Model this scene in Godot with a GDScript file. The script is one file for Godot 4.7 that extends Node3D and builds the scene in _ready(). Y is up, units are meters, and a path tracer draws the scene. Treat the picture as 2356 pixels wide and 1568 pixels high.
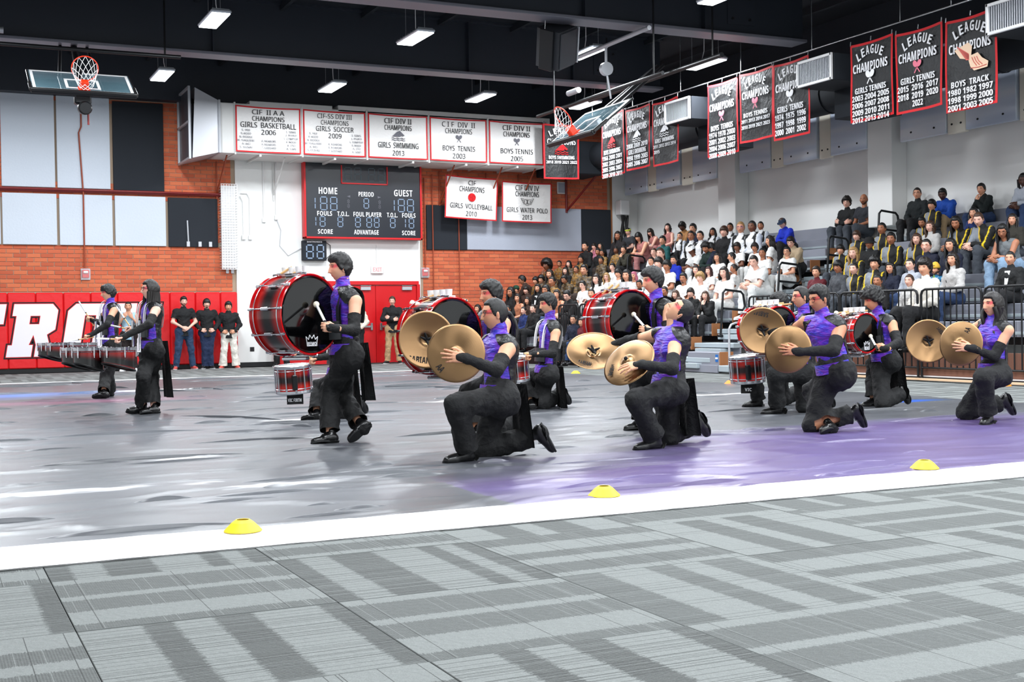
extends Node3D

# A school gymnasium during a drumline show: camera, lights and exposure first, then the hall, then the things in it.

var taken := {}
var mats := {}
var rng := RandomNumberGenerator.new()

const CAMX := Vector3(0.903771, -0.014893, 0.427757)
const CAMY := Vector3(0.019757, 0.999781, -0.006934)
const CAMZ := Vector3(-0.427560, 0.014717, 0.903867)
const ZW := -31.69      # face of the end wall
const XW := 19.12       # face of the wall behind the bleachers

func _ready() -> void:
	rng.seed = 4711
	var cam := Camera3D.new()
	cam.name = "camera"
	cam.transform = Transform3D(Basis(CAMX, CAMY, CAMZ), Vector3(0, 1.03, 0))
	cam.fov = 30.5758
	cam.near = 0.05
	cam.far = 120.0
	add_child(cam)
	cam.current = true
	var we := WorldEnvironment.new()
	we.name = "environment"
	var env := Environment.new()
	env.background_mode = Environment.BG_COLOR
	env.background_color = Color(0.02, 0.02, 0.025)
	env.background_energy_multiplier = 1.0
	env.tonemap_mode = Environment.TONE_MAPPER_LINEAR
	env.tonemap_exposure = EXPOSURE
	env.sdfgi_enabled = true
	env.ssao_enabled = true
	env.ssil_enabled = true
	we.environment = env
	add_child(we)
	make_materials()
	build_lights()
	build_shell()
	build_end_wall()
	build_side_wall()
	build_ceiling_things()
	build_banners()
	build_scoreboard()
	build_floor()
	build_bleachers()
	build_people()

const EXPOSURE := 1.0
const LAMP_ENERGY := 23.0

# ---------------------------------------------------------------- naming and tagging

func numbered(n: String) -> String:
	if not taken.has(n):
		taken[n] = 0
		return n
	taken[n] += 1
	return "%s_%03d" % [n, taken[n]]

func tag(o: Node, label: String, category: String, group := "") -> void:
	o.set_meta("label", label)
	o.set_meta("category", category)
	if group != "":
		o.set_meta("group", group)

func thing(called: String, label: String, category: String, at := Vector3.ZERO, turn := 0.0, group := "") -> Node3D:
	var o := Node3D.new()
	o.name = numbered(called)
	add_child(o)
	o.position = at
	o.rotation.y = turn
	tag(o, label, category, group)
	return o

func part(called: String, m: Mesh, mt: Material, parent: Node, xf := Transform3D()) -> MeshInstance3D:
	var o := MeshInstance3D.new()
	o.mesh = m
	o.material_override = mt
	if parent == self:
		o.name = numbered(called)
		add_child(o)
	else:
		var k := "n_" + called
		var n: int = parent.get_meta(k, 0)
		parent.set_meta(k, n + 1)
		o.name = called if n == 0 else "%s_%03d" % [called, n]
		parent.add_child(o, true)
	o.transform = xf
	return o

func struct(called: String, m: Mesh, mt: Material, xf := Transform3D()) -> MeshInstance3D:
	var o := part(called, m, mt, self, xf)
	o.set_meta("kind", "structure")
	return o

func structnode(called: String) -> Node3D:
	var o := Node3D.new()
	o.name = numbered(called)
	add_child(o)
	o.set_meta("kind", "structure")
	return o

func copy_thing(src: Node3D, label: String, at: Vector3, turn := 0.0) -> Node3D:
	var base := String(src.name)
	var rx := base.rfind("_")
	if rx > 0 and base.substr(rx + 1).is_valid_int():
		base = base.substr(0, rx)
	var c: Node3D = src.duplicate()
	c.name = numbered(base)
	add_child(c)
	c.position = at
	c.rotation = Vector3(0, turn, 0)
	c.set_meta("label", label)
	return c

# ---------------------------------------------------------------- materials

func mat(key: String, col: Color, rough := 0.6, metal := 0.0) -> StandardMaterial3D:
	if mats.has(key):
		return mats[key]
	var m := StandardMaterial3D.new()
	m.resource_name = key
	m.albedo_color = col
	m.roughness = rough
	m.metallic = metal
	mats[key] = m
	return m

func vmat(key: String, rough := 0.6, metal := 0.0) -> StandardMaterial3D:
	var m := mat(key, Color.WHITE, rough, metal)
	m.vertex_color_use_as_albedo = true
	return m

func noise_tex(freq: float, size := 512, oct := 4, ramp: Gradient = null, kind := FastNoiseLite.TYPE_SIMPLEX_SMOOTH, fract := FastNoiseLite.FRACTAL_FBM, sd := 1) -> NoiseTexture2D:
	var n := FastNoiseLite.new()
	n.seed = sd
	n.noise_type = kind
	n.frequency = freq
	n.fractal_type = fract
	n.fractal_octaves = oct
	var t := NoiseTexture2D.new()
	t.width = size
	t.height = size
	t.seamless = true
	t.noise = n
	if ramp:
		t.color_ramp = ramp
	return t

func ramp(stops: Array) -> Gradient:
	var g := Gradient.new()
	var o := PackedFloat32Array()
	var c := PackedColorArray()
	for s in stops:
		o.append(s[0])
		c.append(s[1])
	g.offsets = o
	g.colors = c
	return g

func tri_bump(m: StandardMaterial3D, t: Texture2D, cm: float, sc: float) -> void:
	m.heightmap_enabled = true
	m.heightmap_texture = t
	m.heightmap_scale = cm
	m.uv1_triplanar = true
	m.uv1_scale = Vector3.ONE * sc

var cloth_noise: NoiseTexture2D
var grain_noise: NoiseTexture2D

func make_materials() -> void:
	cloth_noise = noise_tex(0.012, 512, 3, null, FastNoiseLite.TYPE_SIMPLEX_SMOOTH, FastNoiseLite.FRACTAL_RIDGED, 5)
	grain_noise = noise_tex(0.08, 256, 4, null, FastNoiseLite.TYPE_SIMPLEX_SMOOTH, FastNoiseLite.FRACTAL_FBM, 9)
	mat("ceiling", Color(0.095, 0.115, 0.145), 0.75)
	mat("beam", Color(0.16, 0.18, 0.215), 0.5)
	mat("flange", Color(0.46, 0.46, 0.50), 0.45)
	mat("white_wall", Color(0.91, 0.91, 0.90), 0.8)
	mat("mortar", Color(0.66, 0.58, 0.50), 0.9)
	mat("pad_red", Color(0.86, 0.02, 0.07), 0.45)
	mat("door_red", Color(0.80, 0.015, 0.06), 0.4)
	mat("frame_red", Color(0.80, 0.03, 0.07), 0.45)
	mat("rubber", Color(0.06, 0.065, 0.075), 0.7)
	mat("panel_light", Color(0.78, 0.81, 0.85), 0.85)
	mat("panel_black", Color(0.10, 0.12, 0.15), 0.85)
	mat("panel_grey", Color(0.66, 0.68, 0.73), 0.85)
	mat("rail_brown", Color(0.45, 0.07, 0.06), 0.4)
	mat("conduit", Color(0.58, 0.24, 0.12), 0.5)
	mat("galv", Color(0.74, 0.75, 0.77), 0.4, 0.35)
	mat("duct_white", Color(0.86, 0.86, 0.85), 0.6)
	mat("mesh_dark", Color(0.30, 0.32, 0.35), 0.5, 0.3)
	mat("steel", Color(0.78, 0.79, 0.80), 0.25, 0.9)
	mat("chrome", Color(0.88, 0.88, 0.9), 0.12, 1.0)
	mat("black_metal", Color(0.07, 0.075, 0.085), 0.4, 0.2)
	mat("black_satin", Color(0.035, 0.035, 0.04), 0.45)
	mat("white_plastic", Color(0.9, 0.9, 0.9), 0.4)
	mat("white_paint", Color(0.93, 0.93, 0.93), 0.6)
	mat("letter_white", Color(0.92, 0.92, 0.93), 0.7)
	mat("letter_black", Color(0.07, 0.07, 0.085), 0.8)
	mat("pink_print", Color(0.90, 0.48, 0.56), 0.8)
	mat("red_print", Color(0.80, 0.03, 0.07), 0.8)
	mat("grey_print", Color(0.42, 0.42, 0.45), 0.8)
	mat("orange_rim", Color(0.93, 0.22, 0.07), 0.4)
	mat("net_white", Color(0.92, 0.92, 0.92), 0.8)
	mat("cone_yellow", Color(0.98, 0.85, 0.16), 0.5)
	mat("cone_orange", Color(0.98, 0.55, 0.16), 0.5)
	mat("wood_edge", Color(0.62, 0.40, 0.24), 0.6)
	mat("seat_grey", Color(0.52, 0.53, 0.57), 0.45)
	mat("deck_grey", Color(0.62, 0.66, 0.68), 0.5)
	mat("sign_blue", Color(0.03, 0.38, 0.68), 0.5)
	mat("wood_front", Color(0.45, 0.30, 0.24), 0.5)
	mat("tan_edge", Color(0.86, 0.72, 0.58), 0.6)
	var cl := mat("banner_white", Color(0.93, 0.92, 0.91), 0.8)
	cl.heightmap_enabled = true
	cl.heightmap_texture = cloth_noise
	cl.heightmap_scale = 0.6
	var cb := mat("banner_black", Color(0.055, 0.065, 0.075), 0.6)
	cb.heightmap_enabled = true
	cb.heightmap_texture = cloth_noise
	cb.heightmap_scale = 0.8
	mat("banner_red", Color(0.78, 0.04, 0.09), 0.7)

# ---------------------------------------------------------------- mesh building

class G:
	var v := PackedVector3Array()
	var n := PackedVector3Array()
	var u := PackedVector2Array()
	var c := PackedColorArray()
	var i := PackedInt32Array()
	var col := Color.WHITE
	var colored := false

	func vert(p: Vector3, nn: Vector3, uv := Vector2.ZERO) -> int:
		v.append(p)
		n.append(nn)
		u.append(uv)
		c.append(col)
		return v.size() - 1

	func tri(a: int, b: int, d: int) -> void:
		# clockwise seen from the side the normals point to
		var g := (v[d] - v[a]).cross(v[b] - v[a])
		i.append(a)
		if g.dot(n[a] + n[b] + n[d]) >= 0.0:
			i.append(b)
			i.append(d)
		else:
			i.append(d)
			i.append(b)

	func face(pts: Array, out: Vector3, uvs: Array = []) -> void:
		var g: Vector3 = (pts[2] - pts[0]).cross(pts[1] - pts[0]).normalized()
		if g.dot(out) < 0.0:
			g = -g
		var b := v.size()
		for k in pts.size():
			vert(pts[k], g, uvs[k] if uvs.size() else Vector2.ZERO)
		for k in range(1, pts.size() - 1):
			tri(b, b + k, b + k + 1)

	func box(at: Vector3, size: Vector3, bevel := 0.0, bs := Basis()) -> void:
		var h := size * 0.5
		bevel = minf(bevel, minf(h.x, minf(h.y, h.z)) * 0.9)
		var axes := [0, 1, 2]
		for a in 3:
			var p := (a + 1) % 3
			var q := (a + 2) % 3
			for s in [-1.0, 1.0]:
				var pts := []
				for w in [[-1, -1], [1, -1], [1, 1], [-1, 1]]:
					var x := Vector3.ZERO
					x[a] = s * h[a]
					x[p] = w[0] * (h[p] - bevel)
					x[q] = w[1] * (h[q] - bevel)
					pts.append(at + bs * x)
				var o := Vector3.ZERO
				o[a] = s
				face(pts, bs * o, [Vector2(0, 1), Vector2(1, 1), Vector2(1, 0), Vector2(0, 0)])
		if bevel <= 0.0:
			return
		for a in 3:
			var p := (a + 1) % 3
			var q := (a + 2) % 3
			for sp in [-1.0, 1.0]:
				for sq in [-1.0, 1.0]:
					var pts := []
					for e in [[-1, 0], [1, 0], [1, 1], [-1, 1]]:
						var x := Vector3.ZERO
						x[a] = e[0] * (h[a] - bevel)
						x[p] = sp * (h[p] - (0.0 if e[1] == 0 else bevel))
						x[q] = sq * (h[q] - (bevel if e[1] == 0 else 0.0))
						pts.append(at + bs * x)
					var o := Vector3.ZERO
					o[p] = sp
					o[q] = sq
					face(pts, bs * o)
		for sx in [-1.0, 1.0]:
			for sy in [-1.0, 1.0]:
				for sz in [-1.0, 1.0]:
					var s := Vector3(sx, sy, sz)
					var pts := []
					for a in 3:
						var x := s * (h - Vector3.ONE * bevel)
						x[a] = s[a] * h[a]
						pts.append(at + bs * x)
					face(pts, bs * s)

	func tube(pts: Array, radii, seg := 8, caps := true, closed := false) -> void:
		var m := pts.size()
		var b := v.size()
		var side := Vector3.ZERO
		for k in m:
			var d: Vector3
			if closed:
				d = (pts[(k + 1) % m] - pts[(k - 1 + m) % m]).normalized()
			else:
				d = (pts[mini(k + 1, m - 1)] - pts[maxi(k - 1, 0)]).normalized()
			if side == Vector3.ZERO:
				side = d.cross(Vector3.UP if absf(d.y) < 0.9 else Vector3.RIGHT).normalized()
			else:
				side = (side - d * side.dot(d)).normalized()
			var up := side.cross(d)
			var r: float = radii[k] if radii is Array else radii
			for s in seg:
				var a := TAU * s / seg
				var o := side * cos(a) + up * sin(a)
				vert(pts[k] + o * r, o, Vector2(float(s) / seg, float(k) / maxf(1, m - 1)))
		var rings := m if closed else m - 1
		for k in rings:
			var k2 := (k + 1) % m
			for s in seg:
				var s2 := (s + 1) % seg
				tri(b + k * seg + s, b + k * seg + s2, b + k2 * seg + s2)
				tri(b + k * seg + s, b + k2 * seg + s2, b + k2 * seg + s)
		if caps and not closed:
			for e in [0, m - 1]:
				var o: Vector3 = (pts[0] - pts[1]).normalized() if e == 0 else (pts[m - 1] - pts[m - 2]).normalized()
				var ring := []
				for s in seg:
					ring.append(v[b + e * seg + s])
				face(ring, o)

	func bar(a: Vector3, d: Vector3, r: float, seg := 8) -> void:
		tube([a, d], r, seg)

	# profile: points (radius, height) along +y of xf
	func lathe(prof: Array, seg := 24, xf := Transform3D(), smooth := false, cols: Array = [], arc := TAU) -> void:
		for k in prof.size() - 1:
			var p: Vector2 = prof[k]
			var q: Vector2 = prof[k + 1]
			var nr := Vector2(q.y - p.y, p.x - q.x).normalized()
			var na := nr
			var nb := nr
			if smooth:
				if k > 0:
					var o: Vector2 = prof[k - 1]
					na = (nr + Vector2(p.y - o.y, o.x - p.x).normalized()).normalized()
				if k < prof.size() - 2:
					var o: Vector2 = prof[k + 2]
					nb = (nr + Vector2(o.y - q.y, q.x - o.x).normalized()).normalized()
			var b := v.size()
			for s in seg + 1:
				var a := arc * s / seg
				var ca := cos(a)
				var sa := sin(a)
				if cols.size():
					col = cols[k]
				vert(xf * Vector3(p.x * ca, p.y, p.x * sa), xf.basis * Vector3(na.x * ca, na.y, na.x * sa).normalized(), Vector2(float(s) / seg, 0))
				if cols.size():
					col = cols[k + 1]
				vert(xf * Vector3(q.x * ca, q.y, q.x * sa), xf.basis * Vector3(nb.x * ca, nb.y, nb.x * sa).normalized(), Vector2(float(s) / seg, 1))
			for s in seg:
				tri(b + s * 2, b + s * 2 + 1, b + s * 2 + 3)
				tri(b + s * 2, b + s * 2 + 3, b + s * 2 + 2)
		if cols.size():
			colored = true
			col = Color.WHITE

	func ball(at: Vector3, r: Vector3, seg := 12, bs := Basis()) -> void:
		var b := v.size()
		var rows := maxi(4, seg / 2)
		for y in rows + 1:
			var t := PI * y / rows
			for s in seg + 1:
				var a := TAU * s / seg
				var d := Vector3(sin(t) * cos(a), cos(t), sin(t) * sin(a))
				vert(at + bs * (d * r), (bs * (d / r)).normalized(), Vector2(float(s) / seg, float(y) / rows))
		for y in rows:
			for s in seg:
				var p := b + y * (seg + 1) + s
				tri(p, p + 1, p + seg + 2)
				tri(p, p + seg + 2, p + seg + 1)

	# flat outline in xy, from z = 0 back to z = -depth
	func prism(poly: PackedVector2Array, depth: float, xf := Transform3D()) -> void:
		var t := Geometry2D.triangulate_polygon(poly)
		for s in 2:
			var nn := xf.basis * Vector3(0, 0, 1.0 if s == 0 else -1.0)
			var b := v.size()
			for p in poly:
				vert(xf * Vector3(p.x, p.y, -depth * s), nn)
			for k in range(0, t.size(), 3):
				tri(b + t[k], b + t[k + 1], b + t[k + 2])
		var ccw := 0.0
		for k in poly.size():
			var p := poly[k]
			var q := poly[(k + 1) % poly.size()]
			ccw += p.x * q.y - q.x * p.y
		for k in poly.size():
			var p := poly[k]
			var q := poly[(k + 1) % poly.size()]
			var o := Vector3(q.y - p.y, p.x - q.x, 0) * signf(ccw)
			face([xf * Vector3(p.x, p.y, 0), xf * Vector3(q.x, q.y, 0), xf * Vector3(q.x, q.y, -depth), xf * Vector3(p.x, p.y, -depth)], xf.basis * o)

	# sheet of cols x rows cells, fn(s, t) gives the point; thickness th along -normal
	func sheet(fn: Callable, cols: int, rows: int, th := 0.0) -> void:
		var b := v.size()
		var pts := []
		for y in rows + 1:
			for x in cols + 1:
				pts.append(fn.call(float(x) / cols, float(y) / rows))
		for side in (2 if th > 0.0 else 1):
			b = v.size()
			for y in rows + 1:
				for x in cols + 1:
					var px: Vector3 = pts[y * (cols + 1) + mini(x + 1, cols)] - pts[y * (cols + 1) + maxi(x - 1, 0)]
					var py: Vector3 = pts[mini(y + 1, rows) * (cols + 1) + x] - pts[maxi(y - 1, 0) * (cols + 1) + x]
					var nn := px.cross(py).normalized()
					vert(pts[y * (cols + 1) + x] - nn * th * side, nn if side == 0 else -nn, Vector2(float(x) / cols, 1.0 - float(y) / rows))
			for y in rows:
				for x in cols:
					var p := b + y * (cols + 1) + x
					tri(p, p + 1, p + cols + 2)
					tri(p, p + cols + 2, p + cols + 1)

	func add(g: G, xf := Transform3D()) -> void:
		var b := v.size()
		if xf == Transform3D():
			v.append_array(g.v)
			n.append_array(g.n)
		else:
			v.append_array(xf * g.v)
			var nb := xf.basis.inverse().transposed()
			for k in g.n:
				n.append((nb * k).normalized())
		u.append_array(g.u)
		c.append_array(g.c)
		colored = colored or g.colored
		var flip := xf.basis.determinant() < 0.0
		for k in range(0, g.i.size(), 3):
			i.append(g.i[k] + b)
			if flip:
				i.append(g.i[k + 2] + b)
				i.append(g.i[k + 1] + b)
			else:
				i.append(g.i[k + 1] + b)
				i.append(g.i[k + 2] + b)

	func mesh() -> ArrayMesh:
		var m := ArrayMesh.new()
		if i.is_empty():
			return m
		var a := []
		a.resize(Mesh.ARRAY_MAX)
		a[Mesh.ARRAY_VERTEX] = v
		a[Mesh.ARRAY_NORMAL] = n
		a[Mesh.ARRAY_TEX_UV] = u
		if colored:
			a[Mesh.ARRAY_COLOR] = c
		a[Mesh.ARRAY_INDEX] = i
		m.add_surface_from_arrays(Mesh.PRIMITIVE_TRIANGLES, a)
		return m

func boxmesh(size: Vector3, bevel := 0.0, at := Vector3.ZERO) -> ArrayMesh:
	var g := G.new()
	g.box(at, size, bevel)
	return g.mesh()

func lin(c: Color) -> Color:
	return c.srgb_to_linear()

func fr(at: Vector3, y: Vector3, x := Vector3.ZERO) -> Transform3D:
	# a frame at a point whose y axis runs along a direction
	y = y.normalized()
	if x == Vector3.ZERO:
		x = Vector3.RIGHT if absf(y.x) < 0.8 else Vector3.BACK
	var z := x.cross(y).normalized()
	x = y.cross(z).normalized()
	return Transform3D(Basis(x, y, z), at)

# ---------------------------------------------------------------- lettering

var fonts := {}
func font(weight := 700, face := "Droid Sans") -> Font:
	var k := "%s%d" % [face, weight]
	if not fonts.has(k):
		var f := SystemFont.new()
		f.font_names = PackedStringArray([face])
		f.font_weight = weight
		fonts[k] = f
	return fonts[k]

var text_cache := {}
# text that fills w x h, centred, facing +z
func lettering(s: String, w: float, h: float, weight := 700, depth := 0.004) -> Array:
	var k := "%s|%d" % [s, weight]
	if not text_cache.has(k):
		var t := TextMesh.new()
		t.text = s
		t.font = font(weight)
		t.font_size = 32
		t.pixel_size = 0.01
		t.depth = 0.02
		t.curve_step = 2.0
		var am := ArrayMesh.new()
		am.add_surface_from_arrays(Mesh.PRIMITIVE_TRIANGLES, t.get_mesh_arrays())
		text_cache[k] = am
	var am: ArrayMesh = text_cache[k]
	var bb := am.get_aabb()
	var sx := w / maxf(bb.size.x, 0.001)
	var sy := h / maxf(bb.size.y, 0.001)
	if w <= 0.0:
		sx = sy
	var sz := depth / 0.02
	var c := bb.get_center()
	return [am, Transform3D(Basis(Vector3(sx, 0, 0), Vector3(0, sy, 0), Vector3(0, 0, sz)), Vector3(-c.x * sx, -c.y * sy, 0))]

func put_text(s: String, w: float, h: float, mt: Material, parent: Node, xf: Transform3D, weight := 700, depth := 0.004, called := "lettering") -> MeshInstance3D:
	var t := lettering(s, w, h, weight, depth)
	return part(called, t[0], mt, parent, xf * t[1])

# ---------------------------------------------------------------- lights

func build_lights() -> void:
	var lens := mat("lamp_lens", Color(1, 1, 1), 0.5)
	lens.emission_enabled = true
	lens.emission = Color(0.95, 0.98, 1.0)
	lens.emission_energy_multiplier = 5.0
	var house := mat("lamp_house", Color(0.75, 0.77, 0.8), 0.4, 0.4)
	var names := ["far left", "far middle left", "far middle right", "far right"]
	var src: Node3D = null
	var row := 0
	for z in [-27.8, -22.45, -17.6, -12.3, -7.0, -1.7, 3.0]:
		var k := 0
		for x in [1.0, 4.83, 8.66, 12.4, 15.3]:
			if k == 4 and row == 2:
				continue
			var lab := "white LED high bay lamp hanging under the dark ceiling"
			if row == 0:
				lab = ["LED high bay lamp hidden behind the left hoop's steelwork", "lit LED high bay lamp just right of the left basketball hoop", "lit LED high bay lamp above the girls soccer banner", "lit LED high bay lamp above the two boys tennis banners", "LED high bay lamp behind the black swimming banners"][k]
			elif row == 1:
				lab = ["LED high bay lamp beyond the left edge above the hoop", "lit LED high bay lamp highest at the upper left of the picture", "lit LED high bay lamp at top centre between two ceiling beams", "lit LED high bay lamp beside the hanging loudspeaker", "lit LED high bay lamp right of the right hoop, over the rails"][k]
			elif row == 2 and k == 3:
				lab = "LED high bay lamp cut off by the top edge, before the deep beam"
			var o: Node3D
			if src == null:
				o = thing("ceiling_lamp", lab, "lamp", Vector3(x, 6.5, z), 0.0, "gym ceiling lamps")
				var g := G.new()
				g.box(Vector3(0, 0.04, 0), Vector3(0.36, 0.06, 1.2), 0.02)
				g.box(Vector3(0, 0.09, -0.1), Vector3(0.16, 0.07, 0.5), 0.02)
				for f in 9:
					g.box(Vector3(0, 0.075, -0.55 + f * 0.137), Vector3(0.30, 0.03, 0.012))
				part("housing", g.mesh(), house, o)
				part("lens", boxmesh(Vector3(0.32, 0.02, 1.15), 0.006), lens, o)
				for s in [-0.5, 0.5]:
					var c := G.new()
					c.bar(Vector3(0, 0.07, s), Vector3(0, 1.1, s), 0.004, 5)
					part("cable", c.mesh(), mats.galv, o)
				var d := G.new()
				d.tube([Vector3(0.05, 0.1, -0.2), Vector3(0.12, 0.2, -0.28), Vector3(0.06, 0.32, -0.12), Vector3(0.05, 0.5, -0.1), Vector3(0.05, 1.1, -0.1)], 0.009, 6)
				part("cord", d.mesh(), mats.white_plastic, o)
				src = o
			else:
				o = copy_thing(src, lab, Vector3(x, 6.5, z))
			var l := AreaLight3D.new()
			l.name = "lamp_light"
			l.area_size = Vector2(0.32, 1.15)
			l.light_energy = LAMP_ENERGY
			l.light_color = Color(0.96, 0.98, 1.0)
			l.shadow_enabled = true
			l.set("area_range", 60.0)
			l.set("area_attenuation", 2.0)
			l.position = Vector3(x, 6.475, z)
			l.rotation = Vector3(-PI / 2, 0, 0)
			add_child(l, true)
			k += 1
		row += 1

# ---------------------------------------------------------------- shell

func build_shell() -> void:
	struct("wall_left", boxmesh(Vector3(0.3, 8, 38.5)), mats.white_wall, Transform3D(Basis(), Vector3(-6.15, 4, -12.75)))
	struct("wall_back", boxmesh(Vector3(26, 8, 0.3)), mats.white_wall, Transform3D(Basis(), Vector3(6.5, 4, 6.35)))
	struct("ceiling", boxmesh(Vector3(26, 0.3, 39.4)), mats.ceiling, Transform3D(Basis(), Vector3(6.5, 7.85, -12.9)))
	# steel beams across the hall
	var labs := ["steel beam with a pale underside, third from the end wall", "long steel beam with pale underside just past the hanging loudspeaker", "long steel beam with pale underside nearest the end wall"]
	var n := 0
	for z in [-14.9, -20.15, -25.46, -9.4, -4.0]:
		var o := thing("ceiling_beam", labs[n] if n < 3 else "steel beam across the ceiling in front of the deep beams", "beam", Vector3(5.0, 6.5, z), 0.0, "ceiling beams")
		var len := 24.0 if n > 0 else 24.0
		part("bottom_flange", boxmesh(Vector3(22.0, 0.06, 0.5), 0.01, Vector3(0, 0.03, 0)), mats.flange, o)
		part("web", boxmesh(Vector3(22.0, 1.1, 0.2), 0.0, Vector3(0, 0.61, 0)), mats.beam, o)
		part("top_flange", boxmesh(Vector3(22.0, 0.05, 0.5), 0.0, Vector3(0, 1.175, 0)), mats.beam, o)
		for s in [-5.2, 0.4, 6.0, 8.6]:
			part("stiffener", boxmesh(Vector3(0.02, 1.08, 0.14), 0.0, Vector3(s, 0.61, 0.16)), mats.beam, o)
		var g := G.new()
		g.box(Vector3(9.5, 0.55, 0.112), Vector3(0.62, 0.62, 0.024), 0.004)
		part("splice_plate", g.mesh(), mats.beam, o)
		for bx in [-0.2, 0.2]:
			for by in [-0.2, 0.2]:
				var b := G.new()
				b.lathe([Vector2(0, 0.02), Vector2(0.03, 0.018), Vector2(0.03, 0)], 6, fr(Vector3(9.5 + bx, 0.55 + by, 0.124), Vector3.BACK))
				part("bolt", b.mesh(), mats.black_satin, o)
		n += 1
	# purlins under the deck, seen as faint lines
	for k in 14:
		struct("trim_%d" % (k + 1), boxmesh(Vector3(0.08, 0.16, 38.0)), mats.ceiling, Transform3D(Basis(), Vector3(-5.4 + k * 1.75, 7.62, -12.8)))

func brick_wall(parent: Node3D, rects: Array, holes: Array, limit: int, count: int) -> int:
	# bricks 0.305 x 0.1016 in running bond, z = ZW is their face
	var bm := []
	for k in 3:
		bm.append(boxmesh(Vector3(0.294 - k * 0.002, 0.091, 0.04), 0.005, Vector3(0, 0, -0.02 - 0.0015 * k)))
	var half := boxmesh(Vector3(0.142, 0.091, 0.04), 0.005, Vector3(0, 0, -0.021))
	var bmats := []
	for c in [Color(0.79, 0.40, 0.26), Color(0.81, 0.43, 0.28), Color(0.76, 0.37, 0.24), Color(0.78, 0.39, 0.26), Color(0.73, 0.35, 0.23)]:
		var m := mat("brick_%d" % bmats.size(), c, 0.85)
		tri_bump(m, grain_noise, 0.25, 3.0)
		bmats.append(m)
	var rest := {}
	for r in rects:
		var row0 := int(ceil(r.position.y / 0.1016))
		var row := row0
		while (row + 1) * 0.1016 <= r.end.y + 0.03:
			var y := row * 0.1016 + 0.0508
			var off := 0.1524 if row % 2 == 1 else 0.0
			var kx := int(floor((r.position.x - off) / 0.3048))
			while true:
				var x0 := kx * 0.3048 + off
				kx += 1
				if x0 >= r.end.x - 0.05:
					break
				var x1 := x0 + 0.3048
				var is_half := false
				if x0 < r.position.x - 0.02:
					x0 = x0 + 0.1524
					is_half = true
					if x0 < r.position.x - 0.02:
						continue
				if x1 > r.end.x + 0.02:
					if is_half:
						continue
					x1 = x1 - 0.1524
					is_half = true
					if x1 > r.end.x + 0.02:
						continue
				var cx := (x0 + x1) / 2.0
				var covered := false
				for h in holes:
					if h.has_point(Vector2(x0 + 0.01, y)) and h.has_point(Vector2(x1 - 0.01, y)) and h.has_point(Vector2(cx, y - 0.05)) and h.has_point(Vector2(cx, y + 0.05)):
						covered = true
				if covered:
					continue
				var mi := rng.randi() % bmats.size()
				var me: Mesh = half if is_half else bm[rng.randi() % 3]
				var xf := Transform3D(Basis(), Vector3(cx, y, ZW))
				if count < limit:
					part("brick", me, bmats[mi], parent, xf)
					count += 1
				else:
					if not rest.has(mi):
						rest[mi] = []
					rest[mi].append([is_half, xf])
			row += 1
	for mi in rest:
		for hf in [false, true]:
			var xs := []
			for e in rest[mi]:
				if e[0] == hf:
					xs.append(e[1])
			if xs.is_empty():
				continue
			var mm := MultiMesh.new()
			mm.transform_format = MultiMesh.TRANSFORM_3D
			mm.mesh = half if hf else bm[0]
			mm.instance_count = xs.size()
			for k in xs.size():
				mm.set_instance_transform(k, xs[k])
			var mmi := MultiMeshInstance3D.new()
			mmi.name = "brick_courses_%03d" % (mi * 2 + (1 if hf else 0))
			mmi.multimesh = mm
			mmi.material_override = bmats[mi]
			mmi.set_meta("kind", "stuff")
			parent.add_child(mmi, true)
	return count

func wall_panel(x0: float, x1: float, y0: float, y1: float, m: Material, label: String, t := 0.05) -> void:
	var o := part("wall_panel", boxmesh(Vector3(x1 - x0, y1 - y0, t), 0.008), m, self, Transform3D(Basis(), Vector3((x0 + x1) / 2, (y0 + y1) / 2, ZW + t / 2 + 0.002)))
	tag(o, label, "wall panel", "acoustic panels on the end wall")

func pipe(called: String, pts: Array, r: float, m: Material, label: String, cat := "pipe") -> MeshInstance3D:
	var g := G.new()
	g.tube(pts, r, 8)
	var o := part(called, g.mesh(), m, self)
	tag(o, label, cat)
	return o

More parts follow.
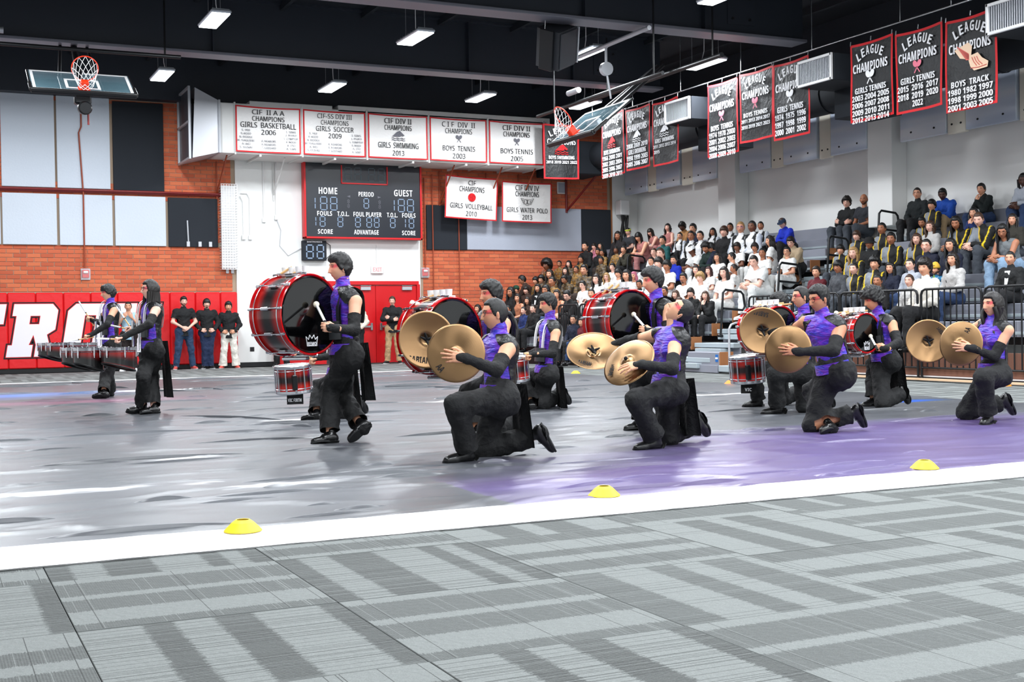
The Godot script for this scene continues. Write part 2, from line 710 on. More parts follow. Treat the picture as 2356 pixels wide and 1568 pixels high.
func build_end_wall() -> void:
	var w := structnode("wall_end")
	part("mortar_bed", boxmesh(Vector3(25.3, 8, 0.3)), mats.mortar, w, Transform3D(Basis(), Vector3(6.5, 4, ZW - 0.166)))
	part("upper_band", boxmesh(Vector3(25.2, 1.3, 0.5), 0.0), mats.beam, w, Transform3D(Basis(), Vector3(6.5, 7.27, ZW + 0.1)))
	part("plaster_bay", boxmesh(Vector3(5.0, 6.62, 0.06), 0.004), mats.white_wall, w, Transform3D(Basis(), Vector3(9.76, 3.31, ZW - 0.0)))
	part("corner_plaster", boxmesh(Vector3(0.9, 6.62, 0.06), 0.004), mats.white_wall, w, Transform3D(Basis(), Vector3(18.71, 3.31, ZW)))
	part("corner_trim", boxmesh(Vector3(0.05, 6.6, 0.05), 0.004), mats.wood_edge, w, Transform3D(Basis(), Vector3(18.245, 3.3, ZW + 0.02)))
	var holes := [Rect2(0.4, 3.05, 6.42, 1.2), Rect2(1.7, 4.5, 3.8, 2.06), Rect2(0, 4.42, 1.6, 2.2), Rect2(12.45, 3.06, 5.82, 1.2), Rect2(-6, 0, 13.2, 1.9)]
	var c := brick_wall(w, [Rect2(1.6, 1.9, 5.66, 1.2)], holes, 300, 0)
	c = brick_wall(w, [Rect2(12.28, 0.0, 5.95, 6.6)], holes, 300, c)
	brick_wall(w, [Rect2(-4.0, 1.9, 5.6, 4.7), Rect2(1.6, 3.05, 5.66, 3.55)], holes, 300, c)
	part("base_trim", boxmesh(Vector3(13.2, 0.1, 0.03), 0.004), mats.rubber, w, Transform3D(Basis(), Vector3(0.66, 0.05, ZW + 0.03)))
	part("base_trim", boxmesh(Vector3(1.0, 0.12, 0.03), 0.004), mats.rubber, w, Transform3D(Basis(), Vector3(7.75, 0.06, ZW + 0.045)))
	# acoustic panels
	tri_bump(mats.panel_light, grain_noise, 0.3, 0.7)
	tri_bump(mats.panel_grey, grain_noise, 0.3, 0.7)
	var L: Material = mats.panel_light
	wall_panel(0.5, 1.71, 4.42, 6.62, L, "pale fabric wall panel at the left edge, upper row")
	wall_panel(1.76, 2.95, 4.42, 6.62, L, "pale fabric wall panel, upper row, widest one left of the hoop")
	wall_panel(3.0, 4.22, 4.42, 6.62, L, "pale fabric wall panel behind the hoop's winch, upper row")
	wall_panel(4.29, 5.50, 4.38, 6.57, mats.panel_black, "tall black wall panel left of the brick strip and duct")
	wall_panel(0.5, 1.72, 3.05, 4.27, L, "pale square wall panel cut by the left edge, lower row")
	wall_panel(1.76, 2.97, 3.05, 4.27, L, "pale square wall panel second from left, lower row")
	wall_panel(3.03, 4.25, 3.05, 4.27, L, "pale square wall panel split by a brown conduit, lower row")
	wall_panel(4.31, 5.52, 3.05, 4.27, L, "pale square wall panel just left of the black square one")
	wall_panel(5.58, 6.80, 3.04, 4.26, mats.panel_black, "black square wall panel with two outlet boxes, by the white cage")
	wall_panel(12.45, 13.64, 3.05, 4.26, mats.panel_black, "black wall panel right of the doors, under the volleyball banner")
	wall_panel(13.65, 17.23, 3.06, 4.27, mats.panel_grey, "wide grey wall panel under the two hanging white banners")
	wall_panel(17.24, 18.22, 3.06, 4.27, mats.panel_black, "black wall panel in the corner above the audience")
	var g := G.new()
	for z in [0.06, 0.10]:
		g.bar(Vector3(-4, 4.34 + (z - 0.06) * 0.8, ZW + z), Vector3(6.9, 4.34 + (z - 0.06) * 0.8, ZW + z), 0.03)
	var rail := part("pipe_rail", g.mesh(), mats.rail_brown, self)
	tag(rail, "double brown pipe running along the brick wall between panel rows", "pipe")
	pipe("conduit", [Vector3(3.56, 6.5, ZW + 0.08), Vector3(3.56, 5.9, ZW + 0.08), Vector3(3.50, 5.75, ZW + 0.08), Vector3(3.58, 4.3, ZW + 0.08), Vector3(3.58, 2.5, ZW + 0.07)], 0.018, mats.conduit, "thin brown conduit dropping to the left fire alarm", "conduit")
	pipe("conduit", [Vector3(12.40, 5.0, ZW + 0.04), Vector3(12.40, 2.55, ZW + 0.04)], 0.018, mats.conduit, "thin brown conduit dropping to the fire alarm by the doors", "conduit")
	pipe("conduit", [Vector3(12.62, 5.1, ZW + 0.08), Vector3(12.62, 0.6, ZW + 0.08)], 0.016, mats.conduit, "brown conduit crossing the black panel's left side", "conduit")
	pipe("conduit", [Vector3(13.39, 5.1, ZW + 0.08), Vector3(13.39, 0.6, ZW + 0.08)], 0.016, mats.conduit, "brown conduit crossing the black panel's right side", "conduit")
	pipe("conduit", [Vector3(6.06, 3.12, ZW + 0.07), Vector3(6.04, 3.7, ZW + 0.07)], 0.02, mats.galv, "short grey conduit standing on the black square panel", "conduit")
	for b in [[6.05, 3.11, "grey outlet box below the short conduit on the black panel"], [6.34, 3.11, "grey outlet box in the middle of the black panel's foot"], [6.6, 3.11, "grey outlet box at the right of the black panel's foot"]]:
		var o := part("outlet_box", boxmesh(Vector3(0.08, 0.13, 0.05), 0.006), mats.galv, self, Transform3D(Basis(), Vector3(b[0], b[1], ZW + 0.08)))
		tag(o, b[2], "outlet box")
	for b in [[7.03, 2.45, "left switch plate on the brick beside the white bay"], [7.16, 2.45, "right switch plate on the brick beside the white bay"]]:
		var o := part("switch_plate", boxmesh(Vector3(0.075, 0.13, 0.02), 0.004), mats.galv, self, Transform3D(Basis(), Vector3(b[0], b[1], ZW + 0.012)))
		tag(o, b[2], "switch plate")
	# fire alarms
	for f in [[3.6, 2.36, "red fire alarm under a clear cover on the left brick wall"], [12.39, 2.43, "red fire alarm on the brick strip right of the red doors"]]:
		var o := thing("fire_alarm", f[2], "fire alarm", Vector3(f[0], f[1], ZW))
		var h := G.new()
		h.box(Vector3(0, 0, 0.04), Vector3(0.16, 0.2, 0.07), 0.015)
		part("body", h.mesh(), mats.frame_red, o)
		part("strobe", boxmesh(Vector3(0.11, 0.06, 0.05), 0.015, Vector3(0, 0.04, 0.09)), mats.white_plastic, o)
		var cv := mat("clear_cover", Color(1, 1, 1, 0.12), 0.05)
		cv.transparency = BaseMaterial3D.TRANSPARENCY_ALPHA
		var k := G.new()
		k.box(Vector3(0, -0.01, 0.075), Vector3(0.21, 0.27, 0.148), 0.02)
		part("cover", k.mesh(), cv, o)
		part("backplate", boxmesh(Vector3(0.22, 0.28, 0.02), 0.006, Vector3(0, -0.01, 0.01)), mats.galv, o)
	# white wire guard over a speaker, at the corner of the bay
	var o := thing("wire_guard", "tall white perforated cage on the brick beside the scoreboard bay", "cage", Vector3(7.06, 3.55, ZW))
	part("backing", boxmesh(Vector3(0.36, 2.1, 0.14), 0.01, Vector3(0, 0, 0.08)), mats.white_plastic, o)
	for k in 7:
		part("upright_wire", boxmesh(Vector3(0.012, 2.14, 0.012), 0.0, Vector3(-0.2 + k * 0.0667, 0, 0.24)), mats.white_paint, o)
	for k in 33:
		part("cross_wire", boxmesh(Vector3(0.42, 0.012, 0.012), 0.0, Vector3(0, -1.07 + k * 0.0669, 0.245)), mats.white_paint, o)
	for s in [-0.205, 0.205]:
		var q := G.new()
		for k in 33:
			q.box(Vector3(s, -1.07 + k * 0.0669, 0.12), Vector3(0.01, 0.01, 0.24))
		part("side_wires", q.mesh(), mats.white_paint, o)
	# vent grille and exit sign
	o = thing("vent_grille", "small white framed vent on the brick right of the water polo banner", "vent", Vector3(16.63, 4.86, ZW))
	part("frame", boxmesh(Vector3(0.3, 0.34, 0.03), 0.008, Vector3(0, 0, 0.015)), mats.white_plastic, o)
	part("louvre", boxmesh(Vector3(0.24, 0.28, 0.02), 0.0, Vector3(0, 0, 0.025)), mats.panel_grey, o)
	o = thing("exit_sign", "white exit sign with red letters above the red doors", "sign", Vector3(11.01, 2.5, ZW + 0.03))
	part("case", boxmesh(Vector3(0.34, 0.22, 0.06), 0.01, Vector3(0, 0, 0.03)), mats.white_plastic, o)
	put_text("EXIT", 0.24, 0.11, mat("exit_red", Color(0.95, 0.62, 0.62), 0.6), o, Transform3D(Basis(), Vector3(0, 0, 0.062)))
	part("stem", boxmesh(Vector3(0.02, 0.55, 0.02), 0.0, Vector3(0, 0.38, 0.02)), mats.white_plastic, o)
	# red padding
	var x := -5.05
	var k := 0
	while x < 7.1:
		var x1 := x + 0.61 * 1.025
		if x1 > 7.0:
			x1 = 7.255
		var p := G.new()
		p.box(Vector3((x + x1) / 2, 1.01, ZW + 0.035), Vector3(x1 - x - 0.006, 1.80, 0.07), 0.022)
		var q := part("wall_pad", p.mesh(), mats.pad_red, self)
		var lab := "red wall pad, number %d counted from the white bay" % 0
		q.set_meta("x0", x)
		tag(q, lab, "wall pad", "red pads along the end wall")
		x = x1
		k += 1
	tri_bump(mats.pad_red, cloth_noise, 0.25, 0.5)
	var pads := []
	for ch in get_children():
		if ch.has_meta("x0"):
			pads.append(ch)
	var ords := ["first", "second", "third", "fourth", "fifth", "sixth", "seventh", "eighth", "ninth", "tenth", "eleventh", "twelfth", "thirteenth", "fourteenth", "fifteenth", "sixteenth", "seventeenth", "eighteenth", "nineteenth", "twentieth"]
	for j in pads.size():
		pads[pads.size() - 1 - j].set_meta("label", "red vinyl wall pad, %s one left of the white bay" % ords[j])
	pad_letters()
	# double doors
	var df := structnode("door_1")
	part("door_frame", boxmesh(Vector3(3.95, 0.1, 0.12), 0.006, Vector3(10.2, 2.14, ZW + 0.06)), mats.frame_red, df)
	for px in [8.24, 9.74, 12.16]:
		part("door_frame", boxmesh(Vector3(0.09, 2.1, 0.12), 0.006, Vector3(px, 1.05, ZW + 0.06)), mats.frame_red, df)
	for e in [[8.29, 9.69], [9.79, 10.945], [10.955, 12.11]]:
		var cx: float = (e[0] + e[1]) / 2.0
		var leaf := part("door_leaf", boxmesh(Vector3(e[1] - e[0], 2.06, 0.05), 0.006, Vector3(cx, 1.045, ZW + 0.055)), mats.door_red, df)
		var b := G.new()
		b.box(Vector3(cx, 0.98, ZW + 0.13), Vector3((e[1] - e[0]) * 0.72, 0.055, 0.035), 0.01)
		part("push_bar", b.mesh(), mats.steel, leaf)
		for s in [-1, 1]:
			part("bar_bracket", boxmesh(Vector3(0.06, 0.2, 0.06), 0.012, Vector3(cx + s * (e[1] - e[0]) * 0.39, 0.98, ZW + 0.11)), mats.steel, leaf)
		part("door_closer", boxmesh(Vector3(0.28, 0.09, 0.06), 0.01, Vector3(e[1] - 0.28, 1.99, ZW + 0.11)), mats.galv, leaf)
		part("closer_arm", boxmesh(Vector3(0.3, 0.02, 0.03), 0.004, Vector3(e[1] - 0.28, 2.06, ZW + 0.13)), mats.steel, leaf)
	# sockets low on the white bay
	for s in [[7.62, 0.45, "black power socket low on the white wall, left one"], [8.02, 0.45, "black power socket low on the white wall behind the big bass drum"]]:
		var q := thing("power_socket", s[2], "socket", Vector3(s[0], s[1], ZW + 0.03))
		part("plate", boxmesh(Vector3(0.11, 0.11, 0.012), 0.003, Vector3(0, 0, 0.006)), mats.black_metal, q)
		for d in [-0.02, 0.02]:
			part("outlet", boxmesh(Vector3(0.03, 0.06, 0.01), 0.002, Vector3(d, 0, 0.012)), mats.rubber, q)
	# conduits around the scoreboard
	var zz := ZW + 0.06
	pipe("conduit", [Vector3(8.3, 3.9, zz), Vector3(8.3, 5.2, zz), Vector3(8.42, 5.38, zz), Vector3(9.9, 5.38, zz)], 0.014, mats.white_plastic, "white conduit curving over the scoreboard's left corner", "conduit")
	pipe("conduit", [Vector3(7.45, 3.35, zz), Vector3(7.45, 4.2, zz), Vector3(7.38, 4.35, zz)], 0.014, mats.white_plastic, "left of two short white conduits beside the cage", "conduit")
	pipe("conduit", [Vector3(7.62, 3.35, zz), Vector3(7.62, 4.3, zz), Vector3(7.55, 4.42, zz), Vector3(7.4, 4.42, zz)], 0.014, mats.white_plastic, "right of two short white conduits beside the cage", "conduit")
	pipe("conduit", [Vector3(7.98, 3.8, zz), Vector3(7.98, 5.6, zz)], 0.018, mats.white_plastic, "straight white conduit dropping from the duct to a box", "conduit")
	for q in [[7.45, 3.3], [7.62, 3.3], [7.98, 3.75], [8.3, 3.82]]:
		var bx := part("junction_box", boxmesh(Vector3(0.09, 0.12, 0.06), 0.008), mats.white_plastic, self, Transform3D(Basis(), Vector3(q[0], q[1], zz)))
		tag(bx, "white junction box at the foot of the conduit, %s" % {7.45: "nearest the cage", 7.62: "second from the cage", 7.98: "third from the cage", 8.3: "beside the scoreboard"}[q[0]], "junction box")

func outline_letter(poly: PackedVector2Array, holes: Array, at: Vector3, name_: String, label: String) -> void:
	# three flat layers, black rim, red line, white face, each a little proud of the one below
	var o := thing(name_, label, "letter", at, 0.0, "giant letters on the red pads")
	var lay := [[0.075, "rim", mats.letter_black, 0.004], [0.045, "inline", mats.red_print, 0.006], [0.03, "face", mat("letter_face", Color(0.92, 0.90, 0.93), 0.6), 0.008]]
	for l in lay:
		var g := G.new()
		var outs := Geometry2D.offset_polygon(poly, l[0] - 0.03, Geometry2D.JOIN_MITER)
		for op in outs:
			var shape: PackedVector2Array = op
			var cut := []
			for h in holes:
				for hp in Geometry2D.offset_polygon(h, -(l[0] - 0.03), Geometry2D.JOIN_MITER):
					cut.append(hp)
			if cut.is_empty():
				g.prism(shape, 0.004, Transform3D(Basis(), Vector3(0, 0, l[3])))
				continue
			# split the outline through each hole so that no polygon has an inside
			for hp in cut:
				var mid := Vector2.ZERO
				for p in hp:
					mid += p / hp.size()
				for side in 2:
					var big := PackedVector2Array([Vector2(-5, mid.y), Vector2(5, mid.y), Vector2(5, 9), Vector2(-5, 9)]) if side == 0 else PackedVector2Array([Vector2(-5, -9), Vector2(5, -9), Vector2(5, mid.y), Vector2(-5, mid.y)])
					for piece in Geometry2D.intersect_polygons(shape, big):
						for res in Geometry2D.clip_polygons(piece, hp):
							if not Geometry2D.is_polygon_clockwise(res):
								g.prism(res, 0.004, Transform3D(Basis(), Vector3(0, 0, l[3])))
		part(l[1], g.mesh(), l[2], o)

func slant(pts: Array) -> PackedVector2Array:
	var p := PackedVector2Array()
	for q in pts:
		p.append(Vector2(q[0] + 0.17 * q[1], q[1]))
	return p

func pad_letters() -> void:
	var z := ZW + 0.074
	# letters stand 1.27 m tall from 0.36 to 1.63
	var h := 1.25
	outline_letter(slant([[0, 0], [0.55, 0], [0.55, 0.28], [0.46, 0.28], [0.53, 0.52], [0.62, 0.28], [0.62, 0], [1.0, 0], [1.0, 0.28], [0.92, 0.28], [0.83, 0.52], [1.0, 0.64], [1.0, 1.1], [0.86, h], [0.0, h], [0.0, 0.97], [0.09, 0.97], [0.09, 0.28], [0, 0.28]]), [slant([[0.40, 0.77], [0.62, 0.77], [0.62, 0.97], [0.40, 0.97]])], Vector3(1.77, 0.39, z), "pad_letter", "giant white slanted letter R on the red pads")
	outline_letter(slant([[0.16, 0], [0.9, 0], [1.06, 0.16], [1.06, 1.08], [0.9, h], [0.16, h], [0.0, 1.08], [0.0, 0.16]]), [slant([[0.40, 0.27], [0.66, 0.27], [0.66, 0.97], [0.40, 0.97]])], Vector3(3.0, 0.39, z), "pad_letter", "giant white slanted letter O behind the tenor drums")
	outline_letter(slant([[0.22, 0], [0.78, 0], [0.78, 0.28], [0.68, 0.28], [0.68, 0.95], [0.8, 0.95], [0.8, 0.78], [1.06, 0.78], [1.06, h], [-0.06, h], [-0.06, 0.78], [0.2, 0.78], [0.2, 0.95], [0.32, 0.95], [0.32, 0.28], [0.22, 0.28]]), [], Vector3(0.54, 0.39, z), "pad_letter", "giant white slanted letter T cut off at the left edge")
	outline_letter(slant([[0.22, 0], [0.78, 0], [0.78, 0.28], [0.67, 0.28], [0.67, 0.5], [0.95, 0.97], [1.05, 0.97], [1.05, h], [0.6, h], [0.6, 0.97], [0.65, 0.97], [0.52, 0.76], [0.4, 0.97], [0.46, 0.97], [0.46, h], [-0.02, h], [-0.02, 0.97], [0.06, 0.97], [0.34, 0.5], [0.34, 0.28], [0.22, 0.28]]), [], Vector3(4.12, 0.39, z), "pad_letter", "giant white slanted letter hidden behind the long-haired tenor drummer")

# ---------------------------------------------------------------- wall behind the bleachers

func build_side_wall() -> void:
	var w := structnode("wall_right")
	part("plaster", boxmesh(Vector3(0.3, 8, 38.5)), mats.white_wall, w, Transform3D(Basis(), Vector3(XW + 0.15, 4, -12.75)))
	for z in [-26.55, -20.9, -15.3, -9.7, -4.1]:
		struct("trim_%d" % int(20.0 - z), boxmesh(Vector3(0.42, 4.72, 0.75), 0.01), mats.white_wall, Transform3D(Basis(), Vector3(XW - 0.21, 5.34, z)))
	struct("trim_16", boxmesh(Vector3(0.5, 1.2, 38.0), 0.0), mats.beam, Transform3D(Basis(), Vector3(XW - 0.25, 7.1, -12.7)))
	var blue := mat("reflector_blue", Color(0.66, 0.71, 0.79), 0.42, 0.12)
	var rn := noise_tex(0.004, 512, 2, ramp([[0.0, Color(0.70, 0.75, 0.83)], [0.5, Color(0.80, 0.84, 0.90)], [1.0, Color(0.90, 0.91, 0.93)]]), FastNoiseLite.TYPE_SIMPLEX_SMOOTH, FastNoiseLite.FRACTAL_FBM, 21)
	blue.albedo_color = Color.WHITE
	blue.albedo_texture = rn
	blue.uv1_triplanar = true
	blue.uv1_world_triplanar = true
	blue.uv1_scale = Vector3(0.12, 1.1, 0.12)
	var cream := mat("reflector_cream", Color(0.90, 0.88, 0.82), 0.5)
	var groups := [[[-31.6, -30.36, 1], [-30.34, -29.9, 0], [-29.88, -28.68, 1], [-28.6, -28.07, 0], [-28.05, -26.95, 1]], [[-25.94, -24.68, 1], [-24.66, -24.2, 0], [-24.18, -22.95, 1], [-22.87, -22.48, 0], [-22.46, -21.28, 1]], [[-20.24, -18.94, 1], [-18.92, -18.44, 0], [-18.42, -17.16, 1], [-17.1, -16.6, 0], [-16.58, -15.7, 1]], [[-14.9, -13.6, 1], [-13.58, -13.1, 0], [-13.08, -11.8, 1]]]
	var places := ["corner bay", "middle bay", "right bay", "bay beyond the right edge"]
	var kinds := ["first", "second", "third", "fourth", "fifth"]
	var gi := 0
	for gr in groups:
		var k := 0
		for p in gr:
			var g := G.new()
			var drop: float = 0.03 if p[2] == 0 else 0.0
			g.box(Vector3(0.0, 5.85 - drop, (p[0] + p[1]) / 2.0), Vector3(0.1, 2.3, p[1] - p[0]), 0.012)
			var o := thing("reflector_panel", "%s wall panel in the %s, %s from its far end" % ["bluish metal" if p[2] == 1 else "narrow cream", places[gi], kinds[k]], "wall panel", Vector3(18.72 + (0.02 if p[2] == 0 else 0.0), 0, 0), 0.0, "reflector panels on the right wall")
			part("face", g.mesh(), blue if p[2] == 1 else cream, o)
			for e in 2:
				var f: float = p[0] + (0.25 + 0.5 * e) * (p[1] - p[0])
				part("bracket", boxmesh(Vector3(0.26, 0.06, 0.05), 0.0, Vector3(0.17, 5.2, f)), mats.galv, o)
				var s := G.new()
				s.ball(Vector3(-0.052, 4.86, f), Vector3(0.01, 0.022, 0.03), 8)
				part("fixing", s.mesh(), mats.letter_black, o)
			k += 1
		gi += 1
	# rolled-up net and box in the corner
	var o := thing("junction_box", "white box high in the corner above a black cable bundle", "junction box", Vector3(18.5, 4.32, -31.45))
	part("case", boxmesh(Vector3(0.3, 0.42, 0.3), 0.015), mats.white_plastic, o)
	o = thing("cable_bundle", "black cable bundle hanging in the corner below the white box", "cable", Vector3(18.55, 3.1, -31.45))
	var g2 := G.new()
	for k in 5:
		var pts := []
		for t in 9:
			pts.append(Vector3(sin(t * 1.3 + k * 2.0) * 0.04 + (k - 2) * 0.045, 1.0 - t * 0.25, cos(t * 0.9 + k) * 0.03))
		g2.tube(pts, 0.035, 6)
	part("cables", g2.mesh(), mats.black_satin, o)

# ---------------------------------------------------------------- things under the ceiling

func build_ceiling_things() -> void:
	# plenum duct that carries the white banners
	var o := thing("air_duct", "big white sheet metal duct boxed along the end wall", "duct", Vector3(0, 0, 0))
	part("trunk", boxmesh(Vector3(8.9, 1.22, 1.3), 0.01, Vector3(11.05, 5.86, -31.0)), mats.duct_white, o)
	part("upper_lip", boxmesh(Vector3(2.1, 0.1, 0.5), 0.01, Vector3(8.4, 6.5, -30.6)), mats.duct_white, o)
	part("upper_lip", boxmesh(Vector3(6.0, 0.16, 0.5), 0.01, Vector3(12.6, 6.5, -30.6)), mats.duct_white, o)
	for x in [6.98, 8.66, 10.35, 12.04, 13.73, 15.4]:
		part("seam_flange", boxmesh(Vector3(0.04, 1.27, 1.36), 0.004, Vector3(x, 5.86, -31.0)), mats.duct_white, o)
	var f := G.new()
	# flared mouth on the left
	var a := [Vector3(6.6, 6.5, -30.32), Vector3(6.6, 5.26, -30.32), Vector3(6.6, 5.26, -31.6), Vector3(6.6, 6.5, -31.6)]
	var b := [Vector3(6.0, 6.76, -30.2), Vector3(5.92, 5.08, -30.2), Vector3(5.92, 5.08, -31.62), Vector3(6.0, 6.76, -31.62)]
	for k in 4:
		var k2 := (k + 1) % 4
		f.face([a[k], a[k2], b[k2], b[k]], (a[k] + a[k2]) / 2 - Vector3(6.6, 5.9, -30.9))
	part("flared_mouth", f.mesh(), mats.galv, o)
	part("flange", boxmesh(Vector3(0.05, 1.28, 1.36), 0.004, Vector3(6.6, 5.88, -30.96)), mats.galv, o)
	var m := G.new()
	m.box(Vector3(5.86, 5.92, -30.2), Vector3(0.05, 1.7, 0.05))
	m.box(Vector3(5.86, 5.92, -31.6), Vector3(0.05, 1.7, 0.05))
	for y in [5.08, 5.95, 6.76]:
		m.box(Vector3(5.86, y, -30.9), Vector3(0.05, 0.05, 1.45))
	part("mouth_frame", m.mesh(), mats.galv, o)
	part("mouth_screen", boxmesh(Vector3(0.02, 1.66, 1.38), 0.0, Vector3(5.9, 5.92, -30.9)), mats.mesh_dark, o)
	for x in [7.6, 9.5, 11.6, 13.1, 14.6]:
		part("hanger_strut", boxmesh(Vector3(0.05, 0.05, 1.3), 0.0, Vector3(x, 5.22, -31.0)), mats.duct_white, o)
	for x in [6.85, 8.3, 12.9, 14.3, 15.3]:
		var s := G.new()
		s.bar(Vector3(x, 5.24, -30.7), Vector3(x - 0.06, 4.3 if x > 12.0 else 4.4, ZW + 0.06), 0.022, 6)
		s.bar(Vector3(x - 0.06, 5.2, ZW + 0.06), Vector3(x - 0.06, 4.25, ZW + 0.06), 0.018, 6)
		part("wall_brace", s.mesh(), mats.conduit if x > 12.0 or x < 7.0 else mats.duct_white, o)
	# dark duct and bracket in the corner
	o = thing("air_duct", "black round duct running along the right wall behind the banners", "duct", Vector3(0, 0, 0))
	var d := G.new()
	d.tube([Vector3(17.1, 5.62, -31.5), Vector3(17.1, 5.62, -4.0)], 0.36, 20)
	part("trunk", d.mesh(), mats.panel_black, o)
	for k in 18:
		var r := G.new()
		r.lathe([Vector2(0.365, -0.02), Vector2(0.38, -0.02), Vector2(0.38, 0.02), Vector2(0.365, 0.02)], 20, fr(Vector3(17.1, 5.62, -31.0 + k * 1.5), Vector3.BACK))
		part("seam", r.mesh(), mats.panel_black, o)
	o = thing("air_duct", "black duct end box in the corner over the end wall brick", "duct", Vector3(0, 0, 0))
	part("box", boxmesh(Vector3(1.5, 0.9, 1.3), 0.02, Vector3(16.5, 5.55, -30.9)), mats.panel_black, o)
	var cb := G.new()
	cb.bar(Vector3(17.2, 5.15, -30.6), Vector3(16.75, 4.2, ZW + 0.06), 0.03, 6)
	cb.bar(Vector3(16.75, 5.15, ZW + 0.06), Vector3(16.75, 4.15, ZW + 0.06), 0.035, 6)
	part("bracket", cb.mesh(), mats.rail_brown, o)
	# diffusers: white framed grilles in black boxes
	var gl := ["white framed grille in a black box over the far swimming banners", "white framed grille in a black box between the two tennis banner groups", "white framed grille cut by the right edge beside the track banner"]
	var k := 0
	for z in [-23.72, -18.97, -14.22]:
		o = thing("air_grille", gl[k], "grille", Vector3(15.4, 5.72, z), 0.0, "air grilles along the right duct")
		part("box", boxmesh(Vector3(1.5, 0.5, 1.04), 0.01, Vector3(0.8, 0, 0)), mats.panel_black, o)
		part("lower_box", boxmesh(Vector3(0.9, 0.62, 0.9), 0.01, Vector3(1.3, -0.5, 0)), mats.panel_black, o)
		var fg := G.new()
		for s in [-1.0, 1.0]:
			fg.box(Vector3(0.0, s * 0.225, 0), Vector3(0.05, 0.05, 1.02), 0.006)
			fg.box(Vector3(0.0, 0, s * 0.49), Vector3(0.05, 0.5, 0.05), 0.006)
		part("frame", fg.mesh(), mats.white_plastic, o)
		part("filter", boxmesh(Vector3(0.02, 0.42, 0.94), 0.0, Vector3(0.035, 0, 0)), mats.mesh_dark, o)
		for j in 21:
			part("louvre", boxmesh(Vector3(0.03, 0.41, 0.012), 0.0, Vector3(0.02, 0, -0.455 + j * 0.0455)), mats.galv, o)
		k += 1
	# rods that carry the banners
	var rod := G.new()
	rod.bar(Vector3(15.62, 6.2, -31.0), Vector3(15.62, 6.2, -8.0), 0.016, 8)
	var ro := part("banner_rod", rod.mesh(), mats.steel, self)
	tag(ro, "long steel rod carrying the black league banners", "rod")
	for z in [-28.0, -26.0, -23.9, -21.6, -19.3, -16.9, -15.7, -14.6]:
		var h := G.new()
		h.bar(Vector3(15.62, 6.2, z), Vector3(15.62, 7.65, z), 0.01, 6)
		part("hanger", h.mesh(), mats.steel, ro)
	# hanging loudspeaker
	o = thing("loudspeaker", "black wedge loudspeaker hanging under the long beam", "loudspeaker", Vector3(10.7, 6.1, -20.45))
	o.rotation = Vector3(0.35, 0.55, 0.42)
	var sp := G.new()
	sp.prism(PackedVector2Array([Vector2(-0.26, 0.36), Vector2(0.26, 0.36), Vector2(0.34, 0.3), Vector2(0.34, -0.3), Vector2(0.26, -0.36), Vector2(-0.26, -0.36)]), 0.5, Transform3D(Basis(), Vector3(0, 0, 0.2)))
	part("cabinet", sp.mesh(), mat("speaker_box", Color(0.13, 0.14, 0.16), 0.55), o)
	part("grille", boxmesh(Vector3(0.5, 0.66, 0.03), 0.01, Vector3(0.02, 0, 0.215)), mat("speaker_grille", Color(0.2, 0.21, 0.23), 0.5, 0.3), o)
	part("edge_trim", boxmesh(Vector3(0.03, 0.68, 0.05), 0.006, Vector3(0.345, 0, 0.2)), mats.galv, o)
	part("yoke", boxmesh(Vector3(0.05, 0.76, 0.3), 0.01, Vector3(-0.3, 0, -0.05)), mats.black_metal, o)
	for s in [-0.3, 0.3]:
		var c := G.new()
		c.bar(Vector3(s, 0.3, -0.1), Vector3(s + 0.15, 0.75, -0.2), 0.008, 5)
		part("cable", c.mesh(), mats.steel, o)
	hoop(Vector3(2.76, 5.34, -23.85), 0.0, "left")
	hoop(Vector3(11.36, 4.575, -21.24), -PI / 2, "right")
	corner_brace()

func corner_brace() -> void:
	var o := thing("truss", "black steel truss bracing in the far upper corner", "truss", Vector3(0, 0, 0))
	for x in [13.2, 15.0]:
		var g := G.new()
		g.bar(Vector3(x, 5.4, ZW + 0.7), Vector3(x, 6.7, ZW + 0.7), 0.05, 6)
		g.bar(Vector3(x, 6.6, ZW + 0.7), Vector3(x - 0.8, 5.9, ZW + 0.7), 0.04, 6)
		g.bar(Vector3(x, 6.6, ZW + 0.7), Vector3(x + 0.8, 5.9, ZW + 0.7), 0.04, 6)
		part("strut", g.mesh(), mats.black_metal, o)

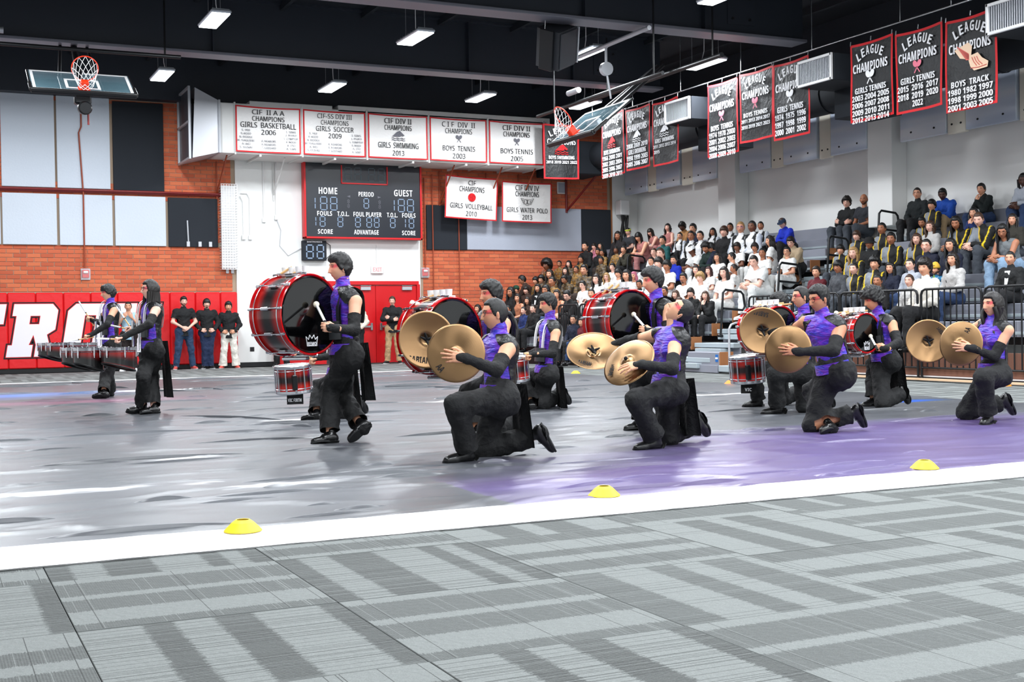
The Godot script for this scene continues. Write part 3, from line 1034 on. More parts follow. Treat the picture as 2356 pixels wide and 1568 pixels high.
func hoop(at: Vector3, turn: float, which: String) -> void:
	# at: middle of the board's lower edge; the board is folded up, its face leaning back. Local +z is the playing side.
	var lab := "folded-up glass basketball backboard %s" % ("hanging at the upper left, facing the camera" if which == "left" else "hanging before the league banners, seen from the side")
	var o := thing("basketball_hoop", lab, "basketball hoop", at, turn)
	var lean := deg_to_rad(61.0 if which == "left" else 52.0)
	var bs := Basis(Vector3.RIGHT, -lean)
	var bx := Transform3D(bs, Vector3.ZERO)
	var glass := mat("board_glass", Color(0.55, 0.72, 0.78, 0.16), 0.04)
	glass.transparency = BaseMaterial3D.TRANSPARENCY_ALPHA
	var W := 1.83
	var H := 1.07
	part("glass", boxmesh(Vector3(W - 0.04, H - 0.04, 0.012), 0.0, Vector3(0, H / 2, 0)), glass, o, bx)
	var fr_ := G.new()
	fr_.box(Vector3(0, -0.02, -0.02), Vector3(W, 0.07, 0.09), 0.01)
	fr_.box(Vector3(0, H, -0.015), Vector3(W, 0.03, 0.04), 0.004)
	for s in [-1.0, 1.0]:
		fr_.box(Vector3(s * W / 2, H / 2, -0.015), Vector3(0.03, H, 0.04), 0.004)
	part("frame", fr_.mesh(), mats.black_metal, o, bx)
	var pd := G.new()
	for s in [-1.0, 1.0]:
		pd.box(Vector3(s * W / 2, 0.17, -0.01), Vector3(0.06, 0.38, 0.07), 0.015)
	pd.box(Vector3(0, -0.03, 0.0), Vector3(W + 0.02, 0.07, 0.07), 0.015)
	part("edge_padding", pd.mesh(), mats.black_satin, o, bx)
	var ln := G.new()
	for q in [[0.0, H - 0.06, W - 0.08, 0.05], [0.0, 0.05, W - 0.08, 0.03], [0.0, 0.62, 0.61, 0.05], [0.0, 0.17, 0.61, 0.05]]:
		ln.box(Vector3(q[0], q[1], 0.009), Vector3(q[2], q[3], 0.004))
	for s in [-1.0, 1.0]:
		ln.box(Vector3(s * (W / 2 - 0.065), H / 2, 0.009), Vector3(0.05, H - 0.1, 0.004))
		ln.box(Vector3(s * 0.28, 0.395, 0.009), Vector3(0.05, 0.45, 0.004))
	part("white_lines", ln.mesh(), mats.white_paint, o, bx)
	# rim and its bracket
	var rim := G.new()
	var pts := []
	for k in 28:
		pts.append(Vector3(sin(TAU * k / 28) * 0.2286, 0.11, 0.40 + cos(TAU * k / 28) * 0.2286))
	rim.tube(pts, 0.011, 8, false, true)
	part("rim", rim.mesh(), mats.orange_rim, o, bx)
	var br := G.new()
	br.box(Vector3(0, 0.1, 0.09), Vector3(0.15, 0.16, 0.18), 0.02)
	br.box(Vector3(0, 0.12, 0.015), Vector3(0.2, 0.2, 0.03), 0.01)
	part("rim_bracket", br.mesh(), mats.orange_rim, o, bx)
	# net: cords from the rim that fall under gravity
	var net := G.new()
	var down := bs.inverse() * Vector3.DOWN
	var rows := []
	for r in 6:
		var t := r / 5.0
		var ring := []
		for k in 12:
			var a := TAU * (k + 0.5 * (r % 2)) / 12
			var rad := 0.2286 * (1.0 - 0.42 * t)
			var p := Vector3(sin(a) * rad, 0.11, 0.40 + cos(a) * rad)
			# hang: the low side stays near, the rest follows
			var hang: Vector3 = down * 0.30 * t
			p = p + hang + Vector3(0, -0.10 * t, 0)
			p.z = lerpf(p.z, 0.30, 0.25 * t)
			ring.append(p)
		rows.append(ring)
	for r in 5:
		for k in 12:
			var p: Vector3 = rows[r][k]
			var q1: Vector3 = rows[r + 1][k]
			var q2: Vector3 = rows[r + 1][(k + (11 if r % 2 == 0 else 1)) % 12]
			net.bar(p, q1, 0.0045, 5)
			net.bar(p, q2, 0.0045, 5)
	part("net", net.mesh(), mats.net_white, o, bx)
	# carrying frame: mast behind the board up to the ceiling, and a cross tube
	var ma := G.new()
	var back := bx * Vector3(0, 0.55, -0.08)
	ma.bar(back, Vector3(0, 1.5, -2.0), 0.06, 10)
	ma.bar(bx * Vector3(-0.35, 0.15, -0.06), bx * Vector3(-0.35, 0.95, -0.06), 0.035, 8)
	ma.bar(bx * Vector3(0.35, 0.15, -0.06), bx * Vector3(0.35, 0.95, -0.06), 0.035, 8)
	ma.bar(bx * Vector3(-0.35, 0.9, -0.06), Vector3(-0.2, 1.5, -2.0), 0.03, 8)
	ma.bar(bx * Vector3(0.35, 0.9, -0.06), Vector3(0.2, 1.5, -2.0), 0.03, 8)
	part("mast", ma.mesh(), mats.black_metal, o)
	var cr := G.new()
	cr.bar(Vector3(-3.2, 0.95, -0.9), Vector3(1.9, 0.95, -0.9), 0.04, 8)
	cr.bar(Vector3(-3.2, 1.38, -2.2), Vector3(1.9, 1.38, -2.2), 0.05, 8)
	part("cross_tube", cr.mesh(), mats.black_metal, o)
	var hg := G.new()
	for x in [-2.4, 1.6]:
		hg.bar(Vector3(x, 0.95, -0.9), Vector3(x, 2.6, -0.9), 0.02, 6)
		hg.bar(Vector3(x, 1.38, -2.2), Vector3(x, 2.6, -2.2), 0.02, 6)
	part("hanger", hg.mesh(), mats.black_metal, o)
	var wn := G.new()
	wn.tube([Vector3(-1.75, 1.2, -0.9), Vector3(-1.3, 1.2, -0.9)], 0.06, 12)
	part("winch", wn.mesh(), mats.galv, o)
	if which == "left":
		var dr := G.new()
		dr.box(Vector3(0.0, -0.1, -0.35), Vector3(0.3, 0.16, 0.2), 0.03)
		dr.lathe([Vector2(0, 0.12), Vector2(0.1, 0.12), Vector2(0.125, 0.08), Vector2(0.125, -0.1), Vector2(0, -0.1)], 18, fr(Vector3(0.02, -0.26, -0.2), Vector3(0, -0.15, 1)))
		part("height_motor", dr.mesh(), mats.black_metal, o)
		var rd := G.new()
		rd.bar(Vector3(0.09, -0.32, -0.3), Vector3(0.09, -0.55, -0.3), 0.02, 6)
		part("crank_rod", rd.mesh(), mats.rail_brown, o)
	else:
		var pu := G.new()
		pu.lathe([Vector2(0, 0.05), Vector2(0.13, 0.05), Vector2(0.13, -0.05), Vector2(0, -0.05)], 18, fr(Vector3(0.1, 1.35, -0.75), Vector3(1, 0, 0)))
		pu.bar(Vector3(0.1, 1.35, -0.75), Vector3(0.1, 0.78, -0.85), 0.022, 6)
		pu.bar(Vector3(0.1, 1.45, -0.75), Vector3(0.1, 1.75, -0.75), 0.03, 6)
		part("pulley", pu.mesh(), mats.galv, o)
		var rl := G.new()
		rl.bar(Vector3(-1.3, 1.8, -0.75), Vector3(1.7, 1.8, -0.75), 0.045, 8)
		part("upper_rail", rl.mesh(), mats.galv, o)

# ---------------------------------------------------------------- banners

func banner_sheet(w: float, h: float, sag: float, wob: float, sd: float) -> ArrayMesh:
	var g := G.new()
	g.sheet(func(s: float, t: float) -> Vector3:
		var x := (s - 0.5) * w
		var y := (t - 1.0) * h - sag * sin(PI * s) * (0.3 + 0.7 * t)
		var z := wob * (sin(s * 9.0 + sd) * (0.25 + 0.75 * (1.0 - t)) * 0.6 + sin(s * 4.0 + t * 5.0 + sd * 2.0) * 0.5)
		return Vector3(x, y, z), 24, 16, 0.003)
	return g.mesh()

func border(w: float, h: float, t: float, sag: float, wob: float, sd: float) -> ArrayMesh:
	var g := G.new()
	var zf := func(s: float, q: float) -> Vector3:
		return Vector3((s - 0.5) * w, (q - 1.0) * h - sag * sin(PI * s) * (0.3 + 0.7 * q), wob * (sin(s * 9.0 + sd) * (0.25 + 0.75 * (1.0 - q)) * 0.6 + sin(s * 4.0 + q * 5.0 + sd * 2.0) * 0.5) + 0.003)
	var fx := t / w
	var fy := t / h
	g.sheet(func(a: float, b: float) -> Vector3: return zf.call(a, 1.0 - fy * (1.0 - b)), 24, 1, 0.006)
	g.sheet(func(a: float, b: float) -> Vector3: return zf.call(a, fy * b), 24, 1, 0.006)
	g.sheet(func(a: float, b: float) -> Vector3: return zf.call(fx * a, b), 1, 16, 0.006)
	g.sheet(func(a: float, b: float) -> Vector3: return zf.call(1.0 - fx * (1.0 - a), b), 1, 16, 0.006)
	return g.mesh()

func swimmer(s: float) -> G:
	var g := G.new()
	g.prism(PackedVector2Array([Vector2(-0.5, -0.05), Vector2(-0.1, 0.32), Vector2(0.12, 0.42), Vector2(0.5, 0.06), Vector2(0.36, -0.02), Vector2(0.1, 0.22), Vector2(0.02, 0.18), Vector2(0.16, -0.05)]), 0.01, Transform3D(Basis().scaled(Vector3(s, s, 0.4)), Vector3.ZERO))
	g.ball(Vector3(0.12 * s, 0.08 * s, 0), Vector3(0.12 * s, 0.12 * s, 0.003), 12)
	for k in 2:
		var pts := []
		for q in 13:
			pts.append(Vector3((q / 12.0 - 0.5) * 1.05 * s, (-0.17 - 0.14 * k + 0.04 * sin(q * 1.57)) * s, 0))
		g.tube(pts, 0.028 * s, 5)
	return g

func racquets(s: float) -> G:
	var g := G.new()
	for d in [-1.0, 1.0]:
		var b := Basis(Vector3.BACK, d * -0.62)
		g.ball(b * Vector3(0, 0.34 * s, 0), Vector3(0.2 * s, 0.27 * s, 0.004), 18, b)
		g.box(b * Vector3(0, -0.18 * s, 0), Vector3(0.075 * s, 0.55 * s, 0.007), 0.0, b)
	return g

func build_banners() -> void:
	# white banners on the duct
	var rows := [
		[7.795, [["CIF  II A A", 0.8, 0.115], ["CHAMPIONS", 0.8, 0.115], ["GIRLS  BASKETBALL", 1.38, 0.13], ["2006", 0.36, 0.12]], "names", "white banner for girls basketball 2006, first on the duct", ""],
		[9.485, [["CIF-SS DIV III", 0.9, 0.115], ["CHAMPIONS", 0.72, 0.115], ["GIRLS  SOCCER", 0.98, 0.12], ["2009", 0.34, 0.12]], "names", "white banner for girls soccer 2009 on the duct", ""],
		[11.175, [["CIF DIV II", 0.74, 0.13], ["CHAMPIONS", 0.74, 0.13], [null, 0, 0.2], ["GIRLS  SWIMMING", 1.1, 0.14], ["2013", 0.32, 0.13]], "swim", "white banner with a dark swimmer, girls swimming 2013, on the duct", ""],
		[12.865, [["C I F  DIV  II", 0.94, 0.13], ["CHAMPIONS", 0.76, 0.13], [null, 0, 0.24], ["BOYS  TENNIS", 0.92, 0.13], ["2003", 0.36, 0.13]], "tennis", "white banner with grey racquets, boys tennis 2003, on the duct", ""],
		[14.555, [["CIF DIV II", 0.82, 0.13], ["CHAMPIONS", 0.78, 0.13], [null, 0, 0.24], ["BOYS TENNIS", 0.96, 0.13], ["2005", 0.36, 0.13]], "tennis", "white banner with grey racquets, boys tennis 2005, last on the duct", ""]]
	var sd := 0.0
	for r in rows:
		var o := thing("pennant_banner", r[3], "banner", Vector3(r[0], 6.42, -30.30), 0.0, "white championship banners on the duct")
		sd += 1.7
		white_banner(o, 1.62, 1.13, r[1], r[2], sd)
	var o2 := thing("pennant_banner", "white volleyball banner with a red ball hanging below the duct", "banner", Vector3(13.63, 5.02, -31.2), 0.0)
	o2.rotation.z = -0.045
	white_banner(o2, 1.55, 1.16, [["CIF", 0.22, 0.12], ["CHAMPIONS", 0.74, 0.14], [null, 0, 0.26], ["GIRLS  VOLLEYBALL", 1.26, 0.13], ["2010", 0.32, 0.13]], "ball", 9.0)
	o2 = thing("pennant_banner", "white water polo banner with a winged ball hanging below the duct", "banner", Vector3(15.29, 4.93, -31.2), 0.0)
	o2.rotation.z = -0.015
	white_banner(o2, 1.53, 1.12, [["CIF DIV IV", 0.72, 0.14], ["CHAMPIONS", 0.72, 0.14], [null, 0, 0.24], ["GIRLS  WATER  POLO", 1.26, 0.13], ["2013", 0.3, 0.13]], "polo", 12.0)
	# black league banners along the right rod; they face the hall (-x)
	var L := [
		[-26.92, 6.2, 1.56, ["BOYS SWIMMING", "1966 2000 2001", "2002 2003 2004", "2005 2006 2007", "2009 2010 2011"], "swim", "red_print", "league banner with a red swimmer, partly behind the glass backboard"],
		[-25.72, 6.15, 1.48, ["2008 2009 2010", "GIRLS SWIMMING", "1998 1999 2003", "2005 2006 2007"], "swim", "letter_white", "league banner with a white swimmer and two rows of years"],
		[-24.5, 6.11, 1.48, ["GIRLS  SWIMMING", "2011 2012 2013 2014", "2015                  "], "swim", "letter_white", "league banner with a white swimmer half behind the far grille"],
		[-22.22, 6.12, 1.57, ["BOYS  TENNIS", "1974 1978 2000", "2001 2002 2003", "2004 2006 2007", "2008 2009 2010"], "tennis", "pink_print", "league banner for boys tennis with five lines of white years and pink racquets"],
		[-21.03, 6.14, 1.44, ["BOYS TENNIS", "2011 2013 2014 2017", "2018 2019 2021 2023"], "tennis", "pink_print", "league banner for boys tennis with small years 2011 to 2023"],
		[-19.9, 6.12, 1.52, ["GIRLS  TENNIS", "1974  1975  1996", "1997  1998  1999", "2000  2001  2002"], "tennis", "letter_white", "sagging league banner with big pale racquets left of the middle grille"],
		[-17.6, 6.04, 1.43, ["GIRLS TENNIS", "2003 2004 2005", "2006 2007 2008", "2009 2010 2011", "2012 2013 2014"], "tennis", "letter_white", "league banner for girls tennis with years 2003 to 2014"],
		[-16.42, 5.99, 1.41, ["GIRLS TENNIS", "2015  2016  2017", "2018  2019  2020", "2022"], "tennis", "pink_print", "league banner for girls tennis with pink racquets and years 2015 to 2022"],
		[-15.24, 5.95, 1.53, ["BOYS  TRACK", "1980 1982 1997", "1998 1999 2000", "2001 2003 2005"], "shoe", "", "league banner with a winged running shoe at the upper right"]]
	for b in L:
		var o := thing("league_banner", "black " + b[6], "banner", Vector3(15.58, b[1], b[0]), -PI / 2, "black league banners on the right rod")
		sd += 1.1
		black_banner(o, 1.12, b[2], b[3], b[4], b[5], sd, true)
	var ob := thing("league_banner", "black swimming banner hanging left of the others, below the backboard", "banner", Vector3(15.62, 6.35, -29.75), -0.18)
	black_banner(ob, 1.0, 1.48, ["BOYS SWIMMING", "2018 2019 2021 2022"], "swim", "red_print", 3.3, true)

func white_banner(o: Node3D, w: float, h: float, lines: Array, pic: String, sd: float) -> void:
	part("cloth", banner_sheet(w, h, 0.02, 0.012, sd), mats.banner_white, o)
	part("red_border", border(w, h, 0.035, 0.02, 0.012, sd), mats.banner_red, o)
	var ink: Material = mats.letter_black
	var fr_: Array = [0.13, 0.27, 0.41, 0.56] if pic == "names" else [0.15, 0.30, 0.49, 0.70, 0.875]
	var idx := 0
	for l in lines:
		var y: float = -fr_[idx] * h
		idx += 1
		if l[0] == null:
			var q := Transform3D(Basis(), Vector3(0, y, 0.026))
			if pic == "swim":
				part("emblem", swimmer(0.34).mesh(), mats.grey_print, o, q)
			elif pic == "tennis":
				part("emblem", racquets(0.21).mesh(), mats.grey_print, o, q)
			elif pic == "ball":
				var g := G.new()
				g.lathe([Vector2(0, 0.003), Vector2(0.115, 0.003), Vector2(0.115, 0)], 24, fr(Vector3(0, 0, 0), Vector3.BACK))
				var em := part("emblem", g.mesh(), mats.red_print, o, q)
				var ln := G.new()
				for k in 3:
					var pts := []
					for j in 9:
						var a := TAU * k / 3 + (j / 8.0) * 1.9
						var rr := 0.105 * (1.0 - j / 8.0 * 0.9)
						pts.append(Vector3(cos(a) * rr, sin(a) * rr, 0.004))
					ln.tube(pts, 0.004, 4)
				part("seam_lines", ln.mesh(), mat("dark_red", Color(0.5, 0.02, 0.05), 0.8), em)
			else:
				var g := G.new()
				for k in 10:
					var a0 := PI + PI * k / 10.0
					g.bar(Vector3(cos(a0) * 0.1, 0.03 + sin(a0) * 0.13, 0), Vector3(cos(a0 + 0.32) * 0.1, 0.03 + sin(a0 + 0.32) * 0.13, 0), 0.005, 4)
				for sg in [-1.0, 1.0]:
					for k in 4:
						g.bar(Vector3(sg * (0.06 + 0.01 * k), 0.06 - k * 0.035, 0), Vector3(sg * (0.2 - 0.03 * k), 0.09 - k * 0.05, 0), 0.005, 4)
					g.bar(Vector3(sg * 0.2, 0.09, 0), Vector3(sg * 0.1, -0.08, 0), 0.005, 4)
				for k in 5:
					g.bar(Vector3(-0.06 + 0.03 * k, 0.08, 0), Vector3(0.05 - 0.025 * k, -0.07, 0), 0.004, 4)
				part("emblem", g.mesh(), ink, o, q)
			continue
		put_text(l[0], l[1], l[2], ink, o, Transform3D(Basis(), Vector3(0, y, 0.018)), 400, 0.006)
	if pic == "names":
		var cols := [["S. YEE", "R. WOOD", "N. BEDDOE", "M. YSAGUIRRE", "A. WEI", "S. OLIVAS"], ["", "", "", "R. NEABORS", "R. NEABORS", "T. GODDARD"], ["I. SIMS", "J. BUJED", "L. COMPTOF", "R. WOOD", "A. ITO", "A. SIMS"]]
		for c in 3:
			for k in 6:
				var s: String = cols[c][k]
				if s == "":
					continue
				put_text(s, 0.035 * s.length(), 0.05, mats.grey_print, o, Transform3D(Basis(), Vector3([-0.56, 0.0, 0.56][c], -0.60 - k * 0.083, 0.02)), 400, 0.004, "name_line")

func black_banner(o: Node3D, w: float, h: float, lines: Array, pic: String, ink: String, sd: float, arch: bool) -> void:
	part("cloth", banner_sheet(w, h, 0.03, 0.02, sd), mats.banner_black, o)
	part("red_border", border(w, h, 0.045, 0.03, 0.02, sd), mats.banner_red, o)
	var white: Material = mats.letter_white
	var zt := 0.03
	var word := "LEAGUE"
	for k in 6:
		var t := (k - 2.5) / 2.5
		put_text(word[k], 0.085, 0.16, white, o, Transform3D(Basis(Vector3.BACK, -t * 0.42), Vector3(t * 0.3, -0.11 * h - 0.02 - 0.085 * t * t, zt)), 700, 0.006)
	put_text("CHAMPIONS", w * 0.8, 0.16, white, o, Transform3D(Basis(), Vector3(0, -0.33 * h, zt)), 700, 0.006)
	var y := -0.48 * h
	if pic == "swim":
		part("emblem", swimmer(0.36).mesh(), mats[ink], o, Transform3D(Basis(), Vector3(0, y, zt + 0.006)))
	elif pic == "tennis":
		part("emblem", racquets(0.24 if ink == "pink_print" else 0.27).mesh(), mats[ink], o, Transform3D(Basis(), Vector3(0, y, zt + 0.006)))
	else:
		var cream: Material = mat("shoe_cream", Color(0.95, 0.82, 0.70), 0.8)
		var pinkm: Material = mat("wing_pink", Color(0.86, 0.42, 0.38), 0.8)
		var g := G.new()
		g.prism(PackedVector2Array([Vector2(-0.32, 0.2), Vector2(-0.02, 0.28), Vector2(0.06, 0.2), Vector2(0.04, 0.06), Vector2(0.18, 0.08), Vector2(0.27, -0.02), Vector2(0.4, -0.1), Vector2(0.38, -0.19), Vector2(0.1, -0.2), Vector2(0.02, -0.12), Vector2(-0.02, 0.0), Vector2(-0.2, 0.05)]), 0.004, Transform3D(Basis(), Vector3(0, 0, 0)))
		var em := part("emblem", g.mesh(), cream, o, Transform3D(Basis(), Vector3(0, y, zt + 0.006)))
		var f := G.new()
		for k in 6:
			f.prism(PackedVector2Array([Vector2(-0.01, 0.02), Vector2(-0.27 + 0.035 * k, 0.19 - 0.03 * k), Vector2(-0.24 + 0.035 * k, 0.145 - 0.03 * k), Vector2(0.0, -0.01)]), 0.004, Transform3D(Basis(), Vector3(0.0, 0.03 * (5 - k) * 0.5, 0.005)))
		part("wing", f.mesh(), pinkm, em)
		var st := G.new()
		for k in 3:
			st.tube([Vector3(0.06 + 0.05 * k, 0.02, 0.005), Vector3(0.1 + 0.05 * k, -0.06, 0.005), Vector3(0.16 + 0.06 * k, -0.13, 0.005)], 0.007, 4)
		st.tube([Vector3(0.03, -0.15, 0.005), Vector3(0.2, -0.165, 0.005), Vector3(0.37, -0.15, 0.005)], 0.007, 4)
		part("stripes", st.mesh(), pinkm, em)
	var small: bool = lines[1].length() > 17
	var top := -0.615 * h
	var gap := minf(0.098, 0.37 / maxf(lines.size() - 1, 1)) * h
	if pic == "shoe":
		top = -0.715 * h
		gap = 0.083 * h
	elif small:
		gap = 0.085 * h
	var lh := gap * (0.62 if small else 0.78)
	for k in lines.size():
		var s: String = lines[k].strip_edges()
		var ww: float = w * 0.86
		if s.length() < 6:
			ww = w * 0.22
		elif not s[0].is_valid_int():
			ww = w * 0.72
		var off := -w * 0.3 if lines[k].begins_with("2015   ") and s.length() == 4 else 0.0
		put_text(s, ww, lh * (1.2 if k == 0 and small else 1.0), white, o, Transform3D(Basis(), Vector3(off, top - gap * k, zt)), 700, 0.006)
	for s in [-0.5, 0.0, 0.5]:
		var c := G.new()
		c.tube([Vector3(s * (w - 0.04), -0.02, 0.01), Vector3(s * (w - 0.04), 0.06, 0.0)], 0.012, 6)
		part("clip", c.mesh(), mats.steel, o)

# ---------------------------------------------------------------- scoreboard

func seven(g: G, at: Vector2, w: float, h: float, t: float, only_right := false) -> void:
	# the unlit segments of a seven segment digit
	var x := w / 2
	var y := h / 2
	var segs := [[Vector2(x, y / 2), Vector2(t, y - t * 1.4)], [Vector2(x, -y / 2), Vector2(t, y - t * 1.4)]]
	if not only_right:
		segs += [[Vector2(-x, y / 2), Vector2(t, y - t * 1.4)], [Vector2(-x, -y / 2), Vector2(t, y - t * 1.4)], [Vector2(0, y), Vector2(w - t * 1.4, t)], [Vector2(0, 0), Vector2(w - t * 1.4, t)], [Vector2(0, -y), Vector2(w - t * 1.4, t)]]
	for s in segs:
		g.box(Vector3(at.x + s[0].x, at.y + s[0].y, 0), Vector3(s[1].x, s[1].y, 0.006))

func build_scoreboard() -> void:
	var W := 3.2
	var H := 1.98
	var o := thing("scoreboard", "large dark scoreboard with red frame, HOME and GUEST, on the white bay", "scoreboard", Vector3(10.6, 4.3, ZW + 0.08))
	part("case", boxmesh(Vector3(W, H, 0.22), 0.01, Vector3(0, 0, 0.1)), mat("score_face", Color(0.10, 0.12, 0.155), 0.3), o)
	var f := G.new()
	for s in [-1.0, 1.0]:
		f.box(Vector3(s * W / 2, 0, 0.12), Vector3(0.05, H + 0.05, 0.24), 0.008)
		f.box(Vector3(0, s * H / 2, 0.12), Vector3(W + 0.05, 0.05, 0.24), 0.008)
	part("red_frame", f.mesh(), mats.frame_red, o)
	var cf := G.new()
	for s in [-1.0, 1.0]:
		cf.box(Vector3(0.02 + s * 0.63, 0.67, 0.22), Vector3(0.03, 0.48, 0.03), 0.004)
	cf.box(Vector3(0.02, 0.44, 0.22), Vector3(1.29, 0.035, 0.03), 0.004)
	part("clock_frame", cf.mesh(), mats.frame_red, o)
	var dig := mat("digit_grey", Color(0.52, 0.60, 0.70), 0.5)
	var dim := mat("digit_dim", Color(0.27, 0.33, 0.36), 0.5)
	var g := G.new()
	for x in [-0.43, -0.16, 0.22, 0.49]:
		seven(g, Vector2(x, 0.69), 0.17, 0.33, 0.022)
	part("clock_digits", g.mesh(), dim, o, Transform3D(Basis(), Vector3(0, 0, 0.212)))
	g = G.new()
	seven(g, Vector2(-1.33, -0.1), 0.0, 0.3, 0.022, true)
	for x in [-1.1, -0.83]:
		seven(g, Vector2(x, -0.1), 0.17, 0.33, 0.024)
	seven(g, Vector2(0.84, -0.1), 0.0, 0.3, 0.022, true)
	for x in [1.04, 1.3]:
		seven(g, Vector2(x, -0.1), 0.17, 0.33, 0.024)
	seven(g, Vector2(0.06, -0.07), 0.13, 0.25, 0.022)
	part("score_digits", g.mesh(), dig, o, Transform3D(Basis(), Vector3(0, 0, 0.212)))
	g = G.new()
	seven(g, Vector2(-1.32, -0.57), 0.0, 0.24, 0.02, true)
	seven(g, Vector2(1.15, -0.57), 0.0, 0.24, 0.02, true)
	for x in [-1.14, -0.66, -0.18, 0.13, 0.34, 0.79, 1.32]:
		seven(g, Vector2(x, -0.57), 0.13, 0.25, 0.022)
	part("foul_digits", g.mesh(), dig, o, Transform3D(Basis(), Vector3(0, 0, 0.212)))
	g = G.new()
	for s in [-1.0, 1.0]:
		g.prism(PackedVector2Array([Vector2(s * 0.44 + 0.06 * s * -1, 0.13), Vector2(s * 0.44 + 0.06 * s * -1, 0.07), Vector2(s * 0.47, 0.10)]), 0.006)
		for y in [-0.03, -0.15]:
			seven(g, Vector2(s * 0.43 + 0.0, y), 0.05, 0.085, 0.014)
	part("bonus_marks", g.mesh(), mats.grey_print, o, Transform3D(Basis(), Vector3(0, 0, 0.214)))
	var tx := [["HOME", -0.98, 0.23, 0.5, 0.17], ["GUEST", 1.1, 0.23, 0.52, 0.17], ["PERIOD", 0.06, 0.17, 0.42, 0.12], ["FOULS", -1.08, -0.36, 0.4, 0.12], ["T.O.L.", -0.58, -0.36, 0.32, 0.12], ["FOUL PLAYER", 0.09, -0.36, 0.78, 0.12], ["T.O.L.", 0.78, -0.36, 0.3, 0.12], ["FOULS", 1.25, -0.36, 0.38, 0.12], ["SCORE", -1.07, -0.83, 0.4, 0.12], ["ADVANTAGE", 0.05, -0.83, 0.68, 0.12], ["SCORE", 1.24, -0.83, 0.38, 0.12]]
	for t in tx:
		put_text(t[0], t[3], t[4], mats.letter_white, o, Transform3D(Basis(), Vector3(t[1], t[2], 0.212)), 700)
	put_text("DAKTRONICS", 0.34, 0.04, mats.letter_white, o, Transform3D(Basis(), Vector3(0.05, 0.985, 0.245)), 700)
	for x in [-1.1, -0.7, -0.3]:
		var c := G.new()
		c.bar(Vector3(x, 1.0, 0.1), Vector3(x - 0.02, 1.25, 0.0), 0.012, 5)
		part("hanger", c.mesh(), mats.galv, o)
	o = thing("shot_clock", "small black two-digit clock below the scoreboard's left corner", "clock", Vector3(9.27, 2.98, ZW + 0.04))
	part("case", boxmesh(Vector3(0.64, 0.52, 0.14), 0.01, Vector3(0, 0, 0.07)), mats.panel_black, o)
	g = G.new()
	for x in [-0.13, 0.15]:
		seven(g, Vector2(x, -0.03), 0.17, 0.34, 0.03)
	part("digits", g.mesh(), dig, o, Transform3D(Basis(), Vector3(0, 0, 0.142)))
	put_text("DAKTRONICS", 0.4, 0.04, mats.letter_white, o, Transform3D(Basis(), Vector3(0, 0.225, 0.142)), 700)
	var cb := G.new()
	cb.tube([Vector3(0.32, 0.22, 0.07), Vector3(0.45, 0.15, 0.03), Vector3(0.46, -0.1, 0.03), Vector3(0.34, -0.2, 0.06)], 0.01, 6)
	part("cable", cb.mesh(), mats.black_satin, o)
	o = thing("cable", "thin grey cable drooping from the junction box to the small clock", "cable", Vector3(0, 0, 0))
	cb = G.new()
	cb.tube([Vector3(8.3, 3.8, ZW + 0.06), Vector3(8.42, 3.5, ZW + 0.05), Vector3(8.38, 3.1, ZW + 0.05), Vector3(8.6, 2.85, ZW + 0.05), Vector3(8.95, 3.05, ZW + 0.06)], 0.01, 6)
	part("run", cb.mesh(), mats.galv, o)

# ---------------------------------------------------------------- floor

func carpet_image(sd: int, strong: float) -> ImageTexture:
	var r := RandomNumberGenerator.new()
	r.seed = sd
	var n := 400
	var bands := PackedFloat32Array()
	bands.resize(n)
	var x := 0
	var light := r.randf() < 0.5
	while x < n:
		var w := r.randi_range(34, 110)
		for k in mini(w, n - x):
			bands[x + k] = 1.0 if light else 0.0
		x += w
		light = not light
	var data := PackedByteArray()
	data.resize(n * n * 3)
	for y in n:
		var thread := (y / 2) % 2
		var full := r.randf()
		var line := 0.0
		if full < 0.035:
			line = 0.30
		elif full > 1.0 - 0.035 * strong:
			line = -0.34
		var shift := r.randi_range(-4, 4)
		for q in n:
			var b := bands[clampi(q + shift, 0, n - 1)]
			var l := 0.485 if b > 0.5 else 0.375 - (0.07 * strong if thread == 0 else 0.0)
			if b < 0.5 and line > 0.0:
				l = 0.50
			elif line < 0.0:
				l = 0.20
			elif b > 0.5 and thread == 0 and strong > 1.0 and (y / 4) % 5 == 0:
				l -= 0.12
			l += r.randf() * 0.075 - 0.0375
			var o := (y * n + q) * 3
			data[o] = clampi(int(l * 246), 0, 255)
			data[o + 1] = clampi(int(l * 254), 0, 255)
			data[o + 2] = clampi(int(l * 250), 0, 255)
	var im := Image.create_from_data(n, n, false, Image.FORMAT_RGB8, data)
	return ImageTexture.create_from_image(im)

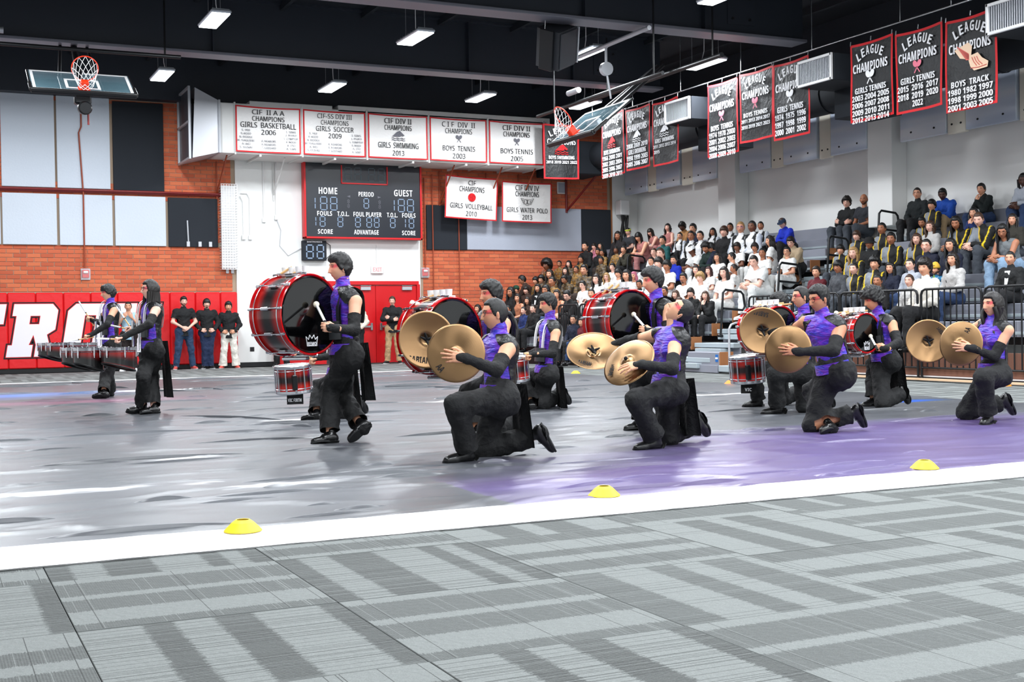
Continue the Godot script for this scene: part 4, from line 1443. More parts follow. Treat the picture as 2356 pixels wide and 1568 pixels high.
func build_floor() -> void:
	var f := structnode("floor")
	part("slab", boxmesh(Vector3(25.3, 0.3, 38.6), 0.0), mat("carpet_base", Color(0.42, 0.44, 0.44), 0.95), f, Transform3D(Basis(), Vector3(6.5, -0.165, -12.75)))
	var tm := []
	for k in 5:
		var m := mat("carpet_%d" % k, Color.WHITE, 0.95)
		m.albedo_texture = carpet_image(100 + k, [0.35, 1.7, 0.5, 0.7, 1.4][k])
		m.heightmap_enabled = true
		m.heightmap_texture = grain_noise
		m.heightmap_scale = 0.3
		tm.append(m)
	var P := 0.925
	var tile := G.new()
	tile.box(Vector3(0, -0.006, 0), Vector3(P - 0.003, 0.012, P - 0.003), 0.002)
	var tmesh := tile.mesh()
	var count := 0
	var far := []
	for iz in range(-34, -1):
		for ix in range(-4, 21):
			var cx := 0.455 + (ix + 0.5) * P - P * 1.0
			var cz := -3.54 + (iz + 4) * P - P * 0.5 + P * 0.0
			if cz < ZW + 0.3:
				continue
			var near := cz > -6.4
			var infar := cz < -24.9
			var inright := cx > 11.1 and cx < 14.3
			if not (near or infar or inright):
				continue
			# keep to what the camera can see
			var d := Vector3(cx, 0, cz) - Vector3(0, 1.03, 0)
			var depth := d.dot(-CAMZ)
			if depth < 2.6 or absf(d.dot(CAMX)) > depth * 0.46 + 0.9:
				continue
			var h := absi((ix * 7 + iz * 13) % 5)
			var odd := (ix + iz) & 1
			var mi: int = [1, 4, 1, 3, 4][h] if odd == 1 and cx < 2.0 else [0, 2, 3, 0, 2][h]
			var turn := PI / 2 if odd == 1 else 0.0
			if h == 3:
				turn += PI
			var xf := Transform3D(Basis(Vector3.UP, turn), Vector3(cx, rng.randf() * 0.002 - 0.001, cz))
			if count < 300:
				part("carpet_tile", tmesh, tm[mi], f, xf)
				count += 1
	build_tarp()

func build_tarp() -> void:
	var X0 := -5.6
	var X1 := 11.6
	var Z0 := -25.5
	var Z1 := -6.3
	# painted floor cloth: base, purple corner, blue and rose streaks, scuffs of white
	var nx := 900
	var nz := 1000
	var fn := FastNoiseLite.new()
	fn.seed = 3
	fn.frequency = 0.012
	fn.fractal_octaves = 4
	var fs := FastNoiseLite.new()
	fs.seed = 8
	fs.frequency = 0.03
	fs.fractal_octaves = 3
	var data := PackedByteArray()
	data.resize(nx * nz * 3)
	var scuff := [Vector4(2.2, -7.9, 0.5, 0.16), Vector4(0.6, -8.3, 1.2, 0.14), Vector4(3.55, -13.3, 0.35, 0.1), Vector4(6.2, -21.3, 0.6, 0.12), Vector4(3.4, -21.0, 0.9, 0.35), Vector4(6.5, -15.2, 0.7, 0.3), Vector4(5.6, -17.9, 0.3, 0.15), Vector4(10.3, -14.2, 1.6, 0.16), Vector4(4.4, -14.2, 0.3, 0.12), Vector4(1.8, -9.9, 0.4, 0.1), Vector4(8.0, -16.8, 0.3, 0.1)]
	for j in nz:
		var z := Z0 + (Z1 - Z0) * (j + 0.5) / nz
		for i in nx:
			var x := X0 + (X1 - X0) * (i + 0.5) / nx
			var a := fn.get_noise_2d(x * 8.0, z * 34.0)
			var l := 0.325 + 0.085 * a + 0.03 * fs.get_noise_2d(x * 3.0, z * 3.0)
			var r := l * 0.97
			var g := l * 1.0
			var b := l * 1.06
			if z > -10.2 and x > 3.0:
				var e := (x - 4.3) * 0.5 + (z + 8.6) * 0.55 + a * 1.1
				e = minf(e, (z + 9.4 + a * 0.9) * 1.4)
				var t := clampf(e, 0.0, 1.0) * 0.85
				if t > 0.0:
					var m := 0.5 + 0.9 * fs.get_noise_2d(x * 14.0, z * 40.0)
					r = lerpf(r, 0.33 + 0.06 * m, t)
					g = lerpf(g, 0.25 + 0.08 * m, t)
					b = lerpf(b, 0.46 + 0.09 * m, t)
			if z < -15.0 and x < 4.5:
				var s1 := clampf(1.0 - absf(z + 20.6 - a * 0.8) / 1.0, 0.0, 1.0) * clampf((3.4 - x) / 2.0, 0.0, 1.0)
				r = lerpf(r, 0.32, s1)
				g = lerpf(g, 0.52, s1)
				b = lerpf(b, 0.86, s1)
				var s2 := clampf(1.0 - absf(z + 18.4 - a * 0.8) / 0.9, 0.0, 1.0) * clampf((4.3 - x) / 2.0, 0.0, 1.0) * 0.8
				r = lerpf(r, 0.58, s2)
				g = lerpf(g, 0.36, s2)
				b = lerpf(b, 0.46, s2)
			if x > 10.0 and z > -11.9 and z < -11.2:
				var s3 := clampf(1.0 - absf(x - 10.75) / 0.7, 0.0, 1.0) * clampf(1.0 - absf(z + 11.6) / 0.25, 0.0, 1.0) * 1.6
				s3 = clampf(s3, 0.0, 1.0)
				r = lerpf(r, 0.08, s3)
				g = lerpf(g, 0.32, s3)
				b = lerpf(b, 0.72, s3)
			var o := (j * nx + i) * 3
			data[o] = clampi(int(r * 255), 0, 255)
			data[o + 1] = clampi(int(g * 255), 0, 255)
			data[o + 2] = clampi(int(b * 255), 0, 255)
	for s in scuff:
		var i0 := int((s.x - s.z - X0) / (X1 - X0) * nx)
		var i1 := int((s.x + s.z - X0) / (X1 - X0) * nx)
		var j0 := int((s.y - s.w - Z0) / (Z1 - Z0) * nz)
		var j1 := int((s.y + s.w - Z0) / (Z1 - Z0) * nz)
		for j in range(maxi(j0, 0), mini(j1, nz)):
			for i in range(maxi(i0, 0), mini(i1, nx)):
				var dx := (float(i) - (i0 + i1) / 2.0) / maxf(1.0, (i1 - i0) / 2.0)
				var dz := (float(j) - (j0 + j1) / 2.0) / maxf(1.0, (j1 - j0) / 2.0)
				var t := clampf(1.0 - sqrt(dx * dx + dz * dz) + 0.7 * fs.get_noise_2d(i * 1.5, j * 6.0), 0.0, 1.0)
				t = clampf(t * 1.6, 0.0, 0.9)
				var o := (j * nx + i) * 3
				for q in 3:
					data[o + q] = int(lerpf(data[o + q], 236.0, t))
	var tex := ImageTexture.create_from_image(Image.create_from_data(nx, nz, false, Image.FORMAT_RGB8, data))
	var m := mat("tarp", Color.WHITE, 0.36)
	m.albedo_texture = tex
	m.metallic_specular = 0.55
	# wrinkles as real height: a grid that carries folds and sags
	var w1 := FastNoiseLite.new()
	w1.seed = 31
	w1.frequency = 1.0
	w1.fractal_type = FastNoiseLite.FRACTAL_RIDGED
	w1.fractal_octaves = 2
	var w2 := FastNoiseLite.new()
	w2.seed = 77
	w2.frequency = 1.0
	w2.fractal_octaves = 3
	var g := G.new()
	var cols := 330
	var zs := PackedFloat32Array()
	var z := Z1
	while z > Z0:
		zs.append(z)
		z -= 0.035 + (Z1 - z) * 0.0042
	zs.append(Z0)
	var rows := zs.size()
	for j in rows:
		for i in cols + 1:
			var x := X0 + (X1 - X0) * i / cols
			var zz := zs[j]
			var q := zz + 0.14 * w2.get_noise_2d(x * 0.35, zz * 0.5) * 3.0 + 0.05 * x
			var rd := w1.get_noise_2d(x * 0.30, q * 1.75)
			var h := 0.005 + 0.012 * maxf(0.0, rd - 0.45) / 0.55 + 0.005 * (w2.get_noise_2d(x * 0.9, zz * 2.6) + 0.5)
			h += 0.010 * maxf(0.0, w1.get_noise_2d(x * 0.12 + 40.0, q * 0.9) - 0.72) / 0.28
			var edge := minf(minf(x - X0, X1 - x), minf(zz - Z0, Z1 - zz))
			if edge < 0.02:
				h = 0.004
			g.v.append(Vector3(x, maxf(h, 0.002), zz))
			g.u.append(Vector2((x - X0) / (X1 - X0), (zz - Z0) / (Z1 - Z0)))
			g.c.append(Color.WHITE)
	for j in rows:
		for i in cols + 1:
			var a := g.v[j * (cols + 1) + mini(i + 1, cols)] - g.v[j * (cols + 1) + maxi(i - 1, 0)]
			var b := g.v[mini(j + 1, rows - 1) * (cols + 1) + i] - g.v[maxi(j - 1, 0) * (cols + 1) + i]
			g.n.append(a.cross(b).normalized() * (1.0 if a.cross(b).y > 0 else -1.0))
	for j in rows - 1:
		for i in cols:
			var p := j * (cols + 1) + i
			g.i.append_array(PackedInt32Array([p, p + cols + 1, p + cols + 2, p, p + cols + 2, p + 1]))
	# orientation is the same for every cell: check one
	var t0 := (g.v[g.i[2]] - g.v[g.i[0]]).cross(g.v[g.i[1]] - g.v[g.i[0]])
	if t0.y < 0.0:
		for k in range(0, g.i.size(), 3):
			var s := g.i[k + 1]
			g.i[k + 1] = g.i[k + 2]
			g.i[k + 2] = s
	var tp := thing("floor_tarp", "large wrinkled grey floor tarp painted with purple, blue and rose streaks", "tarp")
	part("sheet", g.mesh(), m, tp)
	# creases: long low folds with a steep near side
	var fg := G.new()
	var fr_ := RandomNumberGenerator.new()
	fr_.seed = 99
	for k in 230:
		var zz := lerpf(Z1 - 0.15, Z0 + 0.6, pow(fr_.randf(), 1.5))
		var xx := lerpf(X0 + 1.0, X1 - 1.0, fr_.randf())
		var len := (0.25 + 1.5 * pow(fr_.randf(), 2.0)) * (1.0 + (Z1 - zz) * 0.05)
		var hh := (0.010 + 0.014 * fr_.randf()) * (1.0 + (Z1 - zz) * 0.03)
		var wd := 0.05 + 0.05 * fr_.randf()
		var ang := (fr_.randf() - 0.5) * 0.16 + (0.9 if k % 17 == 0 else 0.0)
		var cv := (fr_.randf() - 0.5) * 0.16
		fg.sheet(func(s: float, t: float) -> Vector3:
			var e := sin(PI * s)
			var u := (s - 0.5) * len
			var v := cv * (1.0 - 4.0 * (s - 0.5) * (s - 0.5)) * len * 0.5
			var y: float = [0.0, 0.0, 0.93, 1.0, 0.5, 0.0][int(round(t * 5.0))]
			var w: float = [0.012, 0.004, 0.0, -0.012, -wd * 0.5, -wd][int(round(t * 5.0))]
			return Vector3(xx + u * cos(ang) + v * sin(ang), 0.002 + (0.004 + hh) * y * e + 0.004 * e, zz + u * sin(ang) + (w + v)), 14, 5)
	for k in fg.v.size():
		fg.u[k] = Vector2((fg.v[k].x - X0) / (X1 - X0), (fg.v[k].z - Z0) / (Z1 - Z0))
	part("folds", fg.mesh(), m, tp).set_meta("kind", "stuff")
	# white tape along the near edge and round the far edges
	var tape := G.new()
	var fl := FastNoiseLite.new()
	fl.seed = 12
	fl.frequency = 0.9
	tape.sheet(func(s: float, t: float) -> Vector3:
		var x := lerpf(-5.6, 11.7, s)
		return Vector3(x, 0.0075 + 0.003 * fl.get_noise_2d(x * 3.0, t), lerpf(-5.74, -6.33, t) + (0.01 * fl.get_noise_2d(x * 4.0, t * 30.0))), 200, 3, 0.005)
	var o := part("edge_tape", tape.mesh(), mat("tape_white", Color(0.96, 0.96, 0.96), 0.5), self)
	tag(o, "broad white tape along the near edge of the tarp", "tape")
	var t2 := G.new()
	t2.box(Vector3(3.0, 0.013, -25.5), Vector3(17.2, 0.008, 0.16))
	o = part("edge_tape", t2.mesh(), mats.tape_white, self)
	tag(o, "narrow white tape along the tarp's far edge before the red pads", "tape")
	# cones
	var cone: Node3D = null
	for c in [[1.43, -6.2, "yellow disc cone on the white tape at the lower left"], [3.59, -6.36, "yellow disc cone on the white tape at the middle"], [6.07, -6.38, "yellow disc cone on the white tape at the right"], [11.71, -21.82, "yellow disc cone far back beside the bleachers"], [11.55, -16.36, "orange disc cone behind the hanging snare drum"], [14.2, -13.3, "orange disc cone by the fence at the right edge"]]:
		if cone == null:
			cone = thing("disc_cone", c[2], "cone", Vector3(c[0], 0.012, c[1]), 0.0, "disc cones on the floor")
			var cg := G.new()
			cg.lathe([Vector2(0.03, 0.055), Vector2(0.035, 0.056), Vector2(0.055, 0.042), Vector2(0.093, 0.004), Vector2(0.095, 0.0), Vector2(0.09, 0.0), Vector2(0.05, 0.038), Vector2(0.03, 0.052)], 32)
			part("dish", cg.mesh(), mats.cone_yellow, cone)
		else:
			var d := copy_thing(cone, c[2], Vector3(c[0], 0.012 if c[0] < 11.6 else 0.003, c[1]))
			if c[2].begins_with("orange"):
				(d.get_child(0) as MeshInstance3D).material_override = mats.cone_orange

# ---------------------------------------------------------------- bleachers

const RX := 13.74
const RD := 0.56
const RH := 0.405
const RR := 0.2705

func seat_x(k: int) -> float:
	return RX + RD * k

func seat_y(k: int) -> float:
	return RH + RR * k

func build_bleachers() -> void:
	var secs := [[-31.2, -21.5, 1, "far bleacher section of grey benches beside the end wall"], [-20.1, -8.6, 2, "near bleacher section of grey benches behind the black fence"]]
	for s in secs:
		var o := thing("bleacher", s[3], "bleacher", Vector3.ZERO)
		if s[2] == 1:
			# this bank stands a little askew: its far end comes out from the wall
			o.transform = Transform3D(Basis(Vector3.UP, SLANT), Vector3(RX, 0, -21)) * Transform3D(Basis(), Vector3(-RX, 0, 21))
		for k in range(s[2], 10):
			var x := seat_x(k)
			var y := seat_y(k)
			var z: float = s[0]
			while z < s[1] - 0.2:
				var z1: float = minf(z + 1.6, s[1])
				var g := G.new()
				g.box(Vector3(x + 0.14, y - 0.125, (z + z1) / 2), Vector3(0.28, 0.25, z1 - z - 0.006), 0.012)
				part("bench", g.mesh(), mats.seat_grey, o)
				z = z1
			part("footboard", boxmesh(Vector3(RD + 0.02, 0.05, s[1] - s[0]), 0.006, Vector3(x + RD / 2, y - 0.19, (s[0] + s[1]) / 2)), mats.deck_grey, o)
			part("riser", boxmesh(Vector3(0.03, 0.14, s[1] - s[0]), 0.0, Vector3(x + 0.3, y - 0.3, (s[0] + s[1]) / 2)), mats.black_satin, o)
			part("end_cap", boxmesh(Vector3(0.29, 0.26, 0.02), 0.004, Vector3(x + 0.14, y - 0.125, s[1] + 0.01 if s[2] == 1 else s[0] - 0.01)), mats.wood_edge, o)
		part("rear_board", boxmesh(Vector3(0.04, 0.5, s[1] - s[0]), 0.0, Vector3(seat_x(9) + 0.31, seat_y(9) + 0.02, (s[0] + s[1]) / 2)), mats.seat_grey, o)
		if s[2] == 1:
			part("front_kick", boxmesh(Vector3(0.04, 0.3, s[1] - s[0]), 0.0, Vector3(RX + 0.6, 0.15, (s[0] + s[1]) / 2)), mats.black_satin, o)
		else:
			part("front_board", boxmesh(Vector3(0.04, 0.42, s[1] - s[0]), 0.004, Vector3(14.78, 0.25, (s[0] + s[1]) / 2)), mats.wood_front, o)
			struct("trim_17", boxmesh(Vector3(0.16, 0.03, s[1] - s[0]), 0.004, Vector3(14.6, 0.018, (s[0] + s[1]) / 2)), mats.tan_edge)
			part("front_strip", boxmesh(Vector3(0.03, 0.02, s[1] - s[0]), 0.0, Vector3(14.757, 0.06, (s[0] + s[1]) / 2)), mats.white_paint, o)
	# aisle of steps between the sections
	var a := thing("aisle_steps", "light grey aisle steps between the two bleacher sections", "steps", Vector3.ZERO)
	for k in 10:
		var x := seat_x(k)
		var y := seat_y(k)
		part("tread", boxmesh(Vector3(RD + 0.02, 0.09, 1.36), 0.008, Vector3(x + RD / 2, y - 0.16, -20.8)), mats.deck_grey, a)
		part("half_step", boxmesh(Vector3(0.28, 0.1, 0.9), 0.008, Vector3(x + 0.02, y - 0.27, -20.85)), mats.deck_grey, a)
		part("riser", boxmesh(Vector3(0.03, 0.3, 1.36), 0.0, Vector3(x + 0.16, y - 0.34, -20.8)), mats.seat_grey, a)
	var st := thing("front_bench", "front grey bench with a blue row label at the foot of the aisle", "bench", Vector3(RX + 0.05, 0, -20.35))
	part("bench", boxmesh(Vector3(0.3, 0.27, 1.1), 0.012, Vector3(0.1, 0.27, 0)), mats.seat_grey, st)
	part("end_cap", boxmesh(Vector3(0.31, 0.28, 0.025), 0.004, Vector3(0.1, 0.27, 0.56)), mats.wood_edge, st)
	part("plank", boxmesh(Vector3(0.04, 0.15, 2.2), 0.006, Vector3(-0.08, 0.085, -0.55)), mats.seat_grey, st)
	var lb := part("row_label", boxmesh(Vector3(0.006, 0.14, 0.085), 0.0, Vector3(-0.053, 0.29, 0.46)), mats.sign_blue, st)
	part("label_band", boxmesh(Vector3(0.004, 0.035, 0.08), 0.0, Vector3(-0.057, 0.29, 0.46)), mats.letter_white, lb)
	# handrails
	for h in [[2, -21.15, "black aisle handrail loop in front of the black-clad front row"], [4, -20.75, "black aisle handrail loop before the white-clad group's aisle end"], [6, -20.55, "black aisle handrail loop beside the beige-sweater spectator"], [8, -20.3, "black handrail loop beside the bearded spectator"], [6, -27.6, "black handrail loop beside the pink lace dress spectators"]]:
		var o := thing("handrail", h[2], "handrail", Vector3(seat_x(h[0]) + (SLANT * (h[1] + 21.0) if h[1] < -22.0 else 0.0), seat_y(h[0]) - 0.15, h[1]), 0.0, "aisle handrails")
		var g := G.new()
		g.tube([Vector3(-0.15, -0.1, 0), Vector3(-0.1, 0.5, 0), Vector3(-0.08, 0.78, 0), Vector3(-0.02, 0.84, 0), Vector3(0.36, 0.80, 0), Vector3(0.42, 0.74, 0), Vector3(0.46, 0.5, 0), Vector3(0.40, 0.42, 0), Vector3(-0.08, 0.46, 0)], 0.024, 8)
		part("rail", g.mesh(), mats.black_metal, o)
		part("foot", boxmesh(Vector3(0.12, 0.05, 0.1), 0.01, Vector3(-0.15, -0.1, 0)), mats.black_metal, o)
	var hr := thing("handrail", "grey bent handrail at the foot of the aisle steps", "handrail", Vector3(RX, 0, -19.55), 0.0, "aisle handrails")
	var g3 := G.new()
	g3.tube([Vector3(0.05, 0.1, 0), Vector3(0.05, 0.85, 0), Vector3(0.1, 0.93, 0), Vector3(0.2, 0.96, 0), Vector3(0.9, 1.0, 0)], 0.022, 8)
	part("rail", g3.mesh(), mats.galv, hr)
	part("foot", boxmesh(Vector3(0.3, 0.12, 0.3), 0.01, Vector3(0.05, 0.1, 0)), mats.deck_grey, hr)
	# black steel fence, panel by panel
	fence_panel(-20.16, -18.83, 14.7, 0.2, 1.47, 8, "first")
	fence_panel(-18.79, -17.5, 14.7, 0.2, 1.47, 8, "second")
	fence_panel(-17.46, -15.57, 14.7, 0.2, 1.47, 12, "third")
	fence_panel(-15.49, -14.21, 14.7, 0.2, 1.47, 9, "fourth")
	fence_panel(-14.15, -12.3, 14.7, 0.2, 1.47, 12, "fifth")
	fence_panel(-12.24, -10.4, 14.7, 0.2, 1.47, 12, "sixth")
	var fp := fence_panel(-25.95, -25.0, 13.5, 0.15, 1.42, 7, "")
	fp.set_meta("label", "black barred guard rail at the far bench front, left panel")
	fp = fence_panel(-24.92, -23.97, 13.5, 0.15, 1.42, 7, "")
	fp.set_meta("label", "black barred guard rail at the far bench front, right panel")

func fence_panel(z0: float, z1: float, x: float, y0: float, y1: float, bars: int, which: String) -> Node3D:
	var o := thing("guard_fence", "black barred fence panel before the near bleacher, %s from the aisle" % which, "fence", Vector3(x, 0, 0), 0.0, "fence panels in front of the bleachers")
	var g := G.new()
	var r := 0.09
	g.tube([Vector3(0, 0.0, z0), Vector3(0, y1 - r, z0), Vector3(0, y1 - r * 0.3, z0 + r * 0.3), Vector3(0, y1, z0 + r), Vector3(0, y1, z1 - r), Vector3(0, y1 - r * 0.3, z1 - r * 0.3), Vector3(0, y1 - r, z1), Vector3(0, 0.0, z1)], 0.021, 8)
	g.bar(Vector3(0, y0, z0), Vector3(0, y0, z1), 0.018, 8)
	part("hoop_frame", g.mesh(), mats.black_metal, o)
	var b := G.new()
	b.bar(Vector3(0, y0, 0), Vector3(0, y1, 0), 0.0125, 6)
	var bm := b.mesh()
	for k in bars:
		part("fence_bar", bm, mats.black_metal, o, Transform3D(Basis(), Vector3(0, 0, lerpf(z0, z1, (k + 1.0) / (bars + 1)))))
	return o

# ---------------------------------------------------------------- figures: smooth unions of tapered capsules, meshed as surface nets

class Field:
	var o: Vector3
	var h: float
	var nx: int
	var ny: int
	var nz: int
	var d := PackedFloat32Array()
	var k := 0.03
	var lo: PackedInt32Array
	var hi: PackedInt32Array

	func _init(mn: Vector3, mx: Vector3, cell: float, blend := 0.03) -> void:
		h = cell
		k = blend
		o = mn - Vector3.ONE * (cell * 3.0)
		var s := (mx - mn) / cell
		nx = int(s.x) + 8
		ny = int(s.y) + 8
		nz = int(s.z) + 8
		d.resize(nx * ny * nz)
		d.fill(1.0)
		lo.resize(ny * nz)
		lo.fill(1 << 20)
		hi.resize(ny * nz)
		hi.fill(-1)

	# capsule a -> b with radii ra, rb; across axis w the section is s times thinner
	func cap(a: Vector3, b: Vector3, ra: float, rb: float, w := Vector3.ZERO, s := 1.0, kk := -1.0) -> void:
		var kb := k if kk < 0.0 else kk
		var pad := maxf(ra, rb) + kb + h * 2.0
		var mn := (a.min(b) - Vector3.ONE * pad - o) / h
		var mx := (a.max(b) + Vector3.ONE * pad - o) / h
		var x0 := maxi(0, int(mn.x))
		var x1 := mini(nx - 1, int(mx.x) + 1)
		var y0 := maxi(0, int(mn.y))
		var y1 := mini(ny - 1, int(mx.y) + 1)
		var z0 := maxi(0, int(mn.z))
		var z1 := mini(nz - 1, int(mx.z) + 1)
		var ab := b - a
		var inv := 1.0 / maxf(ab.length_squared(), 1e-9)
		var rd := rb - ra
		var f := s * s - 1.0
		var k4 := 0.25 / kb
		var flat := f > 0.001
		var dx := ab.x * inv
		for z in range(z0, z1 + 1):
			var pz := o.z + z * h - a.z
			for y in range(y0, y1 + 1):
				var py := o.y + y * h - a.y
				var r := z * ny + y
				if lo[r] > x0:
					lo[r] = x0
				if hi[r] < x1:
					hi[r] = x1
				var t0 := (py * ab.y + pz * ab.z) * inv
				var i := r * nx + x0
				var px := o.x + x0 * h - a.x
				for x in range(x0, x1 + 1):
					var t := clampf(px * dx + t0, 0.0, 1.0)
					var q := Vector3(px - ab.x * t, py - ab.y * t, pz - ab.z * t)
					var l2 := q.length_squared()
					if flat:
						var qw := q.dot(w)
						l2 += f * qw * qw
					var l := sqrt(l2) - ra - rd * t
					var e := d[i]
					var m := kb - absf(l - e)
					if m > 0.0:
						d[i] = minf(l, e) - m * m * k4
					elif l < e:
						d[i] = l
					i += 1
					px += h

	func net(g: G) -> void:
		var vid := PackedInt32Array()
		vid.resize(nx * ny * nz)
		vid.fill(-1)
		var sy := nx
		var sz := nx * ny
		var base := g.v.size()
		var cells := PackedInt32Array()
		for z in nz - 1:
			for y in ny - 1:
				var r := z * ny + y
				var a := mini(lo[r], lo[r + 1])
				var b := maxi(hi[r], hi[r + 1])
				if r + ny + 1 < ny * nz:
					a = mini(a, mini(lo[r + ny], lo[r + ny + 1]))
					b = maxi(b, maxi(hi[r + ny], hi[r + ny + 1]))
				if b < 0:
					continue
				for x in range(maxi(a - 1, 0), mini(b + 1, nx - 1)):
					var i := r * nx + x
					var s := int(d[i] < 0.0) + int(d[i + 1] < 0.0) + int(d[i + sy] < 0.0) + int(d[i + sy + 1] < 0.0) + int(d[i + sz] < 0.0) + int(d[i + sz + 1] < 0.0) + int(d[i + sz + sy] < 0.0) + int(d[i + sz + sy + 1] < 0.0)
					if s == 0 or s == 8:
						continue
					var c0 := d[i]
					var c1 := d[i + 1]
					var c2 := d[i + sy]
					var c3 := d[i + sy + 1]
					var c4 := d[i + sz]
					var c5 := d[i + sz + 1]
					var c6 := d[i + sz + sy]
					var c7 := d[i + sz + sy + 1]
					var p := Vector3.ZERO
					var n := 0.0
					if (c0 < 0.0) != (c1 < 0.0): p += Vector3(c0 / (c0 - c1), 0, 0); n += 1.0
					if (c2 < 0.0) != (c3 < 0.0): p += Vector3(c2 / (c2 - c3), 1, 0); n += 1.0
					if (c4 < 0.0) != (c5 < 0.0): p += Vector3(c4 / (c4 - c5), 0, 1); n += 1.0
					if (c6 < 0.0) != (c7 < 0.0): p += Vector3(c6 / (c6 - c7), 1, 1); n += 1.0
					if (c0 < 0.0) != (c2 < 0.0): p += Vector3(0, c0 / (c0 - c2), 0); n += 1.0
					if (c1 < 0.0) != (c3 < 0.0): p += Vector3(1, c1 / (c1 - c3), 0); n += 1.0
					if (c4 < 0.0) != (c6 < 0.0): p += Vector3(0, c4 / (c4 - c6), 1); n += 1.0
					if (c5 < 0.0) != (c7 < 0.0): p += Vector3(1, c5 / (c5 - c7), 1); n += 1.0
					if (c0 < 0.0) != (c4 < 0.0): p += Vector3(0, 0, c0 / (c0 - c4)); n += 1.0
					if (c1 < 0.0) != (c5 < 0.0): p += Vector3(1, 0, c1 / (c1 - c5)); n += 1.0
					if (c2 < 0.0) != (c6 < 0.0): p += Vector3(0, 1, c2 / (c2 - c6)); n += 1.0
					if (c3 < 0.0) != (c7 < 0.0): p += Vector3(1, 1, c3 / (c3 - c7)); n += 1.0
					vid[i] = g.v.size()
					cells.append(i)
					g.v.append(o + (Vector3(x, y, z) + p / n) * h)
					g.n.append(Vector3(c1 + c3 + c5 + c7 - c0 - c2 - c4 - c6, c2 + c3 + c6 + c7 - c0 - c1 - c4 - c5, c4 + c5 + c6 + c7 - c0 - c1 - c2 - c3).normalized())
					g.u.append(Vector2.ZERO)
					g.c.append(g.col)
		for i in cells:
			var inside := d[i] < 0.0
			# edges that start at this cell's corner
			if inside != (d[i + 1] < 0.0):
				_quad(g, vid[i], vid[i - sy], vid[i - sy - sz], vid[i - sz])
			if inside != (d[i + sy] < 0.0):
				_quad(g, vid[i], vid[i - 1], vid[i - 1 - sz], vid[i - sz])
			if inside != (d[i + sz] < 0.0):
				_quad(g, vid[i], vid[i - 1], vid[i - 1 - sy], vid[i - sy])

	func _quad(g: G, a: int, b: int, c: int, e: int) -> void:
		if a < 0 or b < 0 or c < 0 or e < 0:
			return
		g.tri(a, b, c)
		g.tri(a, c, e)

# cut a mesh in two along fn(p, n) = 0; [where fn >= 0, where fn < 0]
func split(g: G, fn: Callable) -> Array:
	var val := PackedFloat32Array()
	val.resize(g.v.size())
	for k in g.v.size():
		val[k] = fn.call(g.v[k], g.n[k])
	var out := [G.new(), G.new()]
	var maps := [{}, {}]
	for t in range(0, g.i.size(), 3):
		var ids := [g.i[t], g.i[t + 1], g.i[t + 2]]
		var sg := int(val[ids[0]] >= 0.0) + int(val[ids[1]] >= 0.0) + int(val[ids[2]] >= 0.0)
		for side in 2:
			if (side == 0 and sg == 0) or (side == 1 and sg == 3):
				continue
			var og: G = out[side]
			var mp: Dictionary = maps[side]
			var poly := []
			for e in 3:
				var a: int = ids[e]
				var b: int = ids[(e + 1) % 3]
				var ina := (val[a] >= 0.0) == (side == 0)
				var inb := (val[b] >= 0.0) == (side == 0)
				if ina:
					if not mp.has(a):
						mp[a] = og.vert(g.v[a], g.n[a])
						og.c[og.c.size() - 1] = g.c[a]
					poly.append(mp[a])
				if ina != inb:
					var key := (a << 24 | b) if a < b else (b << 24 | a)
					if not mp.has(key + (1 << 50)):
						var f := val[a] / (val[a] - val[b])
						mp[key + (1 << 50)] = og.vert(g.v[a].lerp(g.v[b], f), g.n[a].lerp(g.n[b], f).normalized())
					poly.append(mp[key + (1 << 50)])
			for e in range(1, poly.size() - 1):
				og.i.append_array(PackedInt32Array([poly[0], poly[e], poly[e + 1]]))
	return out

func inflate(g: G, by: float) -> void:
	for k in g.v.size():
		g.v[k] += g.n[k] * by

func crumple(g: G, amp: float, freq: Vector3, sd: int) -> void:
	var n := FastNoiseLite.new()
	n.seed = sd
	n.frequency = 1.0
	n.fractal_octaves = 2
	for k in g.v.size():
		g.v[k] += g.n[k] * (amp * n.get_noise_3dv(g.v[k] * freq))
	renormal(g)

func renormal(g: G) -> void:
	var nn := PackedVector3Array()
	nn.resize(g.v.size())
	for t in range(0, g.i.size(), 3):
		var a := g.i[t]
		var b := g.i[t + 1]
		var c := g.i[t + 2]
		var f := (g.v[c] - g.v[a]).cross(g.v[b] - g.v[a])
		nn[a] += f
		nn[b] += f
		nn[c] += f
	for k in nn.size():
		if nn[k].length_squared() > 1e-20:
			g.n[k] = nn[k].normalized()

# ---------------------------------------------------------------- heads (face towards +z, up +y, left +x)

var head_cache := {}

func sm(a: float, b: float, x: float) -> float:
	return smoothstep(a, b, x)

